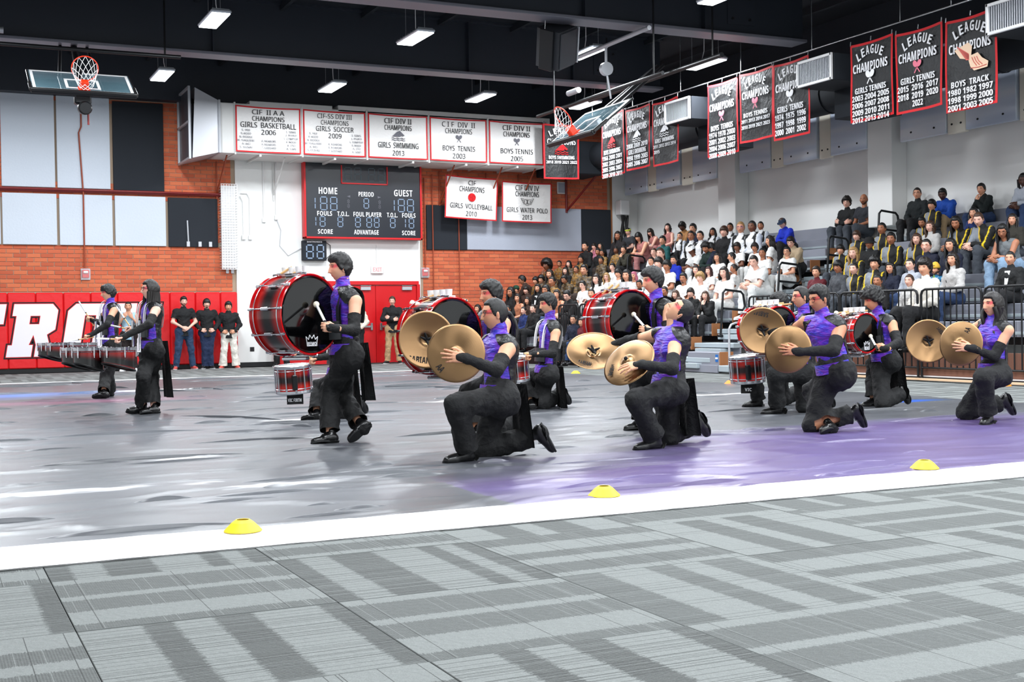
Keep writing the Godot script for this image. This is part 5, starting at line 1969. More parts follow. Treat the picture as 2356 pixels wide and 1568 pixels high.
func head_point(d: Vector3, wide := 1.0) -> Vector3:
	var p := Vector3(d.x * 0.0755 * wide, d.y * 0.116, d.z * 0.094)
	var low := clampf(-d.y, 0.0, 1.0)
	p.x *= 1.0 - 0.34 * low * low
	if d.z < 0.0:
		p.z *= 1.06 - 0.55 * low
	else:
		p.z *= 1.0 - 0.10 * low
	p.x *= 1.0 + 0.05 * clampf(-d.z, 0.0, 1.0)
	if d.z > 0.0:
		var f := d.z
		var ax := absf(p.x)
		var y := p.y
		var dz := 0.0
		var t := clampf((0.020 - y) / 0.052, 0.0, 1.0)
		var nose := pow(t, 1.2) * sm(-0.046, -0.034, y)
		dz += 0.025 * nose * exp(-pow(p.x / (0.009 + 0.007 * t), 2.0))
		dz -= 0.0075 * exp(-pow((ax - 0.031) / 0.017, 2.0) - pow((y - 0.012) / 0.013, 2.0))
		dz += 0.0035 * exp(-pow((ax - 0.026) / 0.02, 2.0) - pow((y - 0.034) / 0.009, 2.0))
		dz += 0.0065 * exp(-pow(p.x / 0.021, 2.0) - pow((y + 0.060) / 0.011, 2.0))
		dz -= 0.003 * exp(-pow(p.x / 0.02, 2.0) - pow((y + 0.060) / 0.0028, 2.0))
		dz -= 0.004 * exp(-pow(p.x / 0.018, 2.0) - pow((y + 0.079) / 0.006, 2.0))
		dz += 0.009 * exp(-pow(p.x / 0.022, 2.0) - pow((y + 0.100) / 0.017, 2.0))
		dz += 0.004 * exp(-pow((ax - 0.045) / 0.018, 2.0) - pow((y + 0.018) / 0.02, 2.0))
		p.z += dz * f
	return p

const MAKEUP := Color(0.94, 0.16, 0.36)

func head_mesh(kind: String) -> G:
	# kind: "show" has pink make-up, "plain" not, "beard", "goatee", "small" is coarse
	if head_cache.has(kind):
		return head_cache[kind]
	var g := G.new()
	g.colored = true
	var coarse := kind.begins_with("small")
	var na := 36 if coarse else 64
	var ne := 28 if coarse else 52
	for j in ne + 1:
		var v := 2.0 * j / ne - 1.0
		var el := PI / 2 * (v * 0.72 + 0.28 * v * v * v)
		for i in na + 1:
			var u := 2.0 * i / na - 1.0
			var az := PI * (u * 0.55 + 0.45 * u * u * u)
			var d := Vector3(sin(az) * cos(el), sin(el), cos(az) * cos(el))
			var p := head_point(d)
			var c := Color.WHITE
			if d.z > 0.0:
				var ax := absf(p.x)
				var lips := exp(-pow(p.x / 0.022, 4.0) - pow((p.y + 0.060) / 0.0085, 4.0))
				c = c.lerp(Color(0.80, 0.42, 0.42), lips * 0.8)
				c = c.lerp(Color(1.0, 0.86, 0.84), 0.5 * exp(-pow((ax - 0.045) / 0.02, 2.0) - pow((p.y + 0.02) / 0.02, 2.0)))
				if kind == "show":
					var m := exp(-pow((ax - 0.056) / 0.026, 2.0) - pow((p.y - 0.014 - (ax - 0.04) * 0.45) / 0.019, 2.0))
					m = maxf(m, 0.85 * exp(-pow((ax - 0.034) / 0.02, 2.0) - pow((p.y - 0.016) / 0.013, 2.0)))
					c = c.lerp(MAKEUP, clampf(m * 1.15, 0.0, 0.92))
			if kind.contains("beard") or kind.contains("goatee"):
				var face := d.z > -0.25
				var jaw := sm(-0.035, -0.062, p.y - (absf(p.x) - 0.04) * 0.9) if kind.contains("beard") else sm(-0.066, -0.076, p.y) * sm(0.03, 0.02, absf(p.x))
				var mo := exp(-pow(p.x / 0.024, 4.0) - pow((p.y + 0.046) / 0.006, 2.0))
				if face:
					c = c.lerp(Color(0.06, 0.045, 0.04), clampf(maxf(jaw * 0.9, mo * 0.8), 0.0, 0.92))
			g.col = c
			g.vert(p, d)
	for j in ne:
		for i in na:
			var p := j * (na + 1) + i
			g.tri(p, p + 1, p + na + 2)
			g.tri(p, p + na + 2, p + na + 1)
	renormal(g)
	# weld the seam's normals
	for j in ne + 1:
		var a := j * (na + 1)
		var m := (g.n[a] + g.n[a + na]).normalized()
		g.n[a] = m
		g.n[a + na] = m
	var seg := 8 if coarse else 12
	for s in [-1.0, 1.0]:
		# ear
		g.col = Color.WHITE
		var eb := Basis(Vector3.UP, s * 0.45)
		g.ball(Vector3(s * 0.076, -0.006, -0.008), Vector3(0.009, 0.031, 0.018), seg, eb)
		g.col = Color(0.72, 0.5, 0.46)
		g.ball(Vector3(s * 0.0825, -0.004, -0.004), Vector3(0.005, 0.019, 0.009), seg, eb)
		# eye: white, iris, lid line, brow
		var ez := head_point(Vector3(s * 0.40, 0.10, 0.91).normalized()).z
		g.col = Color(0.9, 0.88, 0.86)
		g.ball(Vector3(s * 0.0315, 0.0115, ez - 0.004), Vector3(0.0125, 0.0058, 0.0065), seg)
		g.col = Color(0.02, 0.014, 0.01)
		g.ball(Vector3(s * 0.0315, 0.0118, ez - 0.0005), Vector3(0.0058, 0.0055, 0.0035), seg)
		g.tube([Vector3(s * 0.018, 0.013, ez + 0.001), Vector3(s * 0.031, 0.0185, ez + 0.0035), Vector3(s * 0.046, 0.014, ez - 0.006)], [0.0012, 0.0022, 0.0014], 5)
		g.col = Color(0.03, 0.022, 0.018)
		g.tube([Vector3(s * 0.014, 0.029, ez + 0.008), Vector3(s * 0.030, 0.0345, ez + 0.008), Vector3(s * 0.050, 0.0305, ez - 0.008)], [0.0024, 0.0034, 0.0018], 5)
	g.col = Color(0.12, 0.06, 0.05)
	for s in [-1.0, 1.0]:
		g.ball(Vector3(s * 0.007, -0.037, 0.110), Vector3(0.0035, 0.002, 0.003), 6)
	g.col = Color(0.30, 0.12, 0.12)
	var mz := head_point(Vector3(0, -0.52, 0.855).normalized()).z
	g.tube([Vector3(-0.019, -0.0605, mz - 0.009), Vector3(0, -0.060, mz + 0.0005), Vector3(0.019, -0.0605, mz - 0.009)], 0.0013, 5)
	g.col = Color.WHITE
	head_cache[kind] = g
	return g

func hair_cap(style: String, sd: int, coarse := false) -> G:
	var g := G.new()
	var n := FastNoiseLite.new()
	n.seed = sd
	n.frequency = 1.0
	n.fractal_octaves = 2
	var na := 34 if coarse else 60
	var ne := 24 if coarse else 44
	var top := 0.020
	var side := 0.011
	var rough := 0.006
	var front := 0.062
	var nape := -0.070
	var freq := Vector3(60, 22, 60)
	match style:
		"short":
			top = 0.020
		"swept":
			top = 0.030
			side = 0.014
			rough = 0.010
			front = 0.050
		"fade":
			top = 0.026
			side = 0.003
			rough = 0.009
			front = 0.058
		"fringe":
			top = 0.026
			side = 0.020
			front = 0.030
			rough = 0.008
		"curly":
			top = 0.040
			side = 0.026
			rough = 0.018
			front = 0.044
			freq = Vector3(42, 42, 42)
		"afro":
			top = 0.065
			side = 0.060
			rough = 0.014
			front = 0.040
			freq = Vector3(50, 50, 50)
		"mop":
			top = 0.056
			side = 0.040
			rough = 0.024
			front = 0.028
			freq = Vector3(38, 30, 38)
		"tied":
			top = 0.010
			side = 0.007
			rough = 0.002
			front = 0.066
		"long", "bob", "wavy":
			top = 0.016
			side = 0.020
			front = 0.058
			rough = 0.005
		"bangs":
			top = 0.018
			side = 0.022
			front = 0.026
			rough = 0.004
	var lowside := -0.02
	if style in ["long", "bob", "wavy", "bangs"]:
		lowside = -0.075
		nape = -0.10
	for j in ne + 1:
		var el := PI * (float(j) / ne - 0.5)
		for i in na + 1:
			var az := TAU * (i % na) / na - PI
			var d := Vector3(sin(az) * cos(el), sin(el), cos(az) * cos(el))
			var p := head_point(d)
			var a := absf(az)
			# hairline height as a function of the way round from the face
			var line: float
			if a < 0.75:
				line = front
			elif a < 1.45:
				line = lerpf(front, lowside, sm(0.75, 1.45, a))
			else:
				line = lerpf(lowside, nape, sm(1.45, 2.2, a))
			var m := sm(line - 0.006, line + 0.010, p.y)
			var t := lerpf(side, top, sm(0.0, 0.9, d.y))
			if style == "swept" or style == "mop" or style == "fringe":
				t += 0.010 * sm(0.2, 0.9, d.z) * sm(0.2, 0.8, d.y)
			var w := n.get_noise_3dv(p * freq)
			t += rough * w + rough * 0.5 * n.get_noise_3dv(p * freq * 2.3)
			var r := lerpf(-0.014, maxf(t, 0.002), m)
			g.vert(p + d * r, d)
	for j in ne:
		for i in na:
			var p := j * (na + 1) + i
			g.tri(p, p + 1, p + na + 2)
			g.tri(p, p + na + 2, p + na + 1)
	renormal(g)
	for j in ne + 1:
		var a := j * (na + 1)
		var m := (g.n[a] + g.n[a + na]).normalized()
		g.n[a] = m
		g.n[a + na] = m
	return g

var hair_cache := {}

# hair in head space; long kinds add falling locks
func hair_mesh(style: String, sd: int, coarse := false) -> G:
	var key := "%s%d%s" % [style, sd, coarse]
	if hair_cache.has(key):
		return hair_cache[key]
	var cap := style
	if style in ["ponytail", "bun"]:
		cap = "tied"
	elif style == "locks":
		cap = "tied"
	elif style == "halfback":
		cap = "long"
	var g := hair_cap(cap, sd, coarse)
	var r := RandomNumberGenerator.new()
	r.seed = sd * 7 + 3
	var seg := 6 if coarse else 8
	match style:
		"long", "wavy", "bangs", "halfback":
			var wav := 0.016 if style == "wavy" else 0.004
			var cnt := 11 if coarse else 17
			for k in cnt:
				var t := float(k) / (cnt - 1)
				var a := lerpf(1.25, TAU - 1.25, t)
				var root := Vector3(sin(a) * 0.082, -0.02, cos(a) * 0.095)
				var len := 0.30 + r.randf() * 0.05
				if style == "bangs":
					len = 0.26
				var pts := []
				var rad := []
				for q in 8:
					var u := q / 7.0
					var ph := r.randf() * 0.4 + k
					pts.append(root + Vector3(sin(a) * (0.012 * u) + wav * sin(u * 9.0 + ph), -len * u, cos(a) * 0.02 * u + 0.02 * u * (1.0 if cos(a) > 0.0 else -0.4) + wav * cos(u * 8.0 + ph)))
					rad.append(0.021 * (1.0 - 0.55 * u * u) + 0.002)
				g.tube(pts, rad, seg)
		"bob":
			for k in 15:
				var a := lerpf(1.15, TAU - 1.15, k / 14.0)
				var root := Vector3(sin(a) * 0.084, -0.01, cos(a) * 0.097)
				var pts := []
				for q in 6:
					var u := q / 5.0
					pts.append(root + Vector3(sin(a) * 0.014 * sin(u * 2.6), -0.135 * u, cos(a) * 0.014 * sin(u * 2.6)))
				g.tube(pts, [0.020, 0.021, 0.021, 0.019, 0.015, 0.005], seg)
		"ponytail", "locks":
			g.ball(Vector3(0, 0.0, -0.112), Vector3(0.024, 0.024, 0.022), seg)
			for k in 7:
				var pts := []
				var rad := []
				var off := Vector3(r.randf() - 0.5, 0, r.randf() - 0.5) * 0.03
				for q in 8:
					var u := q / 7.0
					pts.append(Vector3(0, 0.0, -0.118) + off * (0.5 + u) + Vector3(0.008 * sin(u * 7.0 + k), -0.27 * u + 0.02 * sin(u * PI), -0.04 * sin(u * PI)))
					rad.append(0.014 * (1.0 - 0.7 * u * u) + 0.002)
				g.tube(pts, rad, seg)
			if style == "locks":
				for s in [-1.0, 1.0]:
					for k in 4:
						var pts := []
						for q in 8:
							var u := q / 7.0
							pts.append(Vector3(s * (0.075 + 0.012 * k), -0.01 - 0.30 * u, -0.045 - 0.016 * k + 0.01 * sin(u * 8.0 + k)))
						g.tube(pts, [0.012, 0.014, 0.014, 0.013, 0.012, 0.01, 0.007, 0.003], seg)
		"bun":
			g.ball(Vector3(0, 0.035, -0.118), Vector3(0.034, 0.032, 0.03), seg + 2)
	hair_cache[key] = g
	return g

# ---------------------------------------------------------------- hands and shoes (left; mirrored for the right)

var part_cache := {}

# wrist at the origin, fingers +y, palm +z, thumb -x
func hand_mesh(pose: String) -> G:
	if part_cache.has("hand" + pose):
		return part_cache["hand" + pose]
	var f := Field.new(Vector3(-0.085, -0.04, -0.035), Vector3(0.06, 0.20, 0.09), 0.0042, 0.007)
	f.cap(Vector3(0, -0.03, 0), Vector3(0, 0.01, 0), 0.025, 0.025, Vector3.BACK, 1.35)
	var knuck := [Vector3(-0.030, 0.088, 0), Vector3(-0.010, 0.094, -0.003), Vector3(0.010, 0.091, -0.002), Vector3(0.029, 0.082, 0.001)]
	for kx in knuck:
		f.cap(Vector3(kx.x * 0.55, 0.012, 0), kx, 0.019, 0.0125, Vector3.BACK, 1.1, 0.012)
	var lens := [[0.042, 0.027, 0.021], [0.047, 0.030, 0.022], [0.043, 0.028, 0.021], [0.033, 0.021, 0.019]]
	var curl := [[0.25, 0.3, 0.2], [0.2, 0.25, 0.2], [0.25, 0.3, 0.2], [0.3, 0.35, 0.25]]
	var spread := [-0.16, -0.03, 0.09, 0.24]
	if pose == "grip":
		curl = [[1.05, 1.25, 0.8], [1.2, 1.35, 0.8], [1.25, 1.4, 0.8], [1.3, 1.4, 0.8]]
		spread = [-0.03, 0.0, 0.02, 0.06]
	elif pose == "rest":
		curl = [[0.5, 0.5, 0.3], [0.55, 0.55, 0.3], [0.6, 0.6, 0.3], [0.65, 0.6, 0.3]]
		spread = [-0.05, 0.0, 0.03, 0.08]
	for k in 4:
		var p: Vector3 = knuck[k]
		var a := 0.0
		for s in 3:
			a += curl[k][s]
			var dir := Vector3(sin(spread[k]) * cos(a), cos(spread[k]) * cos(a), sin(a))
			var q: Vector3 = p + dir * lens[k][s]
			f.cap(p, q, 0.0098 - 0.0008 * s, 0.0092 - 0.0011 * s, Vector3.ZERO, 1.0, 0.003)
			p = q
	var t0 := Vector3(-0.022, 0.020, 0.006)
	var t1 := Vector3(-0.046, 0.050, 0.018)
	var t2 := Vector3(-0.058, 0.082, 0.024)
	var t3 := Vector3(-0.060, 0.107, 0.024)
	if pose == "grip":
		t1 = Vector3(-0.042, 0.048, 0.026)
		t2 = Vector3(-0.036, 0.078, 0.044)
		t3 = Vector3(-0.018, 0.094, 0.054)
	f.cap(t0, t1, 0.016, 0.0125, Vector3.ZERO, 1.0, 0.01)
	f.cap(t1, t2, 0.0118, 0.0105, Vector3.ZERO, 1.0, 0.004)
	f.cap(t2, t3, 0.0103, 0.0085, Vector3.ZERO, 1.0, 0.004)
	var g := G.new()
	f.net(g)
	part_cache["hand" + pose] = g
	return g

# ankle at the origin, toes +z, sole at y = -0.085
func shoe_mesh() -> Array:
	if part_cache.has("shoe"):
		return part_cache["shoe"]
	var f := Field.new(Vector3(-0.06, -0.09, -0.08), Vector3(0.06, 0.05, 0.22), 0.008, 0.025)
	f.cap(Vector3(0, -0.045, -0.035), Vector3(0, -0.04, 0.05), 0.038, 0.038)
	f.cap(Vector3(0, -0.04, 0.03), Vector3(0.004, -0.058, 0.14), 0.040, 0.030, Vector3.RIGHT, 0.9)
	f.cap(Vector3(-0.01, -0.060, 0.10), Vector3(0.006, -0.064, 0.165), 0.032, 0.024)
	f.cap(Vector3(0.016, -0.060, 0.10), Vector3(0.010, -0.064, 0.150), 0.030, 0.022)
	f.cap(Vector3(0, -0.02, -0.012), Vector3(0, 0.02, -0.012), 0.040, 0.040)
	var up := G.new()
	f.net(up)
	for k in up.v.size():
		up.v[k].y = maxf(up.v[k].y, -0.075)
	var so := PackedVector2Array()
	for k in 28:
		var a := TAU * k / 28
		var z := 0.062 + cos(a) * 0.132
		var w := 0.040 + 0.010 * sm(0.02, 0.12, z) - 0.006 * sm(0.12, 0.19, z)
		so.append(Vector2(sin(a) * w * (1.0 + 0.15 * absf(sin(2.0 * a))) + 0.004, z))
	var sole := G.new()
	sole.prism(so, 0.014, Transform3D(Basis(Vector3.RIGHT, Vector3.BACK, Vector3.UP), Vector3(0, -0.071, 0)))
	sole.box(Vector3(0, -0.081, -0.035), Vector3(0.066, 0.010, 0.06), 0.003)
	var lace := G.new()
	for k in 4:
		var y := -0.010 - k * 0.009
		var z := 0.058 + k * 0.018
		lace.tube([Vector3(-0.022, y - 0.006, z), Vector3(0, y + 0.002, z + 0.003), Vector3(0.022, y - 0.006, z)], 0.0028, 5)
	lace.tube([Vector3(0, -0.002, 0.056), Vector3(-0.025, 0.008, 0.062), Vector3(-0.03, -0.012, 0.066)], 0.0025, 5)
	lace.tube([Vector3(0, -0.002, 0.056), Vector3(0.025, 0.008, 0.062), Vector3(0.03, -0.012, 0.066)], 0.0025, 5)
	part_cache["shoe"] = [up, sole, lace]
	return part_cache["shoe"]

func bend(pts: Array, rad: Array, n := 14) -> Array:
	# smooth path through joints: [points, radii]
	var op := []
	var orr := []
	var m := pts.size()
	for k in m - 1:
		var p0: Vector3 = pts[maxi(k - 1, 0)]
		var p1: Vector3 = pts[k]
		var p2: Vector3 = pts[k + 1]
		var p3: Vector3 = pts[mini(k + 2, m - 1)]
		for q in n / (m - 1):
			var t := float(q) / (n / (m - 1))
			op.append(p1.cubic_interpolate(p2, p0, p3, t).lerp(p1.lerp(p2, t), 0.6))
			orr.append(lerpf(rad[k], rad[k + 1], t))
	op.append(pts[m - 1])
	orr.append(rad[m - 1])
	return [op, orr]

# ---------------------------------------------------------------- one figure from its joints

var skin_mats := {}

func skin(tone: Color) -> StandardMaterial3D:
	var k := "skin_" + tone.to_html(false)
	if not mats.has(k):
		var m := vmat(k, 0.5)
		m.albedo_color = tone
		m.subsurf_scatter_enabled = true
		m.subsurf_scatter_strength = 0.08
	return mats[k]

func cloth_mat(key: String, col: Color, rough := 0.8, cm := 0.5, sc := 2.2) -> StandardMaterial3D:
	if mats.has(key):
		return mats[key]
	var m := mat(key, col, rough)
	tri_bump(m, cloth_noise, cm, sc)
	m.rim_enabled = col.get_luminance() > 0.1
	m.rim = 0.15
	return m

func head_xf(J: Dictionary) -> Transform3D:
	var z: Vector3 = J.hf.normalized()
	var x: Vector3 = (J.hu as Vector3).cross(z).normalized()
	return Transform3D(Basis(x, z.cross(x), z), J.head)

func hand_xf(w: Vector3, dir: Vector3, palm: Vector3, mirror: bool) -> Transform3D:
	var y := dir.normalized()
	var z := (palm - y * palm.dot(y)).normalized()
	var x := y.cross(z)
	if mirror:
		x = -x
	return Transform3D(Basis(x, y, z), w)

func shoe_xf(a: Vector3, shin: Vector3, toe: Vector3) -> Transform3D:
	var z := toe.normalized()
	var y := (shin - z * shin.dot(z)).normalized()
	return Transform3D(Basis(y.cross(z), y, z), a)

func bounds(J: Dictionary, keys: Array, pad: float) -> AABB:
	var b := AABB(J[keys[0]], Vector3.ZERO)
	for k in keys:
		b = b.expand(J[k])
	return b.grow(pad)

func torso_axes(J: Dictionary) -> Array:
	var lat: Vector3 = (J.ls - J.rs).normalized()
	var up: Vector3 = (J.neck - J.pelvis).normalized()
	lat = (lat - up * lat.dot(up)).normalized()
	return [lat, up, lat.cross(up)]

# the continuous body: head, neck, trunk, limbs and hands
func body_mesh(J: Dictionary, head: String, lhand: String, rhand: String, bulk: float, cell: float) -> G:
	var ax := torso_axes(J)
	var lat: Vector3 = ax[0]
	var up: Vector3 = ax[1]
	var fwd: Vector3 = ax[2]
	var bb := bounds(J, ["pelvis", "neck", "head", "ls", "le", "lw", "rs", "re", "rw", "lk", "la", "rk", "ra"], 0.16)
	var f := Field.new(bb.position, bb.end, cell, 0.03)
	var hx := head_xf(J)
	var skull: Vector3 = J.head - hx.basis.y * 0.075 - hx.basis.z * 0.022
	f.cap(J.neck - up * 0.05, skull, 0.055, 0.052)
	f.cap(J.pelvis + up * 0.04, J.neck - up * 0.16, 0.115 * bulk, 0.125 * bulk, fwd, 1.35)
	f.cap(J.lh, J.rh, 0.10 * bulk, 0.10 * bulk)
	for s in ["l", "r"]:
		var sh: Vector3 = J[s + "s"]
		f.cap(J.neck - up * 0.055, sh, 0.05, 0.052)
		f.cap(sh, J[s + "e"], 0.055 * bulk, 0.040 * bulk)
		f.cap(J[s + "e"], J[s + "w"], 0.041 * bulk, 0.026)
		f.cap(J[s + "h"], J[s + "k"], 0.078 * bulk, 0.052)
		f.cap(J[s + "k"], J[s + "a"], 0.05, 0.034)
	var g := G.new()
	g.colored = true
	f.net(g)
	g.add(head_mesh(head), hx)
	if lhand != "":
		g.add(hand_mesh(lhand), hand_xf(J.lw, J.lhd, J.lhp, false))
	if rhand != "":
		g.add(hand_mesh(rhand), hand_xf(J.rw, J.rhd, J.rhp, true))
	return g

func torso_field(J: Dictionary, bulk: float, cell: float, collar: float, bust: bool, reach := 0.80, loose := 0.0) -> G:
	var ax := torso_axes(J)
	var lat: Vector3 = ax[0]
	var up: Vector3 = ax[1]
	var fwd: Vector3 = ax[2]
	var bb := bounds(J, ["pelvis", "neck", "ls", "rs", "lh", "rh"], 0.2)
	var f := Field.new(bb.position, bb.end, cell, 0.035)
	if collar > 0.0:
		f.cap(J.neck - up * 0.06, (J.neck as Vector3).lerp(J.head - fwd * 0.02, collar), 0.064, 0.060)
	var waist: Vector3 = (J.pelvis as Vector3).lerp(J.neck, 0.30)
	f.cap(J.pelvis - up * 0.02, waist, 0.145 * bulk + loose, 0.125 * bulk + loose, fwd, 1.3)
	f.cap(waist, J.neck - up * 0.16, 0.125 * bulk + loose, 0.150 * bulk + loose, fwd, 1.32)
	f.cap(J.neck - up * 0.13 - lat * 0.07, J.neck - up * 0.13 + lat * 0.07, 0.115 * bulk + loose, 0.115 * bulk + loose, fwd, 1.15)
	for s in ["l", "r"]:
		f.cap(J.neck - up * 0.06, (J.neck as Vector3).lerp(J[s + "s"], reach), 0.060 + loose * 0.4, 0.060 + loose * 0.5)
		if bust:
			var q: Vector3 = J.neck - up * 0.21 + fwd * 0.075 + lat * (0.068 if s == "l" else -0.068)
			f.cap(q, q + up * 0.03, 0.066, 0.055)
	var g := G.new()
	f.net(g)
	return g

func trousers_mesh(J: Dictionary, bulk: float, cell: float, hem: float, flare: float, sd: int, hem_lift := 0.03) -> G:
	var ax := torso_axes(J)
	var up: Vector3 = ax[1]
	var fwd: Vector3 = ax[2]
	var bb := bounds(J, ["pelvis", "lh", "rh", "lk", "rk", "la", "ra"], 0.2)
	var f := Field.new(bb.position, bb.end, cell, 0.04)
	f.cap(J.pelvis + up * 0.05, J.pelvis - up * 0.04, 0.140 * bulk, 0.150 * bulk, fwd, 1.25)
	f.cap(J.lh, J.rh, 0.120 * bulk, 0.120 * bulk)
	for s in ["l", "r"]:
		f.cap(J[s + "h"], J[s + "k"], 0.108 * bulk, 0.080)
		f.cap(J[s + "k"], (J[s + "k"] as Vector3).lerp(J[s + "a"], 1.05), 0.078, hem)
		if flare > 0.0:
			f.cap((J[s + "k"] as Vector3).lerp(J[s + "a"], 0.55), (J[s + "k"] as Vector3).lerp(J[s + "a"], 1.05), 0.07, flare)
	var g := G.new()
	f.net(g)
	var cuts := []
	for s in ["l", "r"]:
		var d: Vector3 = (J[s + "k"] - J[s + "a"]).normalized()
		cuts.append([J[s + "a"] + d * hem_lift, d])
	g = split(g, func(p: Vector3, _n: Vector3) -> float:
		var v := 1.0
		for c in cuts:
			if p.distance_to(c[0]) < 0.128:
				v = minf(v, (p - c[0]).dot(c[1]))
		return v)[0]
	crumple(g, 0.016, Vector3(9, 7, 9), sd)
	return g

func shoes(o: Node3D, J: Dictionary, m: Material, msole: Material, mlace: Material) -> void:
	var sh := shoe_mesh()
	for s in ["l", "r"]:
		var xf := shoe_xf(J[s + "a"], J[s + "k"] - J[s + "a"], J[s + "td"])
		if s == "r":
			xf = xf * Transform3D(Basis(Vector3.LEFT, Vector3.UP, Vector3.BACK), Vector3.ZERO)
		var up := G.new()
		up.add(sh[0], xf)
		var q := part("shoe", up.mesh(), m, o)
		var so := G.new()
		so.add(sh[1], xf)
		part("sole", so.mesh(), msole, q)
		var la := G.new()
		la.add(sh[2], xf)
		part("lace", la.mesh(), mlace, q)

func glasses(o: Node3D, J: Dictionary, m: Material) -> void:
	var hx := head_xf(J)
	var g := G.new()
	for s in [-1.0, 1.0]:
		var pts := []
		for k in 16:
			var a := TAU * k / 16
			pts.append(hx * Vector3(s * 0.033 + cos(a) * 0.024, 0.008 + sin(a) * 0.019, 0.094 - absf(cos(a) * s * 0.004)))
		g.tube(pts, 0.0022, 5, false, true)
		g.tube([hx * Vector3(s * 0.057, 0.014, 0.091), hx * Vector3(s * 0.078, 0.012, 0.03), hx * Vector3(s * 0.078, 0.004, -0.01)], 0.0022, 5)
	g.tube([hx * Vector3(-0.009, 0.012, 0.096), hx * Vector3(0, 0.015, 0.098), hx * Vector3(0.009, 0.012, 0.096)], 0.002, 5)
	part("glasses", g.mesh(), m, o)

var show_ready := false

func show_materials() -> void:
	if show_ready:
		return
	show_ready = true
	var p := mat("show_purple", Color.WHITE, 0.42)
	p.albedo_texture = noise_tex(0.006, 512, 4, ramp([[0.0, Color(0.14, 0.20, 0.74)], [0.28, Color(0.30, 0.18, 0.74)], [0.46, Color(0.46, 0.15, 0.72)], [0.62, Color(0.38, 0.12, 0.64)], [0.78, Color(0.20, 0.28, 0.84)], [0.9, Color(0.56, 0.26, 0.78)]]), FastNoiseLite.TYPE_SIMPLEX_SMOOTH, FastNoiseLite.FRACTAL_FBM, 41)
	p.uv1_triplanar = true
	p.uv1_scale = Vector3(1.1, 3.4, 1.1)
	p.heightmap_enabled = true
	p.heightmap_texture = cloth_noise
	p.heightmap_scale = 0.9
	p.rim_enabled = true
	p.rim = 0.3
	cloth_mat("show_black", Color(0.045, 0.048, 0.054), 0.8, 0.8, 1.6).rim_enabled = false
	cloth_mat("show_vest", Color(0.035, 0.037, 0.043), 0.4, 0.4, 2.5).rim_enabled = false
	cloth_mat("show_sleeve", Color(0.035, 0.035, 0.042), 0.8, 0.3, 5.0).rim_enabled = false
	mat("shoe_black", Color(0.05, 0.05, 0.055), 0.28)
	mat("hair_black", Color(0.06, 0.052, 0.05), 0.45)

func hair_mat(col: Color) -> StandardMaterial3D:
	var k := "hair_" + col.to_html(false)
	if not mats.has(k):
		var m := mat(k, col * 0.82, 0.5)
		m.heightmap_enabled = true
		m.heightmap_texture = grain_noise
		m.heightmap_scale = 0.12
		m.uv1_triplanar = true
		m.uv1_scale = Vector3(7, 1.0, 7)
		m.anisotropy_enabled = false
	return mats[k]

func put_hair(o: Node3D, J: Dictionary, style: String, col: Color, sd: int, hang: bool) -> void:
	var g := G.new()
	g.add(hair_mesh(style, sd), head_xf(J))
	part("hair", g.mesh(), hair_mat(col), o)

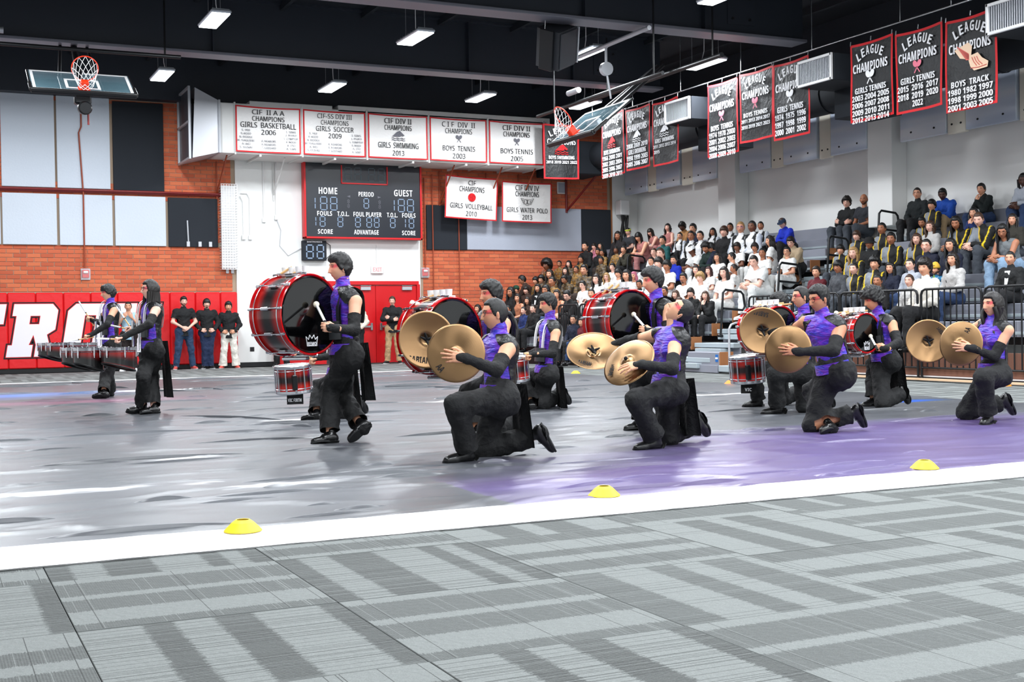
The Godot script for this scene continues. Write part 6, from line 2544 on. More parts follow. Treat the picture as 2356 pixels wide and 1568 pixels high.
func performer(called: String, label: String, base: Vector3, J: Dictionary, opt: Dictionary) -> Node3D:
	show_materials()
	var o := thing(called, label, "person", base, 0.0)
	var bulk: float = opt.get("bulk", 1.0)
	var sd: int = opt.get("seed", 1)
	var body := body_mesh(J, opt.get("head", "show"), opt.get("lhand", "grip"), opt.get("rhand", "grip"), bulk, 0.014)
	part("body", body.mesh(), skin(opt.get("skin", Color(0.86, 0.64, 0.52))), o)
	var ax := torso_axes(J)
	var lat: Vector3 = ax[0]
	var up: Vector3 = ax[1]
	var fwd: Vector3 = ax[2]
	var L: float = (J.neck - J.pelvis).length()
	var tg := torso_field(J, bulk, 0.012, 0.46, opt.get("bust", false))
	crumple(tg, 0.007, Vector3(8, 22, 8), sd)
	var both := split(tg, func(p: Vector3, n: Vector3) -> float:
		var r: Vector3 = p - J.pelvis
		var y := r.dot(up) / L
		if y > 0.97:
			return 1.0
		var x := absf(r.dot(lat))
		var z := r.dot(fwd)
		var ang := atan2(x, z + 0.02)
		var edge := lerpf(1.62, 1.18, clampf(y, 0.0, 1.0))
		if y > 0.70:
			edge = minf(edge, lerpf(1.18, 0.62, (y - 0.70) / 0.27))
		return edge - ang)
	# the hem of the purple front drops to a point at the left hip
	part("bodysuit", both[0].mesh(), mats.show_purple, o)
	inflate(both[1], 0.006)
	part("vest", both[1].mesh(), mats.show_vest, o)
	var fl := G.new()
	var hip: Vector3 = J.pelvis
	fl.sheet(func(s: float, t: float) -> Vector3:
		var a := lerpf(-1.35, 1.35, s)
		var drop := 0.03 + 0.10 * maxf(0.0, 1.0 - absf(a - 1.0) / 0.55)
		var q := hip + lat * (sin(a) * (0.156 * bulk)) + fwd * (cos(a) * (0.130 * bulk))
		return q + up * (0.06 - (0.06 + drop) * t) + (lat * sin(a) + fwd * cos(a)) * 0.012 * t, 20, 3, 0.004)
	part("front_panel", fl.mesh(), mats.show_purple, o)
	var tr := trousers_mesh(J, bulk, 0.0175, opt.get("hem", 0.088), 0.0, sd)
	part("trousers", tr.mesh(), mats.show_black, o)
	for s in ["l", "r"]:
		var d: Vector3 = (J[s + "hd"] as Vector3).normalized()
		var top: Vector3 = (J[s + "s"] as Vector3).lerp(J[s + "e"], 0.50)
		var ua: Vector3 = (J[s + "e"] - J[s + "s"]).normalized()
		var bb := AABB(top, Vector3.ZERO).expand(J[s + "e"]).expand(J[s + "w"]).expand(J[s + "w"] + d * 0.06).grow(0.08)
		var sf := Field.new(bb.position, bb.end, 0.011, 0.02)
		sf.cap(top - ua * 0.05, J[s + "e"], 0.060 * bulk, 0.049 * bulk)
		sf.cap(J[s + "e"], J[s + "w"], 0.049 * bulk, 0.034)
		sf.cap(J[s + "w"], J[s + "w"] + d * 0.045, 0.036, 0.036, (J[s + "hp"] as Vector3).normalized(), 1.3)
		var sg := G.new()
		sf.net(sg)
		sg = split(sg, func(p: Vector3, _n: Vector3) -> float: return (p - top).dot(ua) if p.distance_to(top) < 0.16 else 1.0)[0]
		crumple(sg, 0.006, Vector3(16, 16, 16), sd + 5)
		part("arm_sleeve", sg.mesh(), mats.show_sleeve, o)
	shoes(o, J, mats.shoe_black, mats.rubber, mats.shoe_black)
	put_hair(o, J, opt.get("hair", "short"), opt.get("hair_col", Color(0.055, 0.048, 0.047)), sd, false)
	if opt.get("glasses", false):
		glasses(o, J, mat("glasses_black", Color(0.03, 0.03, 0.035), 0.3))
	if opt.get("tail", false):
		var tl := G.new()
		var back: Vector3 = J.pelvis - fwd * 0.135 * bulk
		var low: float = opt.get("tail_len", 0.5)
		tl.sheet(func(s: float, t: float) -> Vector3:
			var x := lerpf(-0.5, 0.5, s)
			var q: Vector3 = back + lat * x * (0.24 + 0.06 * t) - Vector3.UP * low * t - fwd * (0.02 + 0.04 * t + 0.02 * sin(s * 9.0) * t) + up * 0.06 * (1.0 - t)
			q.y = maxf(q.y, 0.02)
			return q, 16, 10, 0.006)
		part("coat_tail", tl.mesh(), mats.show_black, o)
	if opt.get("pads", "") != "":
		var hm: Material = mat("harness_grey", Color(0.20, 0.21, 0.22), 0.4) if opt.pads == "dark" else mats.white_plastic
		for s in ["l", "r"]:
			var sgn := 1.0 if s == "l" else -1.0
			var mid: Vector3 = (J.neck as Vector3).lerp(J[s + "s"], 0.62)
			var wd := 0.038 if opt.pads == "dark" else 0.019
			var pg := G.new()
			pg.sheet(func(a: float, t: float) -> Vector3:
				var e := lerpf(-1.75, 1.9, t)
				var c := mid - up * 0.06
				var q := c + up * cos(e) * 0.130 + fwd * sin(-e) * 0.130
				if e > 1.0:
					q -= up * (e - 1.0) * 0.16 - fwd * (e - 1.0) * 0.03
				if e < -1.0:
					q += up * (e + 1.0) * 0.22
				return q + lat * sgn * (a - 0.5) * wd * 2.0, 4, 18, 0.018)
			part("harness_strap", pg.mesh(), hm, o)
		var bp := G.new()
		bp.sheet(func(a: float, t: float) -> Vector3:
			var e := lerpf(-0.9, 0.9, a)
			return J.pelvis + up * (0.10 + 0.16 * t) + lat * sin(e) * 0.17 * bulk + fwd * cos(e) * 0.15 * bulk, 12, 4, 0.02)
		part("belly_plate", bp.mesh(), mat("harness_grey", Color(0.20, 0.21, 0.22), 0.4), o)
	return o

# ---------------------------------------------------------------- instruments

func drum_materials() -> void:
	var s := vmat("drum_shell", 0.12)
	s.clearcoat_enabled = true
	s.clearcoat = 0.6
	mat("drum_head_black", Color(0.012, 0.012, 0.016), 0.06)
	mat("drum_hoop_red", Color(0.72, 0.02, 0.05), 0.15)
	mat("drum_head_white", Color(0.9, 0.9, 0.88), 0.5)
	mat("felt", Color(0.93, 0.89, 0.80), 0.95)
	mat("hickory", Color(0.86, 0.68, 0.45), 0.5)
	mat("alu", Color(0.82, 0.83, 0.85), 0.25, 0.9)
	var b := mat("brass", Color(0.62, 0.49, 0.35), 0.33, 1.0)
	b.anisotropy_enabled = true
	b.anisotropy = 0.8
	b.heightmap_enabled = true
	b.heightmap_texture = noise_tex(0.02, 256, 2, null, FastNoiseLite.TYPE_SIMPLEX, FastNoiseLite.FRACTAL_FBM, 17)
	b.heightmap_scale = 0.012
	mat("tag_black", Color(0.03, 0.03, 0.035), 0.8)

# axis from the far head to the near head is local +y; origin at the middle of the shell
func bass_drum(label: String, at: Vector3, axis: Vector3, r: float, len: float, logo: bool) -> Node3D:
	var o := thing("bass_drum", label, "drum", at, 0.0, "bass drums")
	var x := axis.cross(Vector3.UP).normalized()
	var bs := Basis(x, axis.normalized(), x.cross(axis).normalized())
	# local: x sideways, y along the axis, z = "down or up"; make z point up
	if bs.z.y < 0.0:
		bs = Basis(-bs.x, bs.y, -bs.z)
	var t := Transform3D(bs, Vector3.ZERO)
	var h := len / 2
	var g := G.new()
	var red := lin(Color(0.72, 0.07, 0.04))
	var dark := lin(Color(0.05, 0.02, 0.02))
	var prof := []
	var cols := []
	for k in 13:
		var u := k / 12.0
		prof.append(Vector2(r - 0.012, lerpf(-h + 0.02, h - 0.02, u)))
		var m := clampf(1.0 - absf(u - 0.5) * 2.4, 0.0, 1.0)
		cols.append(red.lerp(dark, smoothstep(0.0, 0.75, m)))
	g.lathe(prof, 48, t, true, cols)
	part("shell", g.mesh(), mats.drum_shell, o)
	for s in [-1.0, 1.0]:
		var hg := G.new()
		hg.lathe([Vector2(r - 0.012, s * (h - 0.035)), Vector2(r + 0.004, s * (h - 0.035)), Vector2(r + 0.006, s * (h + 0.008)), Vector2(r - 0.004, s * (h + 0.012)), Vector2(r - 0.016, s * h)], 48, t)
		part("hoop", hg.mesh(), mats.drum_hoop_red, o)
		var rg := G.new()
		rg.lathe([Vector2(r + 0.006, s * (h - 0.048)), Vector2(r + 0.009, s * (h - 0.044)), Vector2(r + 0.006, s * (h - 0.036))], 48, t)
		part("hoop_edge", rg.mesh(), mats.alu, o)
		var dg := G.new()
		dg.lathe([Vector2(0.0, s * (h + 0.002)), Vector2(r - 0.03, s * (h + 0.002)), Vector2(r - 0.015, s * (h + 0.006))], 48, t)
		part("drum_head", dg.mesh(), mats.drum_head_black, o)
	var n := 10
	for k in n:
		var a := TAU * (k + 0.25) / n
		var d := Vector3(cos(a), 0, sin(a))
		var q := G.new()
		q.tube([t * (d * (r + 0.014) + Vector3(0, -h - 0.01, 0)), t * (d * (r + 0.014) + Vector3(0, h + 0.01, 0))], 0.0055, 6)
		part("tension_rod", q.mesh(), mats.chrome, o)
		for s in [-1.0, 1.0]:
			var c := G.new()
			c.box(t * (d * (r + 0.010) + Vector3(0, s * (h - 0.005), 0)), Vector3(0.022, 0.05, 0.022), 0.006, Basis(t.basis * d, t.basis.y, (t.basis * d).cross(t.basis.y)))
			c.tube([t * (d * (r + 0.018) + Vector3(0, s * (h - 0.03), 0)), t * (d * (r + 0.018) + Vector3(0, s * (h - 0.08), 0))], [0.010, 0.008], 8)
			part("claw", c.mesh(), mats.chrome, o)
		var lg := G.new()
		lg.box(t * (d * (r + 0.004)), Vector3(0.03, 0.10, 0.03), 0.008, Basis(t.basis * d, t.basis.y, (t.basis * d).cross(t.basis.y)))
		part("lug", lg.mesh(), mats.chrome, o)
	# white badge and, on the near head, the printed crown
	var bd := G.new()
	var ba := 2.2
	bd.box(t * (Vector3(cos(ba), 0, sin(ba)) * (r - 0.008)), Vector3(0.05, 0.05, 0.006), 0.0, Basis(t.basis.y, (t.basis * Vector3(-sin(ba), 0, cos(ba))), (t.basis * Vector3(cos(ba), 0, sin(ba)))))
	part("badge", bd.mesh(), mats.letter_white, o)
	if logo:
		var face := Transform3D(Basis(t.basis.y.cross(t.basis.z) * -1.0, t.basis.z, t.basis.y), t * Vector3(0, h + 0.0045, -r * 0.70))
		if face.basis.determinant() < 0.0:
			face.basis.x = -face.basis.x
		var cr := G.new()
		var w := r * 0.17
		var pts := [Vector2(-w, 0.01), Vector2(-w * 1.15, 0.052), Vector2(-w * 0.66, 0.026), Vector2(-w * 0.42, 0.066), Vector2(0, 0.034), Vector2(w * 0.42, 0.066), Vector2(w * 0.66, 0.026), Vector2(w * 1.15, 0.052), Vector2(w, 0.01), Vector2(w * 0.95, -0.028), Vector2(-w * 0.95, -0.028)]
		for k in pts.size():
			var p: Vector2 = pts[k]
			var p2: Vector2 = pts[(k + 1) % pts.size()]
			cr.bar(face * Vector3(p.x, p.y, 0), face * Vector3(p2.x, p2.y, 0), 0.0035, 5)
		part("crown_print", cr.mesh(), mats.letter_white, o)
		put_text("REMO", w * 1.7, 0.03, mats.letter_white, o, face * Transform3D(Basis(), Vector3(0, -0.009, 0.0)), 700, 0.002)
	# rack of white mallet cups on top
	for k in 4:
		var c := G.new()
		var u := lerpf(-0.36, 0.32, k / 3.0) * len
		c.lathe([Vector2(0.0, -0.02), Vector2(0.026, -0.02), Vector2(0.032, 0.045), Vector2(0.028, 0.045), Vector2(0.022, -0.014)], 14, Transform3D(Basis(), t * Vector3(-0.02, u, r + 0.03)))
		part("mallet_cup", c.mesh(), mats.white_plastic, o)
	var rk := G.new()
	rk.box(t * Vector3(-0.02, 0, r + 0.006), Vector3(0.06, len * 0.95, 0.02), 0.004, t.basis)
	part("cup_rack", rk.mesh(), mats.white_plastic, o)
	# carrier bracket below and behind
	var cb := G.new()
	cb.box(t * Vector3(0, -0.02, -r - 0.03), Vector3(0.05, len * 0.8, 0.03), 0.008, t.basis)
	cb.box(t * Vector3(-0.04, 0.03, -r - 0.02), Vector3(0.03, len * 0.4, 0.05), 0.008, t.basis)
	part("carrier_bracket", cb.mesh(), mats.alu, o)
	return o

func mallet(label: String, head: Vector3, tail: Vector3, r: float, group := "", white := false) -> void:
	var o := thing("mallet", label, "mallet", head, 0.0, group)
	var d := tail - head
	var g := G.new()
	g.tube([d.normalized() * r * 0.6, d * 0.5, d], [0.009, 0.010, 0.011] if not white else [0.012, 0.012, 0.011], 10)
	part("handle", g.mesh(), mats.white_plastic if white else mats.hickory, o)
	var b := G.new()
	b.ball(Vector3.ZERO, Vector3(r, r, r), 18)
	crumple(b, 0.003 if not white else 0.0006, Vector3(60, 60, 60), 3)
	part("mallet_head", b.mesh(), mats.felt, o)
	if white:
		var gp := G.new()
		gp.tube([d * 0.72, d * 1.02], 0.0125, 10)
		part("grip_tape", gp.mesh(), mats.tag_black, o)

func drum_stick(label: String, tip: Vector3, butt: Vector3, taped: bool) -> void:
	var o := thing("drum_stick", label, "drum stick", tip)
	var d := butt - tip
	var g := G.new()
	g.tube([d * 0.0, d * 0.02, d * 0.05, d * 0.25, d], [0.003, 0.006, 0.005, 0.0085, 0.009], 8)
	part("shaft", g.mesh(), mats.hickory, o)
	if taped:
		var w := G.new()
		w.tube([d * 0.0, d * 0.02, d * 0.45], [0.006, 0.011, 0.0105], 8)
		part("white_wrap", w.mesh(), mats.white_plastic, o)
		var b := G.new()
		b.tube([d * 0.45, d * 0.48], 0.0108, 8)
		part("band", b.mesh(), mats.tag_black, o)

func snare_drum(label: String, at: Vector3, tilt: Vector3, r: float, h: float, tow: String, face: Vector3) -> void:
	var o := thing("snare_drum", label, "drum", at, 0.0, "snare drums")
	var t := fr(Vector3.ZERO, tilt)
	var g := G.new()
	var red := lin(Color(0.78, 0.10, 0.05))
	var dark := lin(Color(0.09, 0.03, 0.03))
	var prof := []
	var cols := []
	for k in 13:
		var u := k / 12.0
		prof.append(Vector2(r - 0.012, lerpf(-h / 2 + 0.01, h / 2 - 0.01, u)))
		cols.append(red.lerp(dark, smoothstep(0.15, 0.85, clampf(1.0 - absf(u - 0.5) * 2.5, 0.0, 1.0))))
	g.lathe(prof, 36, t, true, cols)
	part("shell", g.mesh(), mats.drum_shell, o)
	for s in [-1.0, 1.0]:
		var hg := G.new()
		hg.lathe([Vector2(r - 0.014, s * (h / 2 - 0.03)), Vector2(r + 0.008, s * (h / 2 - 0.03)), Vector2(r + 0.010, s * (h / 2 - 0.006)), Vector2(r + 0.004, s * (h / 2 + 0.004)), Vector2(r - 0.012, s * h / 2)], 36, t)
		hg.lathe([Vector2(r + 0.006, s * (h / 2 - 0.055)), Vector2(r + 0.012, s * (h / 2 - 0.05)), Vector2(r + 0.006, s * (h / 2 - 0.045))], 36, t)
		part("hoop", hg.mesh(), mats.alu, o)
		var hd := G.new()
		hd.lathe([Vector2(0, s * (h / 2 - 0.006)), Vector2(r - 0.012, s * (h / 2 - 0.006))], 36, t)
		part("drum_head", hd.mesh(), mats.drum_head_white, o)
	for k in 12:
		var a := TAU * (k + 0.3) / 12
		var d := Vector3(cos(a), 0, sin(a)) * (r + 0.006)
		var q := G.new()
		q.tube([t * (d + Vector3(0, h / 2 - 0.02, 0)), t * (d + Vector3(0, -h / 2 + 0.06, 0)), t * (d + Vector3(0, -h / 2 + 0.03, 0))], [0.008, 0.008, 0.012], 8)
		part("tension_tube", q.mesh(), mats.alu, o)
	var st := G.new()
	var sd := (t.basis.inverse() * face).normalized()
	sd.y = 0.0
	sd = sd.normalized()
	st.box(t * (sd * (r + 0.02) + Vector3(0, -0.02, 0)), Vector3(0.05, h * 0.55, 0.05), 0.008, t.basis)
	part("strainer", st.mesh(), mats.black_metal, o)
	if tow != "":
		var bx := Basis(Vector3.UP.cross(face).normalized(), Vector3.UP, face)
		var tw := G.new()
		var c := t * Vector3(0, -h / 2, 0) + face * (r * 0.55)
		tw.sheet(func(a: float, b: float) -> Vector3: return c + bx * Vector3((a - 0.5) * 0.17, -0.12 + 0.13 * b, 0.012 * sin(a * 6.0) * (1.0 - b)), 10, 6, 0.006)
		var tp := part("towel_flap", tw.mesh(), mats.tag_black, o)
		put_text(tow, 0.14 if tow.length() > 4 else 0.075, 0.035, mats.letter_white, tp, Transform3D(bx, c + bx * Vector3(-0.005, -0.075, 0.016)), 700, 0.003)

func tenor_drums(label: String, at: Vector3, fwd: Vector3, left: Vector3, sc: float) -> void:
	var o := thing("tenor_drums", label, "drum", at, 0.0, "tenor drum sets")
	var red := lin(Color(0.70, 0.07, 0.05))
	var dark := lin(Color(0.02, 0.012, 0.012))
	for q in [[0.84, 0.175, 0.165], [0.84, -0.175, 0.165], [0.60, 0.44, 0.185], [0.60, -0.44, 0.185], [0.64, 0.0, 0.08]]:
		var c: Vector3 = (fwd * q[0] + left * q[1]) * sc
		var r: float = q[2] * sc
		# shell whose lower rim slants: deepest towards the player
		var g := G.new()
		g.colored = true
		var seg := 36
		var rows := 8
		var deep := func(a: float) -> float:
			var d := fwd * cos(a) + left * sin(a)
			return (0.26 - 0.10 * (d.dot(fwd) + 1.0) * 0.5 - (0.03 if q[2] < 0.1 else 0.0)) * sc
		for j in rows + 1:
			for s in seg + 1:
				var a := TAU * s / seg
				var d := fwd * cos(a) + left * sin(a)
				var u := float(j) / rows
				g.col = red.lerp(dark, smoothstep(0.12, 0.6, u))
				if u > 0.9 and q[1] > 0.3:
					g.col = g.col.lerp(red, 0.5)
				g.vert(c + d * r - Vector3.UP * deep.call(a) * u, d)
		for j in rows:
			for s in seg:
				var p := j * (seg + 1) + s
				g.tri(p, p + 1, p + seg + 2)
				g.tri(p, p + seg + 2, p + seg + 1)
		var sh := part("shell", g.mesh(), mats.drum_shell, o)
		var lr := G.new()
		var pts := []
		for s in seg:
			var a := TAU * s / seg
			pts.append(c + (fwd * cos(a) + left * sin(a)) * r - Vector3.UP * deep.call(a))
		lr.tube(pts, 0.009, 6, false, true)
		part("lower_rim", lr.mesh(), mats.black_satin, sh)
		var hp := G.new()
		hp.lathe([Vector2(r - 0.005, -0.02), Vector2(r + 0.012, -0.02), Vector2(r + 0.014, 0.012), Vector2(r, 0.016)], 36, Transform3D(Basis(), c))
		hp.lathe([Vector2(r + 0.004, -0.04), Vector2(r + 0.012, -0.034), Vector2(r + 0.004, -0.028)], 36, Transform3D(Basis(), c))
		part("hoop", hp.mesh(), mats.chrome, sh)
		var hd := G.new()
		hd.lathe([Vector2(0, 0.006), Vector2(r, 0.006)], 36, Transform3D(Basis(), c))
		part("drum_head", hd.mesh(), mats.drum_head_white, sh)
		for k in 6:
			var a := TAU * (k + 0.5) / 6
			var d := (fwd * cos(a) + left * sin(a)) * (r + 0.012)
			var l := G.new()
			l.tube([c + d + Vector3(0, 0.02, 0), c + d + Vector3(0, -0.06, 0), c + d + Vector3(0, -0.10, 0)], [0.010, 0.013, 0.006], 8)
			part("lug", l.mesh(), mats.chrome, sh)
	var fg := G.new()
	fg.tube([left * 0.5 * sc + fwd * 0.4 * sc - Vector3.UP * 0.07, fwd * 0.6 * sc - Vector3.UP * 0.09, left * -0.5 * sc + fwd * 0.4 * sc - Vector3.UP * 0.07], 0.02, 8)
	for s in [-1.0, 1.0]:
		fg.tube([left * 0.1 * s + fwd * 0.6 - Vector3.UP * 0.08, left * 0.1 * s + fwd * 0.19 - Vector3.UP * 0.05, left * 0.1 * s + fwd * 0.19 + Vector3.UP * 0.32], 0.018, 8)
	part("carrier_frame", fg.mesh(), mats.alu, o)

# n is the side turned to the camera; inner shows the hollow of the cup and the strap knot
func cymbal(label: String, at: Vector3, n: Vector3, r: float, inner: bool, words: Array) -> void:
	var o := thing("cymbal", label, "cymbal", at, 0.0, "hand cymbals")
	var t := fr(Vector3.ZERO, n)
	var s := -1.0 if inner else 1.0
	var prof := []
	for k in 16:
		var u := k / 15.0
		var y := 0.028 * (1.0 - u * u) + 0.022 * exp(-pow(u / 0.17, 4.0))
		prof.append(Vector2(u * r, s * y))
	var under := []
	for k in 16:
		var p: Vector2 = prof[15 - k]
		under.append(Vector2(p.x, p.y - 0.0016))
	var g := G.new()
	g.lathe(prof + under, 72, t, true)
	# brushed in rings: u runs round the plate
	part("plate", g.mesh(), mats.brass, o)
	var front := Transform3D(Basis(t.basis.x, t.basis.z * -1.0, t.basis.y), Vector3.ZERO)
	if front.basis.y.y < 0.0:
		front.basis = Basis(-front.basis.x, -front.basis.y, front.basis.z)
	# front: x to the right, y upwards, z out of the face
	var upw := (Vector3.UP - n * n.dot(Vector3.UP)).normalized()
	front.basis = Basis(upw.cross(n), upw, n)
	for w in words:
		var rr: float = w[1] * r
		var a: float = w[2]
		var u := rr / r
		var y := s * 0.028 * (1.0 - u * u) + 0.003
		put_text(w[0], w[3], w[4], mats.letter_black, o, front * Transform3D(Basis(Vector3.BACK, w[5]), Vector3(cos(a) * rr, sin(a) * rr, y)), 700, 0.002, "stamp")
	if inner:
		var k := G.new()
		for a in [0.35, 1.9, 2.75, 5.0]:
			k.tube([front * Vector3(0, 0, -0.02), front * Vector3(cos(a) * 0.022, sin(a) * 0.022, 0.004), front * Vector3(cos(a) * 0.055, sin(a) * 0.055, 0.012)], [0.013, 0.012, 0.006], 7)
		part("strap_knot", k.mesh(), mats.tag_black, o)
	else:
		var k := G.new()
		k.ball(front * Vector3(0, 0, 0.055), Vector3(0.016, 0.016, 0.016), 10)
		part("strap", k.mesh(), mats.tag_black, o)

# ---------------------------------------------------------------- dressed figures: bystanders and audience

func shirt_mesh(J: Dictionary, bulk: float, cell: float, sleeve: int, loose: float, collar: float, low: float, bust := false) -> G:
	var ax := torso_axes(J)
	var lat: Vector3 = ax[0]
	var up: Vector3 = ax[1]
	var fwd: Vector3 = ax[2]
	var bb := bounds(J, ["pelvis", "neck", "ls", "rs", "le", "re", "lw", "rw", "lh", "rh"], 0.2)
	var f := Field.new(bb.position, bb.end, cell, 0.03)
	if collar > 0.0:
		f.cap(J.neck - up * 0.05, (J.neck as Vector3).lerp(J.head - fwd * 0.02, collar), 0.070, 0.066)
	var waist: Vector3 = (J.pelvis as Vector3).lerp(J.neck, 0.30)
	f.cap(J.pelvis - up * low, waist, 0.152 * bulk + loose, 0.135 * bulk + loose, fwd, 1.22)
	f.cap(waist, J.neck - up * 0.16, 0.135 * bulk + loose, 0.152 * bulk + loose, fwd, 1.28)
	f.cap(J.neck - up * 0.13 - lat * 0.07, J.neck - up * 0.13 + lat * 0.07, 0.115 * bulk + loose, 0.115 * bulk + loose, fwd, 1.12)
	for s in ["l", "r"]:
		var sh: Vector3 = J[s + "s"]
		f.cap(J.neck - up * 0.065, sh.lerp(J.neck, 0.25 if sleeve == 0 else 0.0), 0.058 + loose * 0.5, 0.062 + loose * 0.6)
		if bust:
			var q: Vector3 = J.neck - up * 0.21 + fwd * 0.07 + lat * (0.066 if s == "l" else -0.066)
			f.cap(q, q + up * 0.03, 0.066, 0.055)
		if sleeve == 1:
			f.cap(sh, sh.lerp(J[s + "e"], 0.72), 0.066 + loose * 0.7, 0.064 + loose)
		elif sleeve == 2:
			f.cap(sh, J[s + "e"], 0.064 + loose * 0.7, 0.054 + loose * 0.7)
			f.cap(J[s + "e"], (J[s + "e"] as Vector3).lerp(J[s + "w"], 0.94), 0.053 + loose * 0.7, 0.040 + loose * 0.6)
	var g := G.new()
	f.net(g)
	if sleeve == 1:
		for s in ["l", "r"]:
			var d: Vector3 = (J[s + "e"] - J[s + "s"]).normalized()
			var c: Vector3 = (J[s + "s"] as Vector3).lerp(J[s + "e"], 0.66)
			g = split(g, func(p: Vector3, _n: Vector3) -> float:
				return -(p - c).dot(d) if p.distance_to(c) < 0.14 else 1.0)[0]
	var hem: Vector3 = J.pelvis - up * (low + 0.03)
	g = split(g, func(p: Vector3, _n: Vector3) -> float: return (p - hem).dot(up) if (p - hem).length() < 0.24 else 1.0)[0]
	crumple(g, 0.014, Vector3(9, 11, 9), 7)
	return g

func seat_pose(k: int, yaw: float) -> Dictionary:
	var J := {}
	J.pelvis = Vector3(0, 0.11, 0)
	J.neck = Vector3(0, 0.565, 0.03)
	J.head = Vector3(0, 0.73, 0.05)
	J.lh = Vector3(0.085, 0.10, 0.02)
	J.rh = Vector3(-0.085, 0.10, 0.02)
	J.lk = Vector3(0.13, 0.13, 0.42)
	J.rk = Vector3(-0.11, 0.13, 0.43)
	J.la = Vector3(0.12, -0.33, 0.42)
	J.ra = Vector3(-0.11, -0.33, 0.45)
	J.ltd = Vector3(0.15, 0, 1)
	J.rtd = Vector3(-0.1, 0, 1)
	J.ls = Vector3(0.165, 0.52, 0.02)
	J.rs = Vector3(-0.165, 0.52, 0.02)
	J.le = Vector3(0.23, 0.27, 0.08)
	J.re = Vector3(-0.23, 0.27, 0.08)
	J.lw = Vector3(0.07, 0.20, 0.26)
	J.rw = Vector3(-0.07, 0.19, 0.25)
	J.lhd = Vector3(-0.7, -0.1, 0.6)
	J.rhd = Vector3(0.7, -0.1, 0.6)
	J.lhp = Vector3(0, -1, 0)
	J.rhp = Vector3(0, -1, 0)
	var tilt := -0.05
	if k == 1:
		J.neck = Vector3(0, 0.51, 0.17)
		J.head = Vector3(0, 0.645, 0.25)
		J.ls = Vector3(0.165, 0.46, 0.15)
		J.rs = Vector3(-0.165, 0.46, 0.15)
		J.le = Vector3(0.17, 0.21, 0.29)
		J.re = Vector3(-0.17, 0.21, 0.29)
		J.lw = Vector3(0.04, 0.24, 0.46)
		J.rw = Vector3(-0.04, 0.22, 0.46)
		J.lhd = Vector3(-0.5, -0.4, 0.5)
		J.rhd = Vector3(0.5, -0.4, 0.5)
		J.lhp = Vector3(-0.8, -0.2, -0.4)
		J.rhp = Vector3(0.8, -0.2, -0.4)
		tilt = -0.35
	elif k == 2:
		J.neck = Vector3(0, 0.54, 0.09)
		J.head = Vector3(0, 0.69, 0.15)
		J.ls = Vector3(0.165, 0.49, 0.09)
		J.rs = Vector3(-0.165, 0.49, 0.09)
		J.le = Vector3(0.18, 0.25, 0.24)
		J.re = Vector3(-0.17, 0.25, 0.24)
		J.lw = Vector3(0.055, 0.45, 0.30)
		J.rw = Vector3(-0.06, 0.20, 0.33)
		J.lhd = Vector3(-0.2, 0.9, -0.15)
		J.lhp = Vector3(-0.2, 0.1, -1)
	elif k == 3:
		J.lw = Vector3(-0.08, 0.31, 0.20)
		J.rw = Vector3(0.08, 0.28, 0.22)
		J.le = Vector3(0.23, 0.28, 0.08)
		J.re = Vector3(-0.23, 0.28, 0.08)
		J.lhd = Vector3(-0.9, 0.2, 0.05)
		J.rhd = Vector3(0.9, 0.2, 0.05)
		J.lhp = Vector3(0, 0, -1)
		J.rhp = Vector3(0, 0, -1)
	J.hf = Vector3(sin(yaw), tilt, cos(yaw))
	J.hu = Vector3(0, 1, 0)
	return J

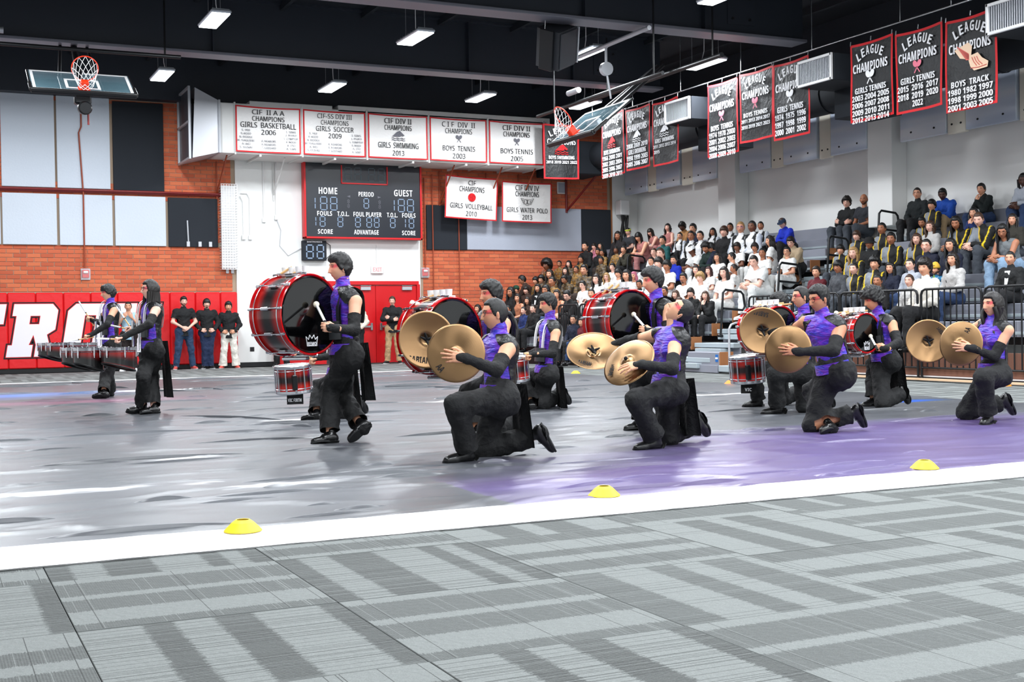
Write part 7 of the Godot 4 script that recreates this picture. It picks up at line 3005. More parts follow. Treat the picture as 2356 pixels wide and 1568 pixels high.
const TOPS := {
	"black": [Color(0.05, 0.05, 0.055), 2, "dark"], "brownj": [Color(0.20, 0.12, 0.08), 2, "dark"], "gold": ["gold", 2, "brown"], "goldk": ["goldk", 2, "brown"],
	"suit": [Color(0.05, 0.05, 0.06), 2, "dark"], "tan": [Color(0.66, 0.42, 0.30), 0, "jeans"], "denimb": [Color(0.07, 0.15, 0.36), 2, "dark"], "leather": [Color(0.04, 0.042, 0.045), 2, "dark"],
	"white": [Color(0.88, 0.88, 0.87), 1, "white"], "apron": [Color(0.82, 0.81, 0.79), 2, "white"], "navyj": [Color(0.05, 0.08, 0.17), 2, "dark"], "maroon": [Color(0.34, 0.04, 0.09), 2, "jeans"],
	"pinksh": [Color(0.82, 0.52, 0.60), 2, "khaki"], "pinkk": [Color(0.10, 0.08, 0.09), 2, "dark"], "greytee": [Color(0.22, 0.23, 0.25), 1, "dark"], "pink": [Color(0.66, 0.42, 0.40), 0, "pink"],
	"olive": [Color(0.15, 0.14, 0.09), 2, "dark"], "teal": [Color(0.05, 0.30, 0.30), 2, "dark"], "camel": [Color(0.62, 0.44, 0.26), 2, "dark"], "vest": ["vest", 2, "dark"], "vestn": ["vest", 2, "dark"],
	"green": [Color(0.04, 0.14, 0.12), 2, "dark"], "royal": [Color(0.02, 0.15, 0.66), 2, "dark"], "beige": [Color(0.66, 0.58, 0.47), 2, "dark"], "hoodk": [Color(0.05, 0.055, 0.06), 2, "greyp"],
	"charcoal": [Color(0.14, 0.15, 0.18), 1, "greyp"], "uniform": ["uniform", 2, "greyp"], "uniformk": ["uniform", 2, "greyp"], "uniformo": ["uniform", 2, "greyp"], "denimg": [Color(0.24, 0.25, 0.27), 2, "greyp"],
	"blackr": [Color(0.06, 0.05, 0.05), 2, "dark"], "greyh": [Color(0.66, 0.68, 0.72), 2, "jeans"], "paleg": [Color(0.72, 0.71, 0.70), 2, "jeans"], "jackpink": [Color(0.05, 0.08, 0.09), 2, "dark"],
	"azure": [Color(0.03, 0.26, 0.62), 2, "khaki"], "navy": [Color(0.04, 0.06, 0.15), 2, "dark"], "hoodg": [Color(0.05, 0.09, 0.09), 2, "jeans"], "camo": [Color(0.16, 0.15, 0.12), 2, "greyp"],
	"greytank": [Color(0.42, 0.44, 0.45), 0, "palej"], "blackj": [Color(0.05, 0.055, 0.06), 2, "dark"], "whitej": [Color(0.86, 0.84, 0.80), 2, "dark"], "plaid": ["plaid", 2, "dark"]}
const LEGS := {"dark": Color(0.06, 0.06, 0.07), "brown": Color(0.16, 0.11, 0.08), "white": Color(0.86, 0.86, 0.85), "jeans": Color(0.14, 0.22, 0.36), "greyp": Color(0.24, 0.26, 0.29), "khaki": Color(0.66, 0.56, 0.42), "pink": Color(0.64, 0.42, 0.41), "palej": Color(0.50, 0.60, 0.70)}
const SKINS := [Color(0.90, 0.70, 0.62), Color(0.90, 0.70, 0.62), Color(0.83, 0.60, 0.48), Color(0.66, 0.43, 0.31), Color(0.46, 0.28, 0.19), Color(0.30, 0.17, 0.12)]
const HAIRS := {"k": Color(0.05, 0.043, 0.042), "d": Color(0.11, 0.07, 0.05), "b": Color(0.30, 0.19, 0.12), "r": Color(0.24, 0.05, 0.05), "y": Color(0.74, 0.58, 0.36), "p": Color(0.80, 0.42, 0.52), "l": Color(0.45, 0.3, 0.2)}

var seat_cache := {}

func seat_parts(pose: int, sleeve: int, head: String) -> Dictionary:
	var key := "%d%s" % [pose, head]
	if not seat_cache.has(key):
		var J := seat_pose(pose, 0.45)
		seat_cache[key] = body_mesh(J, head, "", "", 1.0, 0.021)
		if not part_cache.has("hs"):
			part_cache["hs"] = true
		var g: G = seat_cache[key]
		# simple hands with separate fingers, coarse for the distance
		for s in ["l", "r"]:
			g.add(hand_mesh("rest"), hand_xf(J[s + "w"], J[s + "hd"], J[s + "hp"], s == "r"))
		seat_cache[key] = g.mesh()
	var tk := "top%d%d" % [pose, sleeve]
	if not seat_cache.has(tk):
		seat_cache[tk] = shirt_mesh(seat_pose(pose, 0.45), 1.0, 0.021, sleeve, 0.010, 0.12 if sleeve == 2 else 0.0, 0.05)
		seat_cache[tk + "m"] = (seat_cache[tk] as G).mesh()
	var lk := "legs%d" % pose
	if not seat_cache.has(lk):
		seat_cache[lk] = trousers_mesh(seat_pose(pose, 0.45), 1.0, 0.024, 0.072, 0.0, 4).mesh()
	return {"body": seat_cache[key], "top": seat_cache[tk + "m"], "legs": seat_cache[lk]}

# tops with more than one colour: the same mesh, its vertices tinted by place on the garment
func tinted_top(pose: int, style: String) -> Mesh:
	var key := "tint%d%s" % [pose, style]
	if seat_cache.has(key):
		return seat_cache[key]
	var src: G = seat_cache["top%d2" % pose]
	var g := G.new()
	g.add(src)
	g.colored = true
	var J := seat_pose(pose, 0.45)
	var ax := torso_axes(J)
	for k in g.v.size():
		var r: Vector3 = g.v[k] - J.pelvis
		var x := r.dot(ax[0])
		var y := r.dot(ax[1])
		var z := r.dot(ax[2])
		var c := Color.BLACK
		if style == "vest":
			c = lin(Color(0.88, 0.88, 0.88))
			if absf(x) > 0.07 and absf(x) < 0.18 and y > 0.02 and (z < 0.10) or z < -0.02:
				c = lin(Color(0.05, 0.06, 0.08))
			if absf(x) > 0.19:
				c = lin(Color(0.72, 0.74, 0.78))
		elif style == "uniform":
			c = lin(Color(0.05, 0.05, 0.055))
			if x < -0.01 and y > 0.20 and z > 0.0 and absf(x) < 0.17:
				c = lin(Color(0.50, 0.52, 0.55))
			if absf(x + 0.005) < 0.014 and z > 0.0:
				c = lin(Color(0.88, 0.72, 0.10))
			if absf(absf(x) - 0.185) < 0.012 and y > 0.15:
				c = lin(Color(0.92, 0.78, 0.10))
			if y < 0.12 and absf(x) > 0.16:
				c = lin(Color(0.42, 0.44, 0.47))
		elif style == "plaid":
			var a := int(floor(x * 22.0)) + 100
			var b := int(floor(y * 22.0)) + 100
			c = lin(Color(0.10, 0.42, 0.58))
			if a % 3 == 0:
				c = c.lerp(lin(Color(0.85, 0.88, 0.9)), 0.6)
			if b % 3 == 0:
				c = c.lerp(lin(Color(0.03, 0.05, 0.09)), 0.75)
			if absf(x) < 0.05 and z > 0.05 and y > 0.1:
				c = lin(Color(0.40, 0.55, 0.12))
		g.c[k] = c
	seat_cache[key] = g.mesh()
	return seat_cache[key]

func small_hat(style: String) -> Array:
	var g := G.new()
	match style:
		"bucket":
			g.lathe([Vector2(0.0, 0.128), Vector2(0.07, 0.126), Vector2(0.094, 0.10), Vector2(0.100, 0.045), Vector2(0.145, 0.012), Vector2(0.147, 0.008), Vector2(0.1, 0.038)], 24, Transform3D(Basis(), Vector3(0, 0, -0.005)))
		"cap_white", "cap_navy":
			g.lathe([Vector2(0.0, 0.13), Vector2(0.05, 0.122), Vector2(0.083, 0.095), Vector2(0.099, 0.045), Vector2(0.098, 0.035)], 24, Transform3D(Basis().scaled(Vector3(0.9, 1, 1.08)), Vector3(0, 0, -0.006)), true)
			var b := PackedVector2Array()
			for k in 13:
				var a := PI * k / 12.0
				b.append(Vector2(cos(a) * 0.082, sin(a) * 0.10))
			g.prism(b, 0.006, Transform3D(Basis(Vector3.RIGHT, Vector3(0, -0.25, 1).normalized(), Vector3(0, 1, 0.25).normalized()), Vector3(0, 0.045, 0.07)))
		"beanie_green", "beanie_yellow":
			g.lathe([Vector2(0.0, 0.165 if style == "beanie_yellow" else 0.135), Vector2(0.045, 0.150 if style == "beanie_yellow" else 0.128), Vector2(0.085, 0.10), Vector2(0.098, 0.055), Vector2(0.100, 0.025), Vector2(0.105, 0.024), Vector2(0.104, 0.055)], 24, Transform3D(Basis().scaled(Vector3(0.92, 1, 1.06)), Vector3(0, 0.005, -0.012)), true)
		"band_yellow":
			g.lathe([Vector2(0.092, 0.085), Vector2(0.100, 0.075), Vector2(0.100, 0.045), Vector2(0.094, 0.035)], 24, Transform3D(Basis(Vector3.RIGHT, 0.25).scaled(Vector3(0.9, 1, 1.06)), Vector3(0, 0.0, -0.008)), true)
	var cols := {"bucket": Color(0.04, 0.04, 0.045), "cap_white": Color(0.9, 0.9, 0.9), "cap_navy": Color(0.04, 0.12, 0.22), "beanie_green": Color(0.05, 0.22, 0.14), "beanie_yellow": Color(0.84, 0.66, 0.22), "band_yellow": Color(0.72, 0.76, 0.25)}
	return [g.mesh(), cols[style]]

var hairmesh_cache := {}

func spectator(row: Array) -> void:
	# row: bench, place along it, size, hair, hair colour, skin, top, pose, extra, label
	var k: int = row[0]
	var z: float = row[1]
	var sc: float = row[2]
	var x := seat_x(k) + 0.16
	var turn := -PI / 2 + (rng.randf() - 0.5) * 0.35
	if z < -21.0:
		x += SLANT * (z + 21.0)
		turn += SLANT
	var ex: String = row[8]
	if ex.contains("turn"):
		turn += -0.9
	var o := thing("person", "seated spectator with " + row[9] if not row[9].begins_with("small") else "spectator, " + row[9], "person", Vector3(x, seat_y(k) + 0.004, z), turn, "audience on the bleachers")
	var hs: String = row[3]
	var head := "small"
	if ex.contains("beard"):
		head = "small_beard"
	elif ex.contains("must"):
		head = "small_goatee"
	var pose: int = row[7]
	var T: Array = TOPS[row[6]]
	var p := seat_parts(pose, T[1], head)
	var xf := Transform3D(Basis().scaled(Vector3.ONE * sc), Vector3.ZERO)
	part("body", p.body, skin(SKINS[row[5]]), o, xf)
	var tm: Material
	var mesh: Mesh = p.top
	if T[0] is String:
		match T[0]:
			"gold", "goldk":
				tm = mats["costume_" + T[0]]
			_:
				mesh = tinted_top(pose, T[0])
				tm = vmat("tinted_cloth", 0.8)
	else:
		tm = cloth_mat("top_" + (T[0] as Color).to_html(false), T[0], 0.85, 0.5, 2.0)
	part("top", mesh, tm, o, xf)
	part("trousers", p.legs, cloth_mat("legs_" + (LEGS[T[2]] as Color).to_html(false), LEGS[T[2]], 0.85, 0.5, 2.0), o, xf)
	if not seat_cache.has("shoes"):
		var J := seat_pose(0, 0.0)
		var s := shoe_mesh()
		var sg := G.new()
		for q in ["l", "r"]:
			var fx := shoe_xf(J[q + "a"], J[q + "k"] - J[q + "a"], J[q + "td"])
			sg.add(s[0], fx)
			sg.add(s[1], fx)
		seat_cache["shoes"] = sg.mesh()
	part("shoes", seat_cache["shoes"], mats.shoe_black if row[5] % 2 == 0 or T[2] == "dark" else mats.white_plastic, o, xf)
	var hx := head_xf(seat_pose(pose, 0.45))
	hx = xf * hx
	var style := hs
	var hat := ""
	if hs.begins_with("beanie") or hs.begins_with("cap") or hs == "bucket" or hs.begins_with("band"):
		hat = hs
		style = "tied" if hs.begins_with("band") else "short"
	if style != "bald":
		var hk := "%s%d" % [style, k % 3]
		if not hairmesh_cache.has(hk):
			hairmesh_cache[hk] = hair_mesh(style, 11 + k % 3, true).mesh()
		part("hair", hairmesh_cache[hk], hair_mat(HAIRS[row[4]]), o, hx)
	if hat != "":
		var h := small_hat(hat)
		part("hat", h[0], cloth_mat("hat_" + hat, h[1], 0.85, 0.3, 5.0), o, hx)
	if ex.contains("glasses"):
		if not hairmesh_cache.has("glasses"):
			var t := Node3D.new()
			glasses(t, {"head": Vector3.ZERO, "hf": Vector3.BACK, "hu": Vector3.UP}, mats.black_satin)
			hairmesh_cache["glasses"] = (t.get_child(0) as MeshInstance3D).mesh
			t.free()
		part("glasses", hairmesh_cache["glasses"], mat("glass_orange", Color(0.80, 0.36, 0.05), 0.4) if ex.contains("glasseso") else mat("glass_violet", Color(0.42, 0.2, 0.62), 0.4) if ex.contains("glassesp") else mats.black_satin, o, hx)
	if ex.contains("phone"):
		var J2 := seat_pose(pose, 0.45)
		var ph := Vector3(0.02, 0.30, 0.40) if pose == 0 else Vector3(0.0, 0.30, 0.52)
		part("phone", boxmesh(Vector3(0.075, 0.15, 0.01), 0.004), mats.black_satin, o, xf * Transform3D(Basis(Vector3.RIGHT, -0.6), ph))
	if row[6] == "suit" or row[6] == "blackj":
		var b := G.new()
		b.sheet(func(a: float, t: float) -> Vector3: return Vector3((a - 0.5) * 0.11 * (0.4 + 0.6 * t), 0.28 + 0.25 * t, 0.168 - 0.05 * t), 4, 4, 0.006)
		part("shirt_front", b.mesh(), mats.white_paint, o, xf)
	if row[6] == "hoodg":
		part("emblem", boxmesh(Vector3(0.10, 0.08, 0.006), 0.002), mat("emblem_yellow", Color(0.85, 0.78, 0.1), 0.8), o, xf * Transform3D(Basis(Vector3.RIGHT, -0.25), Vector3(0.05, 0.36, 0.19)))

const SLANT := 0.098

func bystander(label: String, base: Vector3, J: Dictionary, opt: Dictionary) -> Node3D:
	show_materials()
	var o := thing("person", label, "person", base)
	var bulk: float = opt.get("bulk", 1.0)
	part("body", body_mesh(J, opt.get("head", "plain"), "rest", "rest", bulk, 0.016).mesh(), skin(opt.get("skin", SKINS[2])), o)
	part("top", shirt_mesh(J, bulk, 0.016, opt.get("sleeve", 2), opt.get("loose", 0.012), opt.get("collar", 0.15), 0.10, false).mesh(), cloth_mat("top_" + (opt.top as Color).to_html(false), opt.top, 0.85, 0.5, 2.0), o)
	part("trousers", trousers_mesh(J, bulk, 0.018, opt.get("hem", 0.075), opt.get("flare", 0.0), 3, -0.01).mesh(), cloth_mat("legs_" + (opt.legs as Color).to_html(false), opt.legs, 0.85, 0.5, 2.0), o)
	shoes(o, J, mat("shoe_" + (opt.shoe as Color).to_html(false), opt.shoe, 0.5), mats.white_plastic, mats.white_plastic)
	put_hair(o, J, opt.get("hair", "short"), opt.get("hair_col", HAIRS.k), 5, false)
	return o

# standing, facing +z of its own; turned by rotating the joints
func stand_pose(h: float, turn: float, arms: String, stance := 0.11) -> Dictionary:
	var s := h / 1.72
	var J := {"pelvis": Vector3(0, 0.92, 0), "neck": Vector3(0, 1.43, 0), "head": Vector3(0, 1.605, 0.02), "ls": Vector3(0.18, 1.38, 0), "rs": Vector3(-0.18, 1.38, 0), "lh": Vector3(0.09, 0.90, 0), "rh": Vector3(-0.09, 0.90, 0), "lk": Vector3(stance, 0.49, 0.02), "rk": Vector3(-stance, 0.49, 0.02), "la": Vector3(stance * 1.3, 0.085, -0.02), "ra": Vector3(-stance * 1.3, 0.085, -0.02), "ltd": Vector3(0.35, 0, 1), "rtd": Vector3(-0.35, 0, 1), "hf": Vector3(0, -0.03, 1), "hu": Vector3.UP}
	match arms:
		"clasp":
			J.merge({"le": Vector3(0.27, 1.13, 0.04), "re": Vector3(-0.27, 1.13, 0.04), "lw": Vector3(0.07, 0.98, 0.18), "rw": Vector3(-0.07, 1.0, 0.19), "lhd": Vector3(-0.9, -0.4, 0.1), "rhd": Vector3(0.9, -0.4, 0.1), "lhp": Vector3(0, -0.2, -1), "rhp": Vector3(0, -0.2, -1)})
		"pocket":
			J.merge({"le": Vector3(0.28, 1.13, -0.02), "re": Vector3(-0.28, 1.13, -0.02), "lw": Vector3(0.17, 0.97, 0.15), "rw": Vector3(-0.17, 0.97, 0.15), "lhd": Vector3(-0.8, -0.3, 0.1), "rhd": Vector3(0.8, -0.3, 0.1), "lhp": Vector3(0, 0, -1), "rhp": Vector3(0, 0, -1)})
		"cross":
			J.merge({"le": Vector3(0.25, 1.14, 0.08), "re": Vector3(-0.25, 1.14, 0.08), "lw": Vector3(-0.04, 1.17, 0.19), "rw": Vector3(0.04, 1.12, 0.21), "lhd": Vector3(-1, 0.15, -0.1), "rhd": Vector3(1, 0.15, -0.1), "lhp": Vector3(0, 0, -1), "rhp": Vector3(0, 0, -1)})
		"up":
			J.merge({"le": Vector3(0.25, 1.15, 0.10), "re": Vector3(-0.25, 1.15, 0.10), "lw": Vector3(0.10, 1.33, 0.19), "rw": Vector3(-0.10, 1.33, 0.19), "lhd": Vector3(-0.5, 0.7, 0.1), "rhd": Vector3(0.5, 0.7, 0.1), "lhp": Vector3(0, 0, -1), "rhp": Vector3(0, 0, -1)})
	var b := Basis(Vector3.UP, turn)
	for k in J:
		J[k] = b * J[k] * (s if not k in ["ltd", "rtd", "hf", "hu", "lhd", "rhd", "lhp", "rhp"] else 1.0)
	return J

# ---------------------------------------------------------------- everybody on the floor, joint by joint in metres from the point below the hips

func build_people() -> void:
	show_materials()
	drum_materials()
	build_performers()
	build_instruments()
	build_bystanders()
	build_audience()

func build_performers() -> void:
	performer("person", "tenor drummer with black bowl haircut, playing before the giant letter", Vector3(2.536, 0.000, -19.273), {"pelvis": Vector3(0.000, 0.833, 0.000), "neck": Vector3(0.006, 1.420, -0.007), "head": Vector3(-0.029, 1.556, -0.003), "ls": Vector3(0.027, 1.302, 0.145), "le": Vector3(-0.089, 1.091, 0.298), "lw": Vector3(-0.307, 0.949, 0.273), "rs": Vector3(-0.019, 1.346, -0.158), "re": Vector3(-0.104, 1.121, -0.310), "rw": Vector3(-0.175, 1.156, -0.547), "lh": Vector3(0.012, 0.783, 0.089), "lk": Vector3(-0.049, 0.376, 0.009), "la": Vector3(0.003, 0.085, -0.275), "rh": Vector3(-0.012, 0.783, -0.089), "rk": Vector3(-0.074, 0.368, -0.072), "ra": Vector3(-0.154, 0.100, 0.228), "hf": Vector3(-0.988, -0.050, 0.072), "hu": Vector3(0.000, 1.000, 0.000), "ltd": Vector3(-0.968, 0.000, 0.250), "rtd": Vector3(-0.968, 0.000, 0.250), "lhd": Vector3(-0.942, -0.200, -0.124), "lhp": Vector3(-0.073, -1.000, -0.211), "rhd": Vector3(-0.892, 0.300, -0.117), "rhp": Vector3(-0.117, -0.300, 0.892)},
		{"hair": "fringe", "pads": "white", "bulk": 0.98, "seed": 4})
	performer("person", "tenor drummer with long dark hair and glasses, nearest the left edge", Vector3(2.481, 0.000, -15.332), {"pelvis": Vector3(0.000, 0.817, 0.000), "neck": Vector3(0.010, 1.348, -0.004), "head": Vector3(-0.009, 1.483, 0.007), "ls": Vector3(0.029, 1.241, 0.147), "le": Vector3(-0.081, 1.072, 0.347), "lw": Vector3(-0.358, 0.934, 0.309), "rs": Vector3(-0.022, 1.257, -0.157), "re": Vector3(-0.070, 1.043, -0.340), "rw": Vector3(-0.110, 1.045, -0.587), "lh": Vector3(0.012, 0.767, 0.089), "lk": Vector3(0.021, 0.439, -0.172), "la": Vector3(0.001, 0.085, 0.035), "rh": Vector3(-0.012, 0.767, -0.089), "rk": Vector3(-0.126, 0.446, 0.156), "ra": Vector3(-0.110, 0.100, -0.063), "hf": Vector3(-0.978, 0.050, 0.095), "hu": Vector3(0.000, 1.000, 0.000), "ltd": Vector3(-0.967, 0.000, 0.256), "rtd": Vector3(-0.967, 0.000, 0.256), "lhd": Vector3(-0.938, -0.200, -0.152), "lhp": Vector3(-0.067, -1.000, -0.213), "rhd": Vector3(-0.938, -0.100, -0.152), "rhp": Vector3(-0.131, -1.000, 0.181)},
		{"hair": "halfback", "hair_col": Color(0.10, 0.075, 0.06), "glasses": true, "pads": "white", "tail": true, "tail_len": 0.62, "skin": SKINS[1], "seed": 7})
	performer("person", "standing bass drummer with tousled black hair beside the largest drum", Vector3(3.356, 0.000, -10.488), {"pelvis": Vector3(0.000, 0.807, 0.000), "neck": Vector3(-0.020, 1.382, -0.019), "head": Vector3(-0.043, 1.526, -0.010), "ls": Vector3(0.033, 1.233, 0.164), "le": Vector3(-0.025, 0.986, 0.294), "lw": Vector3(-0.233, 1.004, 0.431), "rs": Vector3(0.014, 1.260, -0.156), "re": Vector3(-0.140, 1.004, -0.202), "rw": Vector3(-0.255, 0.987, -0.423), "lh": Vector3(-0.001, 0.757, 0.090), "lk": Vector3(-0.101, 0.459, -0.188), "la": Vector3(-0.154, 0.085, -0.029), "rh": Vector3(0.001, 0.757, -0.090), "rk": Vector3(0.053, 0.399, -0.302), "ra": Vector3(0.103, 0.160, 0.027), "hf": Vector3(-0.983, -0.040, 0.021), "hu": Vector3(0.000, 1.000, 0.000), "ltd": Vector3(-0.994, 0.000, 0.109), "rtd": Vector3(-0.795, -0.500, 0.087), "lhd": Vector3(-0.888, 0.120, -0.179), "lhp": Vector3(0.305, 0.000, -0.952), "rhd": Vector3(-0.857, 0.100, -0.274), "rhp": Vector3(-0.305, 0.000, 0.952)},
		{"hair": "swept", "pads": "dark", "tail": true, "tail_len": 0.45, "bulk": 1.04, "skin": Color(0.88, 0.66, 0.54), "seed": 10})
	performer("person", "snare drummer kneeling hidden behind the largest bass drum", Vector3(4.079, 0.000, -12.993), {"pelvis": Vector3(0.000, 0.502, 0.000), "neck": Vector3(0.053, 1.042, 0.016), "head": Vector3(0.029, 1.207, 0.024), "ls": Vector3(0.066, 0.901, 0.183), "le": Vector3(-0.070, 0.721, 0.357), "lw": Vector3(-0.310, 0.694, 0.287), "rs": Vector3(0.052, 0.914, -0.141), "re": Vector3(-0.060, 0.710, -0.305), "rw": Vector3(-0.265, 0.727, -0.447), "lh": Vector3(-0.003, 0.452, 0.090), "lk": Vector3(-0.156, 0.354, -0.289), "la": Vector3(-0.273, 0.085, -0.003), "rh": Vector3(0.003, 0.452, -0.090), "rk": Vector3(0.059, 0.070, -0.085), "ra": Vector3(0.314, 0.170, -0.379), "hf": Vector3(-0.966, 0.000, -0.094), "hu": Vector3(0.000, 1.000, 0.000), "ltd": Vector3(-0.997, 0.000, 0.080), "rtd": Vector3(0.498, -0.860, -0.040), "lhd": Vector3(-0.906, -0.200, -0.285), "lhp": Vector3(-0.036, -1.000, -0.221), "rhd": Vector3(-0.906, -0.100, -0.285), "rhp": Vector3(-0.155, -1.000, 0.161)},
		{"hair": "short", "pads": "white", "tail": true, "seed": 13})
	performer("person", "kneeling cymbal player with round glasses and black ponytail, front and centre", Vector3(3.911, 0.000, -8.496), {"pelvis": Vector3(0.000, 0.509, 0.000), "neck": Vector3(0.006, 0.956, -0.004), "head": Vector3(-0.032, 1.093, -0.003), "ls": Vector3(-0.001, 0.834, 0.153), "le": Vector3(-0.175, 0.690, 0.327), "lw": Vector3(-0.408, 0.780, 0.325), "rs": Vector3(-0.020, 0.866, -0.174), "re": Vector3(-0.113, 0.788, -0.432), "rw": Vector3(-0.330, 0.893, -0.520), "lh": Vector3(-0.007, 0.459, 0.090), "lk": Vector3(-0.421, 0.442, 0.161), "la": Vector3(-0.280, 0.085, 0.016), "rh": Vector3(0.007, 0.459, -0.090), "rk": Vector3(-0.057, 0.070, -0.161), "ra": Vector3(0.293, 0.170, 0.006), "hf": Vector3(-0.981, -0.030, -0.165), "hu": Vector3(0.000, 1.000, 0.000), "ltd": Vector3(-0.997, 0.000, 0.075), "rtd": Vector3(0.499, -0.860, -0.037), "lhd": Vector3(-0.863, 0.150, -0.397), "lhp": Vector3(0.418, -0.100, -0.908), "rhd": Vector3(-0.859, 0.200, -0.286), "rhp": Vector3(-0.418, 0.000, 0.908)},
		{"hair": "ponytail", "glasses": true, "lhand": "open", "rhand": "open", "tail": true, "tail_len": 0.42, "bulk": 1.06, "bust": true, "skin": Color(0.85, 0.62, 0.49), "seed": 16})
	performer("person", "bass drummer kneeling just behind the front cymbal player with glasses", Vector3(4.621, 0.000, -10.031), {"pelvis": Vector3(0.000, 0.576, 0.000), "neck": Vector3(-0.031, 1.147, -0.024), "head": Vector3(-0.064, 1.274, -0.020), "ls": Vector3(-0.019, 1.019, 0.148), "le": Vector3(-0.122, 0.814, 0.318), "lw": Vector3(-0.328, 0.839, 0.458), "rs": Vector3(-0.017, 1.040, -0.180), "re": Vector3(-0.083, 0.844, -0.376), "rw": Vector3(-0.109, 0.802, -0.621), "lh": Vector3(-0.011, 0.526, 0.089), "lk": Vector3(-0.192, 0.409, -0.271), "la": Vector3(-0.234, 0.085, -0.023), "rh": Vector3(0.011, 0.526, -0.089), "rk": Vector3(-0.015, 0.070, -0.078), "ra": Vector3(0.289, 0.170, -0.307), "hf": Vector3(-0.988, -0.020, 0.041), "hu": Vector3(0.000, 1.000, 0.000), "ltd": Vector3(-1.000, 0.000, 0.005), "rtd": Vector3(0.500, -0.860, -0.002), "lhd": Vector3(-0.859, 0.120, -0.286), "lhp": Vector3(0.418, 0.000, -0.908), "rhd": Vector3(-0.817, 0.100, -0.377), "rhp": Vector3(-0.418, 0.000, 0.908)},
		{"hair": "swept", "pads": "dark", "skin": Color(0.84, 0.60, 0.47), "seed": 19})
	performer("person", "kneeling snare drummer with white carrier and swept black hair", Vector3(6.607, 0.000, -13.027), {"pelvis": Vector3(0.000, 0.463, 0.000), "neck": Vector3(0.049, 1.073, 0.013), "head": Vector3(0.020, 1.236, 0.019), "ls": Vector3(0.031, 0.905, 0.175), "le": Vector3(-0.073, 0.668, 0.293), "lw": Vector3(-0.320, 0.669, 0.331), "rs": Vector3(0.059, 0.930, -0.147), "re": Vector3(0.056, 0.697, -0.310), "rw": Vector3(0.073, 0.656, -0.556), "lh": Vector3(-0.015, 0.413, 0.089), "lk": Vector3(-0.112, 0.396, -0.319), "la": Vector3(-0.195, 0.085, -0.065), "rh": Vector3(0.015, 0.413, -0.089), "rk": Vector3(-0.036, 0.070, -0.032), "ra": Vector3(0.298, 0.170, -0.229), "hf": Vector3(-0.979, -0.120, -0.126), "hu": Vector3(0.000, 1.000, 0.000), "ltd": Vector3(-0.999, 0.000, -0.033), "rtd": Vector3(0.500, -0.860, 0.017), "lhd": Vector3(-0.847, -0.200, -0.430), "lhp": Vector3(0.001, -1.000, -0.224), "rhd": Vector3(-0.847, -0.100, -0.430), "rhp": Vector3(-0.180, -1.000, 0.133)},
		{"hair": "swept", "pads": "white", "tail": true, "tail_len": 0.5, "skin": Color(0.86, 0.64, 0.50), "seed": 22})
	performer("person", "bass drummer with thick straight black hair behind the head-back cymbal player", Vector3(6.263, 0.000, -9.922), {"pelvis": Vector3(0.000, 0.630, 0.000), "neck": Vector3(-0.054, 1.249, -0.036), "head": Vector3(-0.091, 1.395, -0.033), "ls": Vector3(-0.037, 1.136, 0.146), "le": Vector3(-0.114, 0.877, 0.237), "lw": Vector3(-0.336, 0.932, 0.336), "rs": Vector3(-0.010, 1.174, -0.185), "re": Vector3(-0.120, 0.896, -0.248), "rw": Vector3(-0.141, 0.875, -0.496), "lh": Vector3(-0.021, 0.580, 0.088), "lk": Vector3(-0.107, 0.471, -0.309), "la": Vector3(-0.155, 0.085, -0.178), "rh": Vector3(0.021, 0.580, -0.088), "rk": Vector3(-0.059, 0.070, 0.095), "ra": Vector3(0.245, 0.170, -0.138), "hf": Vector3(-0.975, -0.120, -0.142), "hu": Vector3(0.000, 1.000, 0.000), "ltd": Vector3(-0.996, 0.000, -0.092), "rtd": Vector3(0.498, -0.860, 0.046), "lhd": Vector3(-0.814, 0.120, -0.396), "lhp": Vector3(0.534, 0.000, -0.846), "rhd": Vector3(-0.761, 0.100, -0.480), "rhp": Vector3(-0.534, 0.000, 0.846)},
		{"hair": "swept", "pads": "dark", "bulk": 1.03, "skin": Color(0.87, 0.65, 0.52), "seed": 25})
	performer("person", "kneeling cymbal player leaning back with face to the ceiling", Vector3(5.458, 0.000, -8.572), {"pelvis": Vector3(0.000, 0.518, 0.000), "neck": Vector3(0.074, 0.978, -0.039), "head": Vector3(0.106, 1.094, -0.003), "ls": Vector3(-0.006, 0.818, 0.094), "le": Vector3(-0.149, 0.649, 0.274), "lw": Vector3(-0.387, 0.689, 0.211), "rs": Vector3(0.015, 0.907, -0.234), "re": Vector3(-0.078, 0.857, -0.498), "rw": Vector3(-0.232, 0.803, -0.688), "lh": Vector3(-0.018, 0.468, 0.088), "lk": Vector3(-0.425, 0.417, 0.179), "la": Vector3(-0.200, 0.085, 0.093), "rh": Vector3(0.018, 0.468, -0.088), "rk": Vector3(0.080, 0.070, -0.136), "ra": Vector3(0.436, 0.170, -0.287), "hf": Vector3(-0.589, 0.800, -0.043), "hu": Vector3(0.621, 0.550, 0.514), "ltd": Vector3(-0.999, 0.000, -0.043), "rtd": Vector3(0.500, -0.860, 0.022), "lhd": Vector3(-0.855, -0.150, -0.426), "lhp": Vector3(0.671, -0.600, -0.403), "rhd": Vector3(-0.813, 0.200, -0.399), "rhp": Vector3(-0.376, 0.600, 0.590)},
		{"hair": "ponytail", "lhand": "open", "rhand": "open", "tail": true, "tail_len": 0.4, "bust": true, "skin": Color(0.87, 0.66, 0.52), "seed": 28})
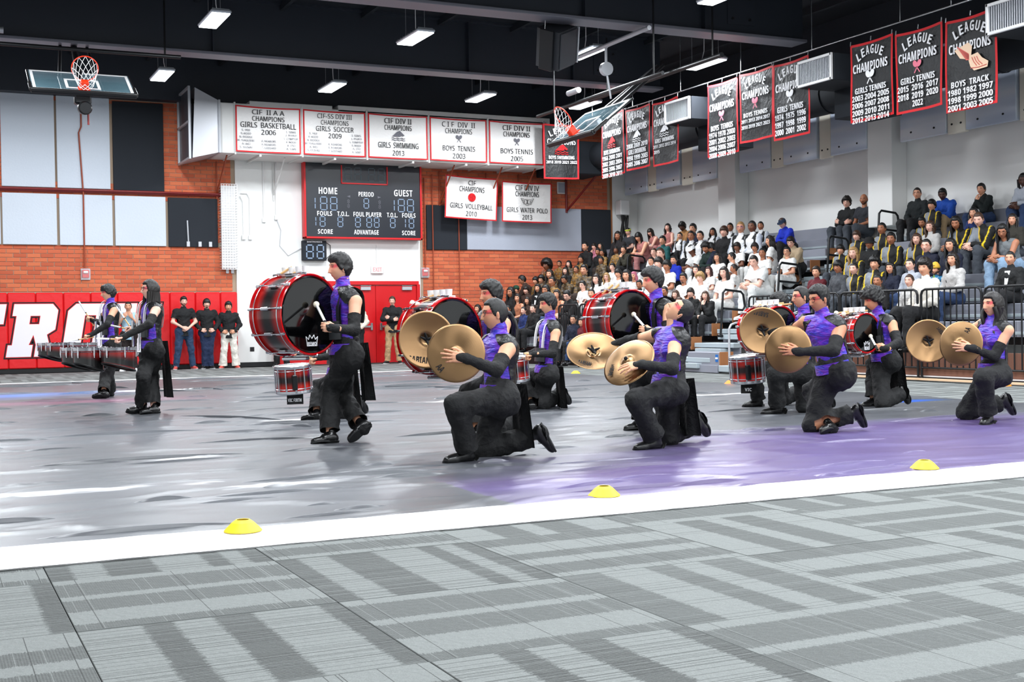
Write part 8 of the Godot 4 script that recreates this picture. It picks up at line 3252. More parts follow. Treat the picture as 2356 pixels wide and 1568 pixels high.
	performer("person", "bass drummer with glasses and dark hair tied back, left of the spiky-haired cymbal player", Vector3(8.609, 0.000, -10.827), {"pelvis": Vector3(0.000, 0.498, 0.000), "neck": Vector3(0.012, 1.095, -0.004), "head": Vector3(-0.028, 1.255, -0.003), "ls": Vector3(-0.017, 0.967, 0.161), "le": Vector3(-0.122, 0.715, 0.243), "lw": Vector3(-0.367, 0.721, 0.288), "rs": Vector3(0.060, 0.982, -0.156), "re": Vector3(0.019, 0.730, -0.282), "rw": Vector3(0.001, 0.703, -0.530), "lh": Vector3(-0.029, 0.448, 0.085), "lk": Vector3(-0.449, 0.448, 0.076), "la": Vector3(-0.310, 0.085, -0.056), "rh": Vector3(0.029, 0.448, -0.085), "rk": Vector3(0.040, 0.070, -0.058), "ra": Vector3(0.410, 0.170, -0.183), "hf": Vector3(-0.969, -0.020, -0.195), "hu": Vector3(0.000, 1.000, 0.000), "ltd": Vector3(-0.983, 0.000, -0.182), "rtd": Vector3(0.492, -0.860, 0.091), "lhd": Vector3(-0.767, 0.120, -0.482), "lhp": Vector3(0.622, 0.000, -0.783), "rhd": Vector3(-0.704, 0.100, -0.560), "rhp": Vector3(-0.622, 0.000, 0.783)},
		{"hair": "ponytail", "glasses": true, "pads": "dark", "hem": 0.1, "skin": Color(0.84, 0.61, 0.49), "seed": 31})
	performer("person", "kneeling cymbal player with short spiky hair and black glasses", Vector3(7.370, 0.000, -8.832), {"pelvis": Vector3(0.000, 0.582, 0.000), "neck": Vector3(-0.100, 1.054, -0.055), "head": Vector3(-0.131, 1.194, -0.050), "ls": Vector3(-0.041, 0.932, 0.107), "le": Vector3(-0.214, 0.746, 0.236), "lw": Vector3(-0.439, 0.737, 0.058), "rs": Vector3(-0.154, 0.990, -0.212), "re": Vector3(-0.135, 0.899, -0.481), "rw": Vector3(-0.219, 0.900, -0.717), "lh": Vector3(-0.008, 0.532, 0.090), "lk": Vector3(-0.037, 0.366, -0.295), "la": Vector3(-0.094, 0.085, -0.001), "rh": Vector3(0.008, 0.532, -0.090), "rk": Vector3(-0.179, 0.070, -0.112), "ra": Vector3(0.182, 0.170, 0.011), "hf": Vector3(-0.983, -0.140, -0.039), "hu": Vector3(0.000, 1.000, 0.000), "ltd": Vector3(-0.950, 0.000, 0.312), "rtd": Vector3(0.475, -0.860, -0.156), "lhd": Vector3(-0.729, 0.150, -0.609), "lhp": Vector3(0.641, -0.100, -0.768), "rhd": Vector3(-0.755, 0.200, -0.500), "rhp": Vector3(-0.641, 0.000, 0.768)},
		{"hair": "fade", "glasses": true, "lhand": "open", "rhand": "open", "bulk": 1.12, "skin": Color(0.76, 0.52, 0.39), "seed": 34})
	performer("person", "bass drummer with a big mop of curly black hair", Vector3(9.844, 0.000, -10.947), {"pelvis": Vector3(0.000, 0.573, 0.000), "neck": Vector3(-0.052, 1.075, -0.033), "head": Vector3(-0.125, 1.224, -0.048), "ls": Vector3(-0.024, 0.946, 0.143), "le": Vector3(-0.103, 0.740, 0.323), "lw": Vector3(-0.337, 0.688, 0.396), "rs": Vector3(-0.017, 0.967, -0.175), "re": Vector3(-0.001, 0.727, -0.327), "rw": Vector3(0.048, 0.698, -0.571), "lh": Vector3(-0.003, 0.523, 0.090), "lk": Vector3(0.109, 0.487, -0.313), "la": Vector3(0.049, 0.085, -0.262), "rh": Vector3(0.003, 0.523, -0.090), "rk": Vector3(-0.221, 0.070, 0.197), "ra": Vector3(0.145, 0.170, 0.086), "hf": Vector3(-0.920, -0.250, -0.263), "hu": Vector3(0.000, 1.000, 0.000), "ltd": Vector3(-0.999, 0.000, 0.053), "rtd": Vector3(0.499, -0.860, -0.026), "lhd": Vector3(-0.736, 0.120, -0.527), "lhp": Vector3(0.669, 0.000, -0.744), "rhd": Vector3(-0.669, 0.100, -0.602), "rhp": Vector3(-0.669, 0.000, 0.744)},
		{"hair": "mop", "pads": "dark", "tail": true, "bulk": 1.04, "skin": Color(0.83, 0.59, 0.45), "seed": 37})
	performer("person", "kneeling cymbal player with long wavy dark hair at the right edge", Vector3(9.365, 0.000, -8.904), {"pelvis": Vector3(0.000, 0.506, 0.000), "neck": Vector3(0.010, 0.997, -0.003), "head": Vector3(-0.015, 1.132, 0.005), "ls": Vector3(0.012, 0.884, 0.159), "le": Vector3(-0.128, 0.637, 0.129), "lw": Vector3(-0.359, 0.721, 0.078), "rs": Vector3(0.021, 0.943, -0.157), "re": Vector3(0.033, 0.862, -0.430), "rw": Vector3(-0.160, 0.778, -0.615), "lh": Vector3(-0.018, 0.456, 0.088), "lk": Vector3(-0.404, 0.455, 0.253), "la": Vector3(-0.251, 0.085, 0.165), "rh": Vector3(0.018, 0.456, -0.088), "rk": Vector3(-0.078, 0.070, -0.306), "ra": Vector3(0.285, 0.170, -0.175), "hf": Vector3(-0.995, 0.000, -0.103), "hu": Vector3(0.000, 1.000, 0.000), "ltd": Vector3(-0.859, 0.000, 0.403), "rtd": Vector3(0.499, -0.860, -0.031), "lhd": Vector3(-0.655, 0.150, -0.688), "lhp": Vector3(0.725, -0.100, -0.689), "rhd": Vector3(-0.693, 0.200, -0.583), "rhp": Vector3(-0.725, 0.000, 0.689)},
		{"hair": "wavy", "hair_col": Color(0.085, 0.058, 0.05), "lhand": "open", "rhand": "open", "bust": true, "bulk": 0.97, "skin": Color(0.86, 0.64, 0.51), "seed": 40})
	performer("person", "snare drummer half hidden behind the fourth bass drum, only dark hair showing", Vector3(9.108, 0.000, -11.857), {"pelvis": Vector3(0.000, 0.498, 0.000), "neck": Vector3(0.012, 1.045, -0.004), "head": Vector3(-0.028, 1.205, -0.003), "ls": Vector3(-0.017, 0.917, 0.161), "le": Vector3(-0.122, 0.715, 0.243), "lw": Vector3(-0.367, 0.721, 0.288), "rs": Vector3(0.060, 0.932, -0.156), "re": Vector3(0.019, 0.730, -0.282), "rw": Vector3(0.001, 0.703, -0.530), "lh": Vector3(-0.029, 0.448, 0.085), "lk": Vector3(-0.449, 0.448, 0.076), "la": Vector3(-0.310, 0.085, -0.056), "rh": Vector3(0.029, 0.448, -0.085), "rk": Vector3(0.040, 0.070, -0.058), "ra": Vector3(0.410, 0.170, -0.183), "hf": Vector3(-0.953, -0.100, -0.247), "hu": Vector3(0.000, 1.000, 0.000), "ltd": Vector3(-0.983, 0.000, -0.182), "rtd": Vector3(0.492, -0.860, 0.091), "lhd": Vector3(-0.744, -0.200, -0.591), "lhp": Vector3(0.046, -1.000, -0.219), "rhd": Vector3(-0.744, -0.100, -0.591), "rhp": Vector3(-0.203, -1.000, 0.094)},
		{"hair": "swept", "pads": "white", "seed": 43})

func build_instruments() -> void:
	bass_drum("largest bass drum, held by the standing drummer, crown print at its foot", Vector3(2.926, 1.122, -10.559), Vector3(0.451, 0.020, 0.892), 0.345, 0.380, true)
	bass_drum("bass drum half hidden behind the left front pair of cymbals", Vector3(4.120, 0.920, -10.195), Vector3(0.321, 0.020, 0.947), 0.335, 0.360, false)
	bass_drum("bass drum above the tilted cymbals of the head-back player", Vector3(5.867, 1.025, -10.056), Vector3(0.182, 0.020, 0.983), 0.290, 0.360, false)
	bass_drum("bass drum mostly hidden by the spiky-haired player's raised cymbal", Vector3(8.302, 0.912, -11.058), Vector3(0.096, 0.020, 0.995), 0.250, 0.400, false)
	bass_drum("smallest bass drum, carried by the mop-haired drummer, crown print at foot", Vector3(9.501, 0.850, -11.062), Vector3(0.116, 0.020, 0.993), 0.222, 0.360, true)
	var felt := "felt mallets in the bass drum racks"
	mallet("left felt mallet resting on the largest bass drum", Vector3(2.687, 1.390, -10.734), Vector3(2.926, 1.543, -10.645), 0.031, felt)
	mallet("right felt mallet resting on the largest bass drum", Vector3(2.744, 1.376, -10.645), Vector3(2.996, 1.527, -10.550), 0.031, felt)
	mallet("left felt mallet resting on the bass drum behind the left cymbals", Vector3(3.929, 1.215, -10.354), Vector3(4.227, 1.327, -10.236), 0.027, felt)
	mallet("right felt mallet resting on the bass drum behind the left cymbals", Vector3(3.948, 1.198, -10.276), Vector3(4.231, 1.317, -10.166), 0.027, felt)
	mallet("left felt mallet resting on the bass drum above the tilted cymbals", Vector3(5.647, 1.189, -10.234), Vector3(5.859, 1.369, -10.159), 0.027, felt)
	mallet("right felt mallet resting on the bass drum above the tilted cymbals", Vector3(5.675, 1.183, -10.143), Vector3(5.887, 1.378, -10.068), 0.027, felt)
	mallet("left felt mallet resting on the hidden fourth bass drum", Vector3(8.244, 1.179, -11.174), Vector3(8.528, 1.199, -11.062), 0.027, felt)
	mallet("right felt mallet resting on the hidden fourth bass drum", Vector3(8.267, 1.172, -11.072), Vector3(8.557, 1.187, -10.957), 0.027, felt)
	mallet("left felt mallet resting on the smallest bass drum", Vector3(9.369, 1.083, -11.202), Vector3(9.655, 1.118, -11.090), 0.027, felt)
	mallet("right felt mallet resting on the smallest bass drum", Vector3(9.396, 1.071, -11.108), Vector3(9.654, 1.107, -11.009), 0.027, felt)
	mallet("white-handled mallet in the fist at the largest bass drum", Vector3(3.044, 1.210, -10.329), Vector3(3.056, 1.009, -10.035), 0.027, "", true)
	mallet("white-handled mallet in the fist at the bass drum above the tilted cymbals", Vector3(5.869, 1.088, -9.804), Vector3(5.871, 0.941, -9.565), 0.023, "", true)
	mallet("white-handled mallet in the fist at the smallest bass drum", Vector3(9.521, 0.820, -10.812), Vector3(9.385, 0.680, -10.552), 0.023, "", true)
	snare_drum("snare drum with lettered black towel, hanging left of the standing drummer's legs", Vector3(3.544, 0.470, -12.918), Vector3(-0.074, 1.000, 0.042), 0.186, 0.290, "VIC FIRTH", Vector3(-0.216, 0.000, 0.976))
	snare_drum("snare drum behind the front cymbal player's back", Vector3(6.138, 0.499, -12.964), Vector3(-0.080, 1.000, 0.029), 0.180, 0.290, "", Vector3(-0.382, 0.000, 0.924))
	snare_drum("snare drum with lettered black towel under the raised cymbal", Vector3(8.306, 0.476, -11.440), Vector3(-0.084, 1.000, 0.013), 0.185, 0.300, "VIC", Vector3(-0.546, 0.000, 0.838))
	tenor_drums("tenor drum set of the bowl-haircut drummer, over the giant letter", Vector3(2.536, 0.819, -19.273), Vector3(-0.968, 0.000, 0.250), Vector3(0.250, 0.000, 0.968), 1.00)
	tenor_drums("tenor drum set of the long-haired drummer, nearest the camera", Vector3(2.481, 0.802, -15.332), Vector3(-0.967, 0.000, 0.256), Vector3(0.256, 0.000, 0.967), 1.00)
	drum_stick("raised white-tipped stick of the bowl-haircut tenor drummer", Vector3(2.152, 1.455, -19.869), Vector3(2.361, 1.074, -19.833), true)
	drum_stick("lower stick of the bowl-haircut tenor drummer over the drum rims", Vector3(1.873, 0.848, -19.111), Vector3(2.260, 0.912, -18.999), true)
	drum_stick("raised white stick in front of the long-haired drummer's chest", Vector3(2.191, 1.302, -16.118), Vector3(2.362, 0.981, -15.894), true)
	drum_stick("stick lying flat over the near tenor drums", Vector3(1.824, 0.919, -15.108), Vector3(2.135, 0.901, -15.031), true)
	drum_stick("white-tipped stick crossing behind the long-haired drummer's forearm", Vector3(2.130, 1.071, -16.199), Vector3(2.358, 1.006, -15.882), true)
	drum_stick("drum stick of the snare drummer with the white carrier", Vector3(6.043, 0.684, -12.756), Vector3(6.304, 0.667, -12.701), true)
	drum_stick("white stick over the hanging snare drum at the big drum's foot", Vector3(3.480, 0.709, -12.788), Vector3(3.790, 0.691, -12.710), true)
	cymbal("far cymbal of the front pair, inner face and strap knot showing", Vector3(3.505, 0.909, -8.940), Vector3(-0.118, 0.050, 0.992), 0.222, true, [["SABIAN", 0.74, -1.95, 0.170, 0.050, -0.12]])
	cymbal("near cymbal of the front pair, under the spread fingers", Vector3(3.461, 0.817, -8.260), Vector3(-0.528, 0.080, 0.845), 0.212, false, [["AA", 0.72, -2.38, 0.055, 0.050, -0.95]])
	cymbal("dark tilted cymbal left of the head-back player", Vector3(5.092, 0.786, -9.164), Vector3(-0.306, 0.746, 0.591), 0.228, true, [["SABIAN", 0.70, -2.10, 0.110, 0.050, -0.30]])
	cymbal("dark tilted cymbal under the head-back player's fingers", Vector3(5.069, 0.701, -8.550), Vector3(-0.720, 0.618, 0.315), 0.225, false, [["SABIAN", 0.66, -2.50, 0.110, 0.040, -1.50]])
	cymbal("raised cymbal of the spiky-haired player, knot and upside-down lettering showing", Vector3(7.076, 0.921, -9.494), Vector3(-0.467, 0.051, 0.883), 0.218, true, [["SABIAN", 0.74, 1.68, 0.150, 0.045, 2.90]])
	cymbal("purple-brown cymbal under the spiky-haired player's fingers", Vector3(6.905, 0.759, -8.904), Vector3(-0.816, 0.120, 0.565), 0.212, false, [])
	cymbal("left cymbal of the right edge player, knot showing", Vector3(9.097, 0.784, -9.491), Vector3(-0.571, 0.101, 0.815), 0.218, true, [["SABIAN", 0.72, 0.62, 0.110, 0.040, -1.00]])
	cymbal("right cymbal of the right edge player, under spread fingers", Vector3(9.013, 0.765, -8.974), Vector3(-0.934, 0.120, 0.337), 0.216, false, [["AA", 0.66, 1.10, 0.055, 0.050, 1.25]])

func build_bystanders() -> void:
	bystander("bearded man in black polo shirt and jeans, hands clasped before the red pads", Vector3(5.821, 0.000, -31.150), stand_pose(1.78, 0.02, "clasp", 0.15), {"head": "beard", "skin": SKINS[1], "sleeve": 1, "top": Color(0.055, 0.06, 0.07), "legs": Color(0.13, 0.22, 0.34), "shoe": Color(0.75, 0.3, 0.28), "hair": "fade", "bulk": 1.06})
	bystander("man in black hoodie with printed chest, hands in pocket, before the red pads", Vector3(6.383, 0.000, -31.150), stand_pose(1.72, -0.10, "pocket", 0.06), {"head": "goatee", "skin": SKINS[1], "top": Color(0.055, 0.06, 0.07), "legs": Color(0.08, 0.14, 0.27), "shoe": Color(0.07, 0.07, 0.08), "hair": "fringe", "bulk": 1.04})
	bystander("young person in black hoodie and cream trousers beside the white bay", Vector3(6.922, 0.000, -31.150), stand_pose(1.64, -0.22, "pocket", 0.13), {"skin": SKINS[2], "top": Color(0.05, 0.06, 0.075), "legs": Color(0.86, 0.84, 0.80), "shoe": Color(0.8, 0.3, 0.25), "hair": "swept", "flare": 0.10, "hem": 0.09})
	bystander("man in black sweatshirt and khaki trousers, arms crossed at the red doors", Vector3(11.200, 0.000, -31.000), stand_pose(1.76, -0.50, "cross", 0.12), {"skin": SKINS[1], "top": Color(0.05, 0.055, 0.065), "legs": Color(0.70, 0.57, 0.42), "shoe": Color(0.06, 0.06, 0.065), "hair": "short", "hair_col": Color(0.28, 0.19, 0.12)})
	bystander("person in cream sweater and dark trousers behind the standing bass drummer", Vector3(10.207, 0.000, -31.000), stand_pose(1.68, -0.62, "pocket", 0.10), {"skin": SKINS[2], "top": Color(0.84, 0.80, 0.74), "legs": Color(0.06, 0.065, 0.08), "shoe": Color(0.85, 0.85, 0.85), "hair": "short"})
	bystander("woman with hair in a bun and blue-and-yellow top between the tenor drummers", Vector3(4.487, 0.000, -31.000), stand_pose(1.66, -0.24, "up", 0.10), {"skin": SKINS[2], "sleeve": 0, "collar": 0.0, "top": Color(0.62, 0.76, 0.84), "legs": Color(0.1, 0.05, 0.05), "shoe": Color(0.85, 0.85, 0.85), "hair": "bun"})
	bystander("person in black behind the largest bass drum, beside the red door post", Vector3(8.207, 0.000, -31.000), stand_pose(1.70, -0.36, "pocket", 0.10), {"skin": SKINS[2], "top": Color(0.05, 0.05, 0.06), "legs": Color(0.05, 0.05, 0.06), "shoe": Color(0.06, 0.06, 0.06), "hair": "short"})

func build_audience() -> void:
	mats.erase("x")
	var gold := mat("costume_gold", Color.WHITE, 0.7)
	gold.albedo_texture = noise_tex(0.03, 256, 3, ramp([[0.0, Color(0.13, 0.11, 0.09)], [0.36, Color(0.36, 0.26, 0.12)], [0.5, Color(0.74, 0.52, 0.14)], [0.62, Color(0.42, 0.34, 0.24)], [1.0, Color(0.62, 0.62, 0.62)]]), FastNoiseLite.TYPE_CELLULAR, FastNoiseLite.FRACTAL_FBM, 51)
	gold.uv1_triplanar = true
	gold.uv1_scale = Vector3(2.2, 2.2, 2.2)
	var goldk := mat("costume_goldk", Color.WHITE, 0.7)
	goldk.albedo_texture = noise_tex(0.03, 256, 3, ramp([[0.0, Color(0.08, 0.08, 0.08)], [0.4, Color(0.22, 0.18, 0.12)], [0.56, Color(0.50, 0.36, 0.12)], [0.7, Color(0.32, 0.32, 0.33)], [1.0, Color(0.6, 0.6, 0.62)]]), FastNoiseLite.TYPE_CELLULAR, FastNoiseLite.FRACTAL_FBM, 53)
	goldk.uv1_triplanar = true
	goldk.uv1_scale = Vector3(2.2, 2.2, 2.2)
	spectator([4, -30.76, 1.09, "short", "k", 3, "brownj", 1, "turn", "black hair turned away, in a brown jacket"])
	spectator([3, -30.56, 0.95, "beanie_green", "k", 2, "black", 0, "", "green beanie and dark top"])
	spectator([3, -30.05, 0.91, "fringe", "d", 1, "brownj", 0, "", "reddish dark fringe and brown jacket"])
	spectator([4, -30.49, 0.91, "fringe", "k", 2, "gold", 0, "", "dark fringe in gold costume half hidden behind curls"])
	spectator([4, -30.21, 0.94, "curly", "k", 2, "goldk", 0, "glasses", "black curls and glasses in a dark gold costume"])
	spectator([5, -30.62, 1.20, "afro", "k", 4, "gold", 2, "", "large black afro, chin on hand"])
	spectator([6, -31.13, 0.85, "tied", "k", 3, "gold", 0, "", "tied-back black hair at the brick wall in gold costume"])
	spectator([6, -30.65, 0.82, "bob", "k", 1, "goldk", 0, "", "black bob and pale face in olive gold costume"])
	spectator([4, -29.78, 1.12, "long", "d", 2, "goldk", 0, "", "long dark hair in gold, hand near her mouth"])
	spectator([5, -29.92, 0.88, "long", "d", 1, "black", 0, "", "long dark hair and pale face in black, among gold costumes"])
	spectator([3, -28.73, 1.16, "tied", "k", 3, "gold", 0, "", "tied black hair and round face in gold costume"])
	spectator([4, -28.77, 0.98, "short", "k", 3, "goldk", 1, "", "black-haired head bowed in grey and gold costume"])
	spectator([5, -29.39, 0.89, "tied", "k", 3, "gold", 0, "", "tied hair, brown face and bright gold sash"])
	spectator([4, -28.15, 1.17, "short", "k", 2, "goldk", 0, "", "short dark hair lit from above, in gold and grey costume"])
	spectator([3, -29.46, 0.96, "long", "k", 2, "suit", 0, "", "long black hair in a dark suit with white shirt front"])
	spectator([2, -28.12, 1.20, "long", "k", 3, "black", 0, "", "long black hair in a dark brown top beside the suit wearer"])
	spectator([6, -30.05, 0.94, "short", "k", 3, "gold", 0, "", "short black hair and white collar on gold costume"])
	spectator([2, -29.52, 0.98, "long", "d", 2, "tan", 0, "phone", "long brown hair in a tan top behind the filming spectator"])
	spectator([2, -29.04, 0.87, "wavy", "d", 2, "brownj", 0, "", "wavy auburn hair and brown top"])
	spectator([1, -28.26, 0.88, "tied", "d", 1, "denimb", 0, "", "brown hair in a blue hoodie with pale print"])
	spectator([1, -27.82, 0.94, "tied", "d", 1, "leather", 0, "", "brown hair and black leather jacket in the front row"])
	spectator([2, -27.63, 1.04, "wavy", "d", 2, "tan", 0, "", "brown waves just behind the bowed leaning spectator"])
	spectator([2, -26.82, 1.10, "short", "k", 1, "black", 1, "glasses", "black hair and glasses, leaning over the far rail in black"])
	spectator([3, -27.35, 0.97, "short", "k", 1, "white", 0, "glasses", "short black hair and glasses in a white T-shirt, nearest the gold group"])
	spectator([2, -26.12, 1.01, "tied", "k", 2, "black", 0, "", "dark tied hair low behind the third bass drum"])
	spectator([3, -26.74, 1.14, "wavy", "d", 1, "apron", 0, "", "brown waves in white top with black straps"])
	spectator([0, -25.15, 0.91, "tied", "k", 2, "navyj", 0, "glasses", "tied black hair and glasses in navy, sitting at floor level"])
	spectator([0, -24.82, 0.82, "short", "k", 2, "maroon", 0, "", "maroon top behind the third bass drum"])
	spectator([2, -29.83, 1.20, "long", "k", 3, "black", 0, "", "long black hair, leftmost head above the kneeling cymbal player"])
	spectator([1, -30.60, 1.00, "long", "d", 2, "black", 0, "", "brown hair, face between bass drum and kneeling cymbal player"])
	spectator([1, -29.03, 0.94, "tied", "k", 3, "tan", 0, "phone", "phone held before her face, filming in a tan top"])
	spectator([7, -30.68, 1.12, "tied", "k", 2, "black", 0, "", "dark hair in black, highest seat against the grey panel"])
	spectator([8, -30.98, 0.83, "fringe", "d", 1, "pinksh", 2, "", "pink shirt and tan trousers, chin on hand"])
	spectator([8, -30.66, 0.83, "bob", "k", 2, "black", 2, "", "black bob resting a cheek on her hand"])
	spectator([7, -29.88, 0.82, "short", "k", 3, "gold", 0, "", "black hair and yellow-gold costume below the pink shirt"])
	spectator([7, -30.08, 0.87, "short", "k", 3, "black", 0, "", "small dark head below the pink shirt"])
	spectator([8, -29.95, 1.10, "long", "d", 3, "pinkk", 0, "", "long dark hair, pink top and black cardigan in the corner"])
	spectator([9, -30.29, 0.94, "band_yellow", "d", 1, "greytee", 0, "", "yellow-green bandana and grey graphic T-shirt"])
	spectator([8, -28.74, 1.07, "bangs", "k", 2, "pink", 1, "phone", "black bangs in pink lace, reading a phone"])
	spectator([9, -29.00, 0.90, "bangs", "d", 1, "pink", 1, "", "long brown bangs with a pink bow, in pink lace"])
	spectator([7, -29.23, 0.86, "short", "k", 4, "gold", 0, "", "dark curls and dark face in gold before the pink lace dresses"])
	spectator([7, -28.75, 0.90, "short", "k", 2, "olive", 2, "", "black hair and olive jacket, leaning on an arm"])
	spectator([7, -27.19, 1.04, "short", "k", 2, "teal", 0, "", "teal rugby shirt with white collar, yawning"])
	spectator([6, -29.09, 0.85, "short", "k", 3, "goldk", 0, "", "dark hair and dark grey gold costume in profile"])
	spectator([5, -27.74, 0.88, "short", "k", 1, "white", 0, "", "black swept hair, topmost of the white-clad left end"])
	spectator([4, -27.18, 0.88, "wavy", "y", 1, "white", 0, "glasses", "fluffy blond hair and glasses, in white"])
	spectator([4, -26.68, 0.96, "fringe", "k", 2, "white", 0, "", "black fringe in white beside the blond one"])
	spectator([3, -25.50, 1.20, "long", "k", 2, "white", 0, "", "long black hair in white, left of the pink-haired one"])
	spectator([4, -25.92, 0.89, "bob", "p", 2, "white", 2, "", "pink hair, in white"])
	spectator([3, -25.03, 0.89, "short", "k", 3, "black", 0, "glasses", "dark head and glasses close behind the third bass drummer"])
	spectator([6, -26.79, 0.96, "tied", "b", 1, "white", 0, "", "tied brown hair in white, left of a twin with a braid"])
	spectator([5, -25.73, 1.20, "ponytail", "b", 1, "white", 0, "", "brown braid in white below the teal shirt"])
	spectator([5, -26.11, 0.97, "tied", "d", 2, "white", 0, "", "dark tied hair gazing left, in white above the third bass drummer"])
	spectator([4, -25.04, 1.20, "fringe", "d", 1, "white", 0, "", "dark fringe in white looking up, above the third bass drummer"])
	spectator([9, -28.50, 0.92, "wavy", "d", 1, "pink", 0, "", "brown waves in pink lace, rightmost of the lace dresses"])
	spectator([9, -27.64, 0.97, "curly", "k", 5, "camel", 1, "", "curly black hair bowed over a tan cardigan"])
	spectator([8, -26.70, 1.06, "short", "k", 2, "navyj", 0, "", "navy track jacket with white stripe on the top row"])
	spectator([8, -27.25, 0.85, "tied", "k", 2, "vest", 0, "", "slicked hair in white with black vest, leftmost of the vest row"])
	spectator([7, -26.05, 1.10, "tied", "k", 3, "vest", 0, "", "slicked hair in white and black vest, second of the vest row"])
	spectator([7, -25.70, 1.07, "bun", "k", 2, "vest", 0, "", "slicked hair in white and black vest, third of the vest row"])
	spectator([8, -25.95, 0.87, "bob", "k", 3, "vest", 0, "", "loose shoulder hair in white and black vest"])
	spectator([7, -24.82, 1.12, "fringe", "b", 1, "black", 0, "", "small brown-haired head peeping between the vest wearers"])
	spectator([8, -25.30, 0.96, "bun", "k", 3, "vest", 0, "", "low bun in white and black vest, by the pilaster"])
	spectator([7, -24.23, 1.20, "tied", "y", 2, "vest", 0, "glassesp", "blond-gold hair and violet glasses in white and black vest"])
	spectator([6, -25.04, 1.02, "cap_white", "k", 4, "white", 1, "", "white cap and white T-shirt, looking down"])
	spectator([6, -24.51, 1.05, "curly", "k", 3, "green", 1, "", "black curls bowed in a dark green jacket"])
	spectator([6, -24.26, 1.05, "short", "k", 3, "navyj", 1, "turn", "cropped black hair in navy, turned towards the curly neighbour"])
	spectator([5, -23.67, 0.92, "bob", "d", 2, "white", 0, "", "chin-length dark fringe in white, under the navy jacket"])
	spectator([5, -23.16, 0.91, "tied", "k", 2, "white", 0, "turn", "dark hair with silver clips in white, turned aside"])
	spectator([6, -23.68, 0.89, "fringe", "d", 4, "white", 0, "", "dark brown fringe over the eyes, in white"])
	spectator([4, -24.73, 1.10, "fringe", "k", 3, "white", 0, "big", "upright black fringe in white T-shirt, right of the third bass drummer"])
	spectator([5, -25.24, 0.95, "short", "k", 2, "royal", 0, "", "royal blue hoodie among the white-clad"])
	spectator([4, -23.70, 0.91, "long", "d", 1, "white", 0, "", "long straight dark hair in white above the blond curls"])
	spectator([3, -23.40, 1.00, "short", "k", 3, "white", 0, "must", "black moustache, in white"])
	spectator([3, -22.82, 0.98, "curly", "y", 1, "white", 0, "", "short blond curls, in white"])
	spectator([4, -23.25, 0.85, "long", "r", 1, "white", 0, "", "long burgundy hair, in white"])
	spectator([3, -22.03, 1.09, "bob", "d", 1, "white", 0, "big", "shoulder-length dark bob in white T-shirt, right end of her row"])
	spectator([4, -22.40, 0.87, "bun", "d", 3, "white", 0, "turn", "brown bun seen from the side, in white"])
	spectator([7, -23.82, 1.19, "tied", "k", 4, "vestn", 0, "", "slicked hair in white with navy and black vest"])
	spectator([8, -24.22, 0.90, "bun", "k", 3, "vest", 0, "", "slicked hair in white and black vest, rightmost of the vest row"])
	spectator([8, -23.24, 0.99, "cap_navy", "b", 1, "royal", 1, "phone", "navy cap and royal blue jacket, reading a phone on the top row"])
	spectator([6, -22.57, 0.99, "bob", "d", 2, "white", 0, "turn", "chin-length dark hair turned left, in white below the blue jacket"])
	spectator([6, -23.09, 0.82, "curly", "d", 3, "white", 0, "", "dark brown curls, in white"])
	spectator([5, -22.18, 0.95, "tied", "k", 3, "white", 0, "", "smooth tied hair and tan face in white beside the curls"])
	spectator([4, -21.52, 1.15, "bun", "d", 1, "white", 1, "", "dark bun, pale face, looking down in white"])
	spectator([6, -21.75, 0.98, "swept", "d", 1, "beige", 1, "glasses", "glasses and beige sweater, arms round the neighbour in front"])
	spectator([5, -21.42, 0.93, "short", "k", 2, "white", 0, "glasses", "glasses in white, leaning back into the beige sweater"])
	spectator([9, -22.07, 1.04, "curly", "d", 1, "hoodk", 3, "glasses", "dark curls, glasses and black hoodie with crossed arms"])
	spectator([9, -21.56, 1.07, "bald", "k", 3, "charcoal", 0, "beard", "bald bearded head and charcoal polo shirt"])
	spectator([6, -19.93, 0.89, "fringe", "b", 1, "uniform", 0, "", "floppy brown hair in grey, black and yellow uniform"])
	spectator([5, -18.92, 0.96, "bucket", "k", 3, "hoodk", 0, "", "black bucket hat, hoodie and lanyard"])
	spectator([6, -19.18, 1.02, "tied", "k", 3, "uniform", 0, "", "tied black hair and long face in uniform, below the polo shirt"])
	spectator([5, -18.32, 1.02, "short", "k", 3, "uniform", 0, "big", "black flat-top in grey, black and yellow uniform, upright"])
	spectator([5, -19.77, 0.85, "fringe", "k", 2, "uniformk", 0, "", "parted black fringe in dark uniform"])
	spectator([4, -18.72, 1.04, "wavy", "y", 1, "uniform", 0, "", "blond curls in uniform"])
	spectator([3, -18.49, 1.03, "fringe", "k", 3, "denimg", 0, "glasses", "black fringe and glasses in a grey jacket with yellow tie"])
	spectator([3, -18.06, 0.96, "tied", "d", 1, "uniform", 0, "", "frowning pale face and tied brown hair in uniform"])
	spectator([3, -17.51, 1.05, "curly", "k", 2, "uniform", 0, "", "short black curls in profile, in uniform"])
	spectator([3, -17.11, 0.92, "long", "k", 2, "navyj", 0, "", "long black hair and navy hooded jacket"])
	spectator([2, -16.81, 0.96, "tied", "k", 3, "blackr", 0, "", "small dark-haired child in black and red"])
	spectator([3, -19.14, 0.94, "short", "d", 2, "maroon", 0, "", "maroon hoodie with white sleeves"])
	spectator([3, -16.61, 0.97, "tied", "k", 1, "greyh", 0, "", "tied black hair in a pale grey hoodie over black"])
	spectator([2, -16.04, 0.93, "tied", "b", 1, "paleg", 0, "", "brown-haired parent in a pale grey jacket at the fence"])
	spectator([9, -19.99, 1.04, "ponytail", "d", 2, "jackpink", 0, "glasses", "glasses, dark jacket and pink top on the top row"])
	spectator([8, -18.99, 0.93, "fringe", "k", 2, "uniform", 0, "", "black bowl fringe in uniform below the blue hoodie"])
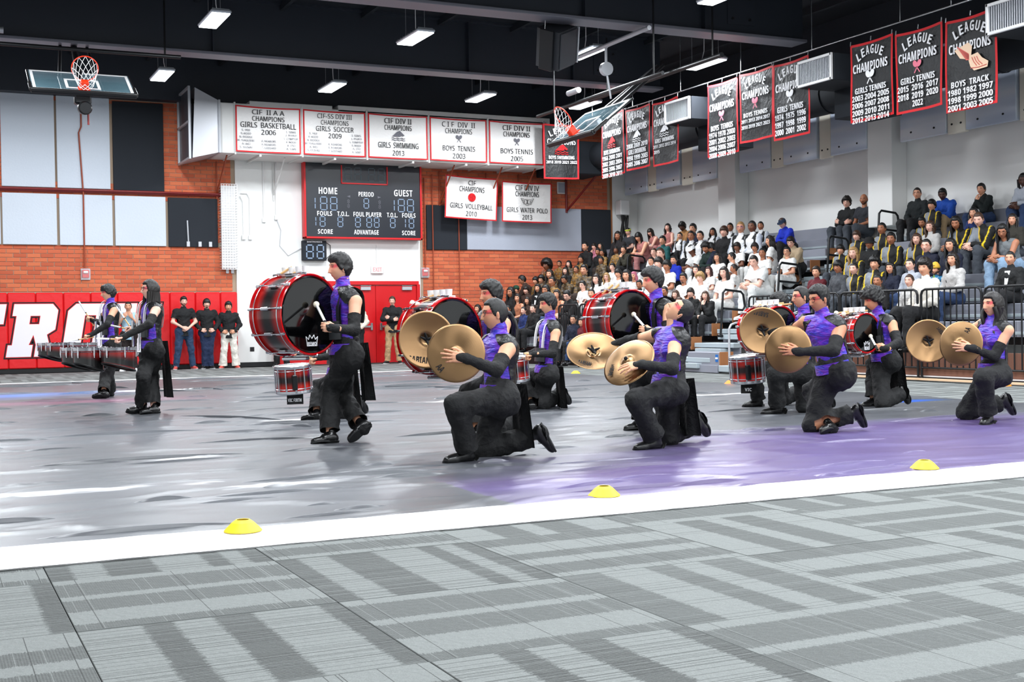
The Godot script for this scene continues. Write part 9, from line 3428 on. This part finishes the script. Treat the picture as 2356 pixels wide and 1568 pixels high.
	spectator([9, -19.11, 1.00, "short", "k", 5, "azure", 1, "", "bright blue hoodie, in profile"])
	spectator([7, -18.52, 0.86, "short", "k", 3, "uniform", 1, "", "short black hair in uniform, peering down"])
	spectator([6, -17.88, 0.94, "wavy", "b", 1, "paleg", 0, "", "long light brown hair in a pale grey jacket, mid row"])
	spectator([5, -17.65, 0.95, "wavy", "b", 1, "uniform", 0, "", "light brown curls and pink face in uniform"])
	spectator([4, -16.81, 1.07, "tied", "k", 1, "navy", 0, "glasseso", "orange-tinted glasses and navy sweater"])
	spectator([4, -16.23, 1.04, "long", "k", 2, "navyj", 0, "", "smiling face, long black hair and navy top"])
	spectator([6, -17.02, 1.06, "long", "k", 3, "uniform", 1, "", "long black hair hanging over a uniform"])
	spectator([7, -17.26, 0.91, "long", "k", 2, "denimb", 2, "", "long black hair, hand at her mouth, denim jacket"])
	spectator([6, -16.48, 1.09, "tied", "b", 1, "uniformo", 1, "", "tied brown hair, black and orange uniform, hands joined"])
	spectator([9, -18.13, 0.95, "short", "k", 2, "hoodg", 2, "big", "dark green hoodie with yellow emblem, chin on both hands"])
	spectator([6, -15.93, 0.90, "long", "d", 2, "camo", 0, "", "long dark hair and smile in a camouflage jacket"])
	spectator([5, -15.44, 1.05, "long", "k", 3, "greytank", 1, "glasses", "long black hair, glasses, grey tank top and pale jeans"])
	spectator([9, -17.03, 1.10, "locks", "k", 5, "greyh", 1, "", "dark braids and grey hoodie at the right edge"])
	spectator([3, -14.42, 0.96, "tied", "k", 2, "blackj", 0, "", "sleek tied hair, black jacket over white shirt, at the fence"])
	spectator([2, -15.67, 1.20, "curly", "d", 2, "whitej", 0, "", "brown curls in a white top with black strap"])
	spectator([3, -16.03, 0.82, "beanie_yellow", "k", 2, "plaid", 0, "beard", "yellow beanie, beard and blue plaid shirt over green"])
	spectator([3, -15.62, 1.02, "wavy", "d", 2, "paleg", 0, "", "long wavy dark hair in a pale grey coat"])
	spectator([2, -22.93, 0.86, "bob", "b", 1, "black", 0, "", "brown bob in black, left in the front row"])
	spectator([2, -22.43, 0.89, "fringe", "d", 1, "black", 0, "", "dark hair and stern pale face, middle of the black-clad row"])
	spectator([2, -21.86, 0.84, "wavy", "b", 1, "black", 2, "", "curly brown hair in black, hand over mouth, at the row end"])
	spectator([2, -23.31, 0.97, "tied", "k", 3, "black", 0, "", "dark-haired head just right of the third bass drummer"])
	spectator([1, -22.05, 0.98, "tied", "b", 1, "black", 0, "", "small brown-haired head below the black-clad row"])
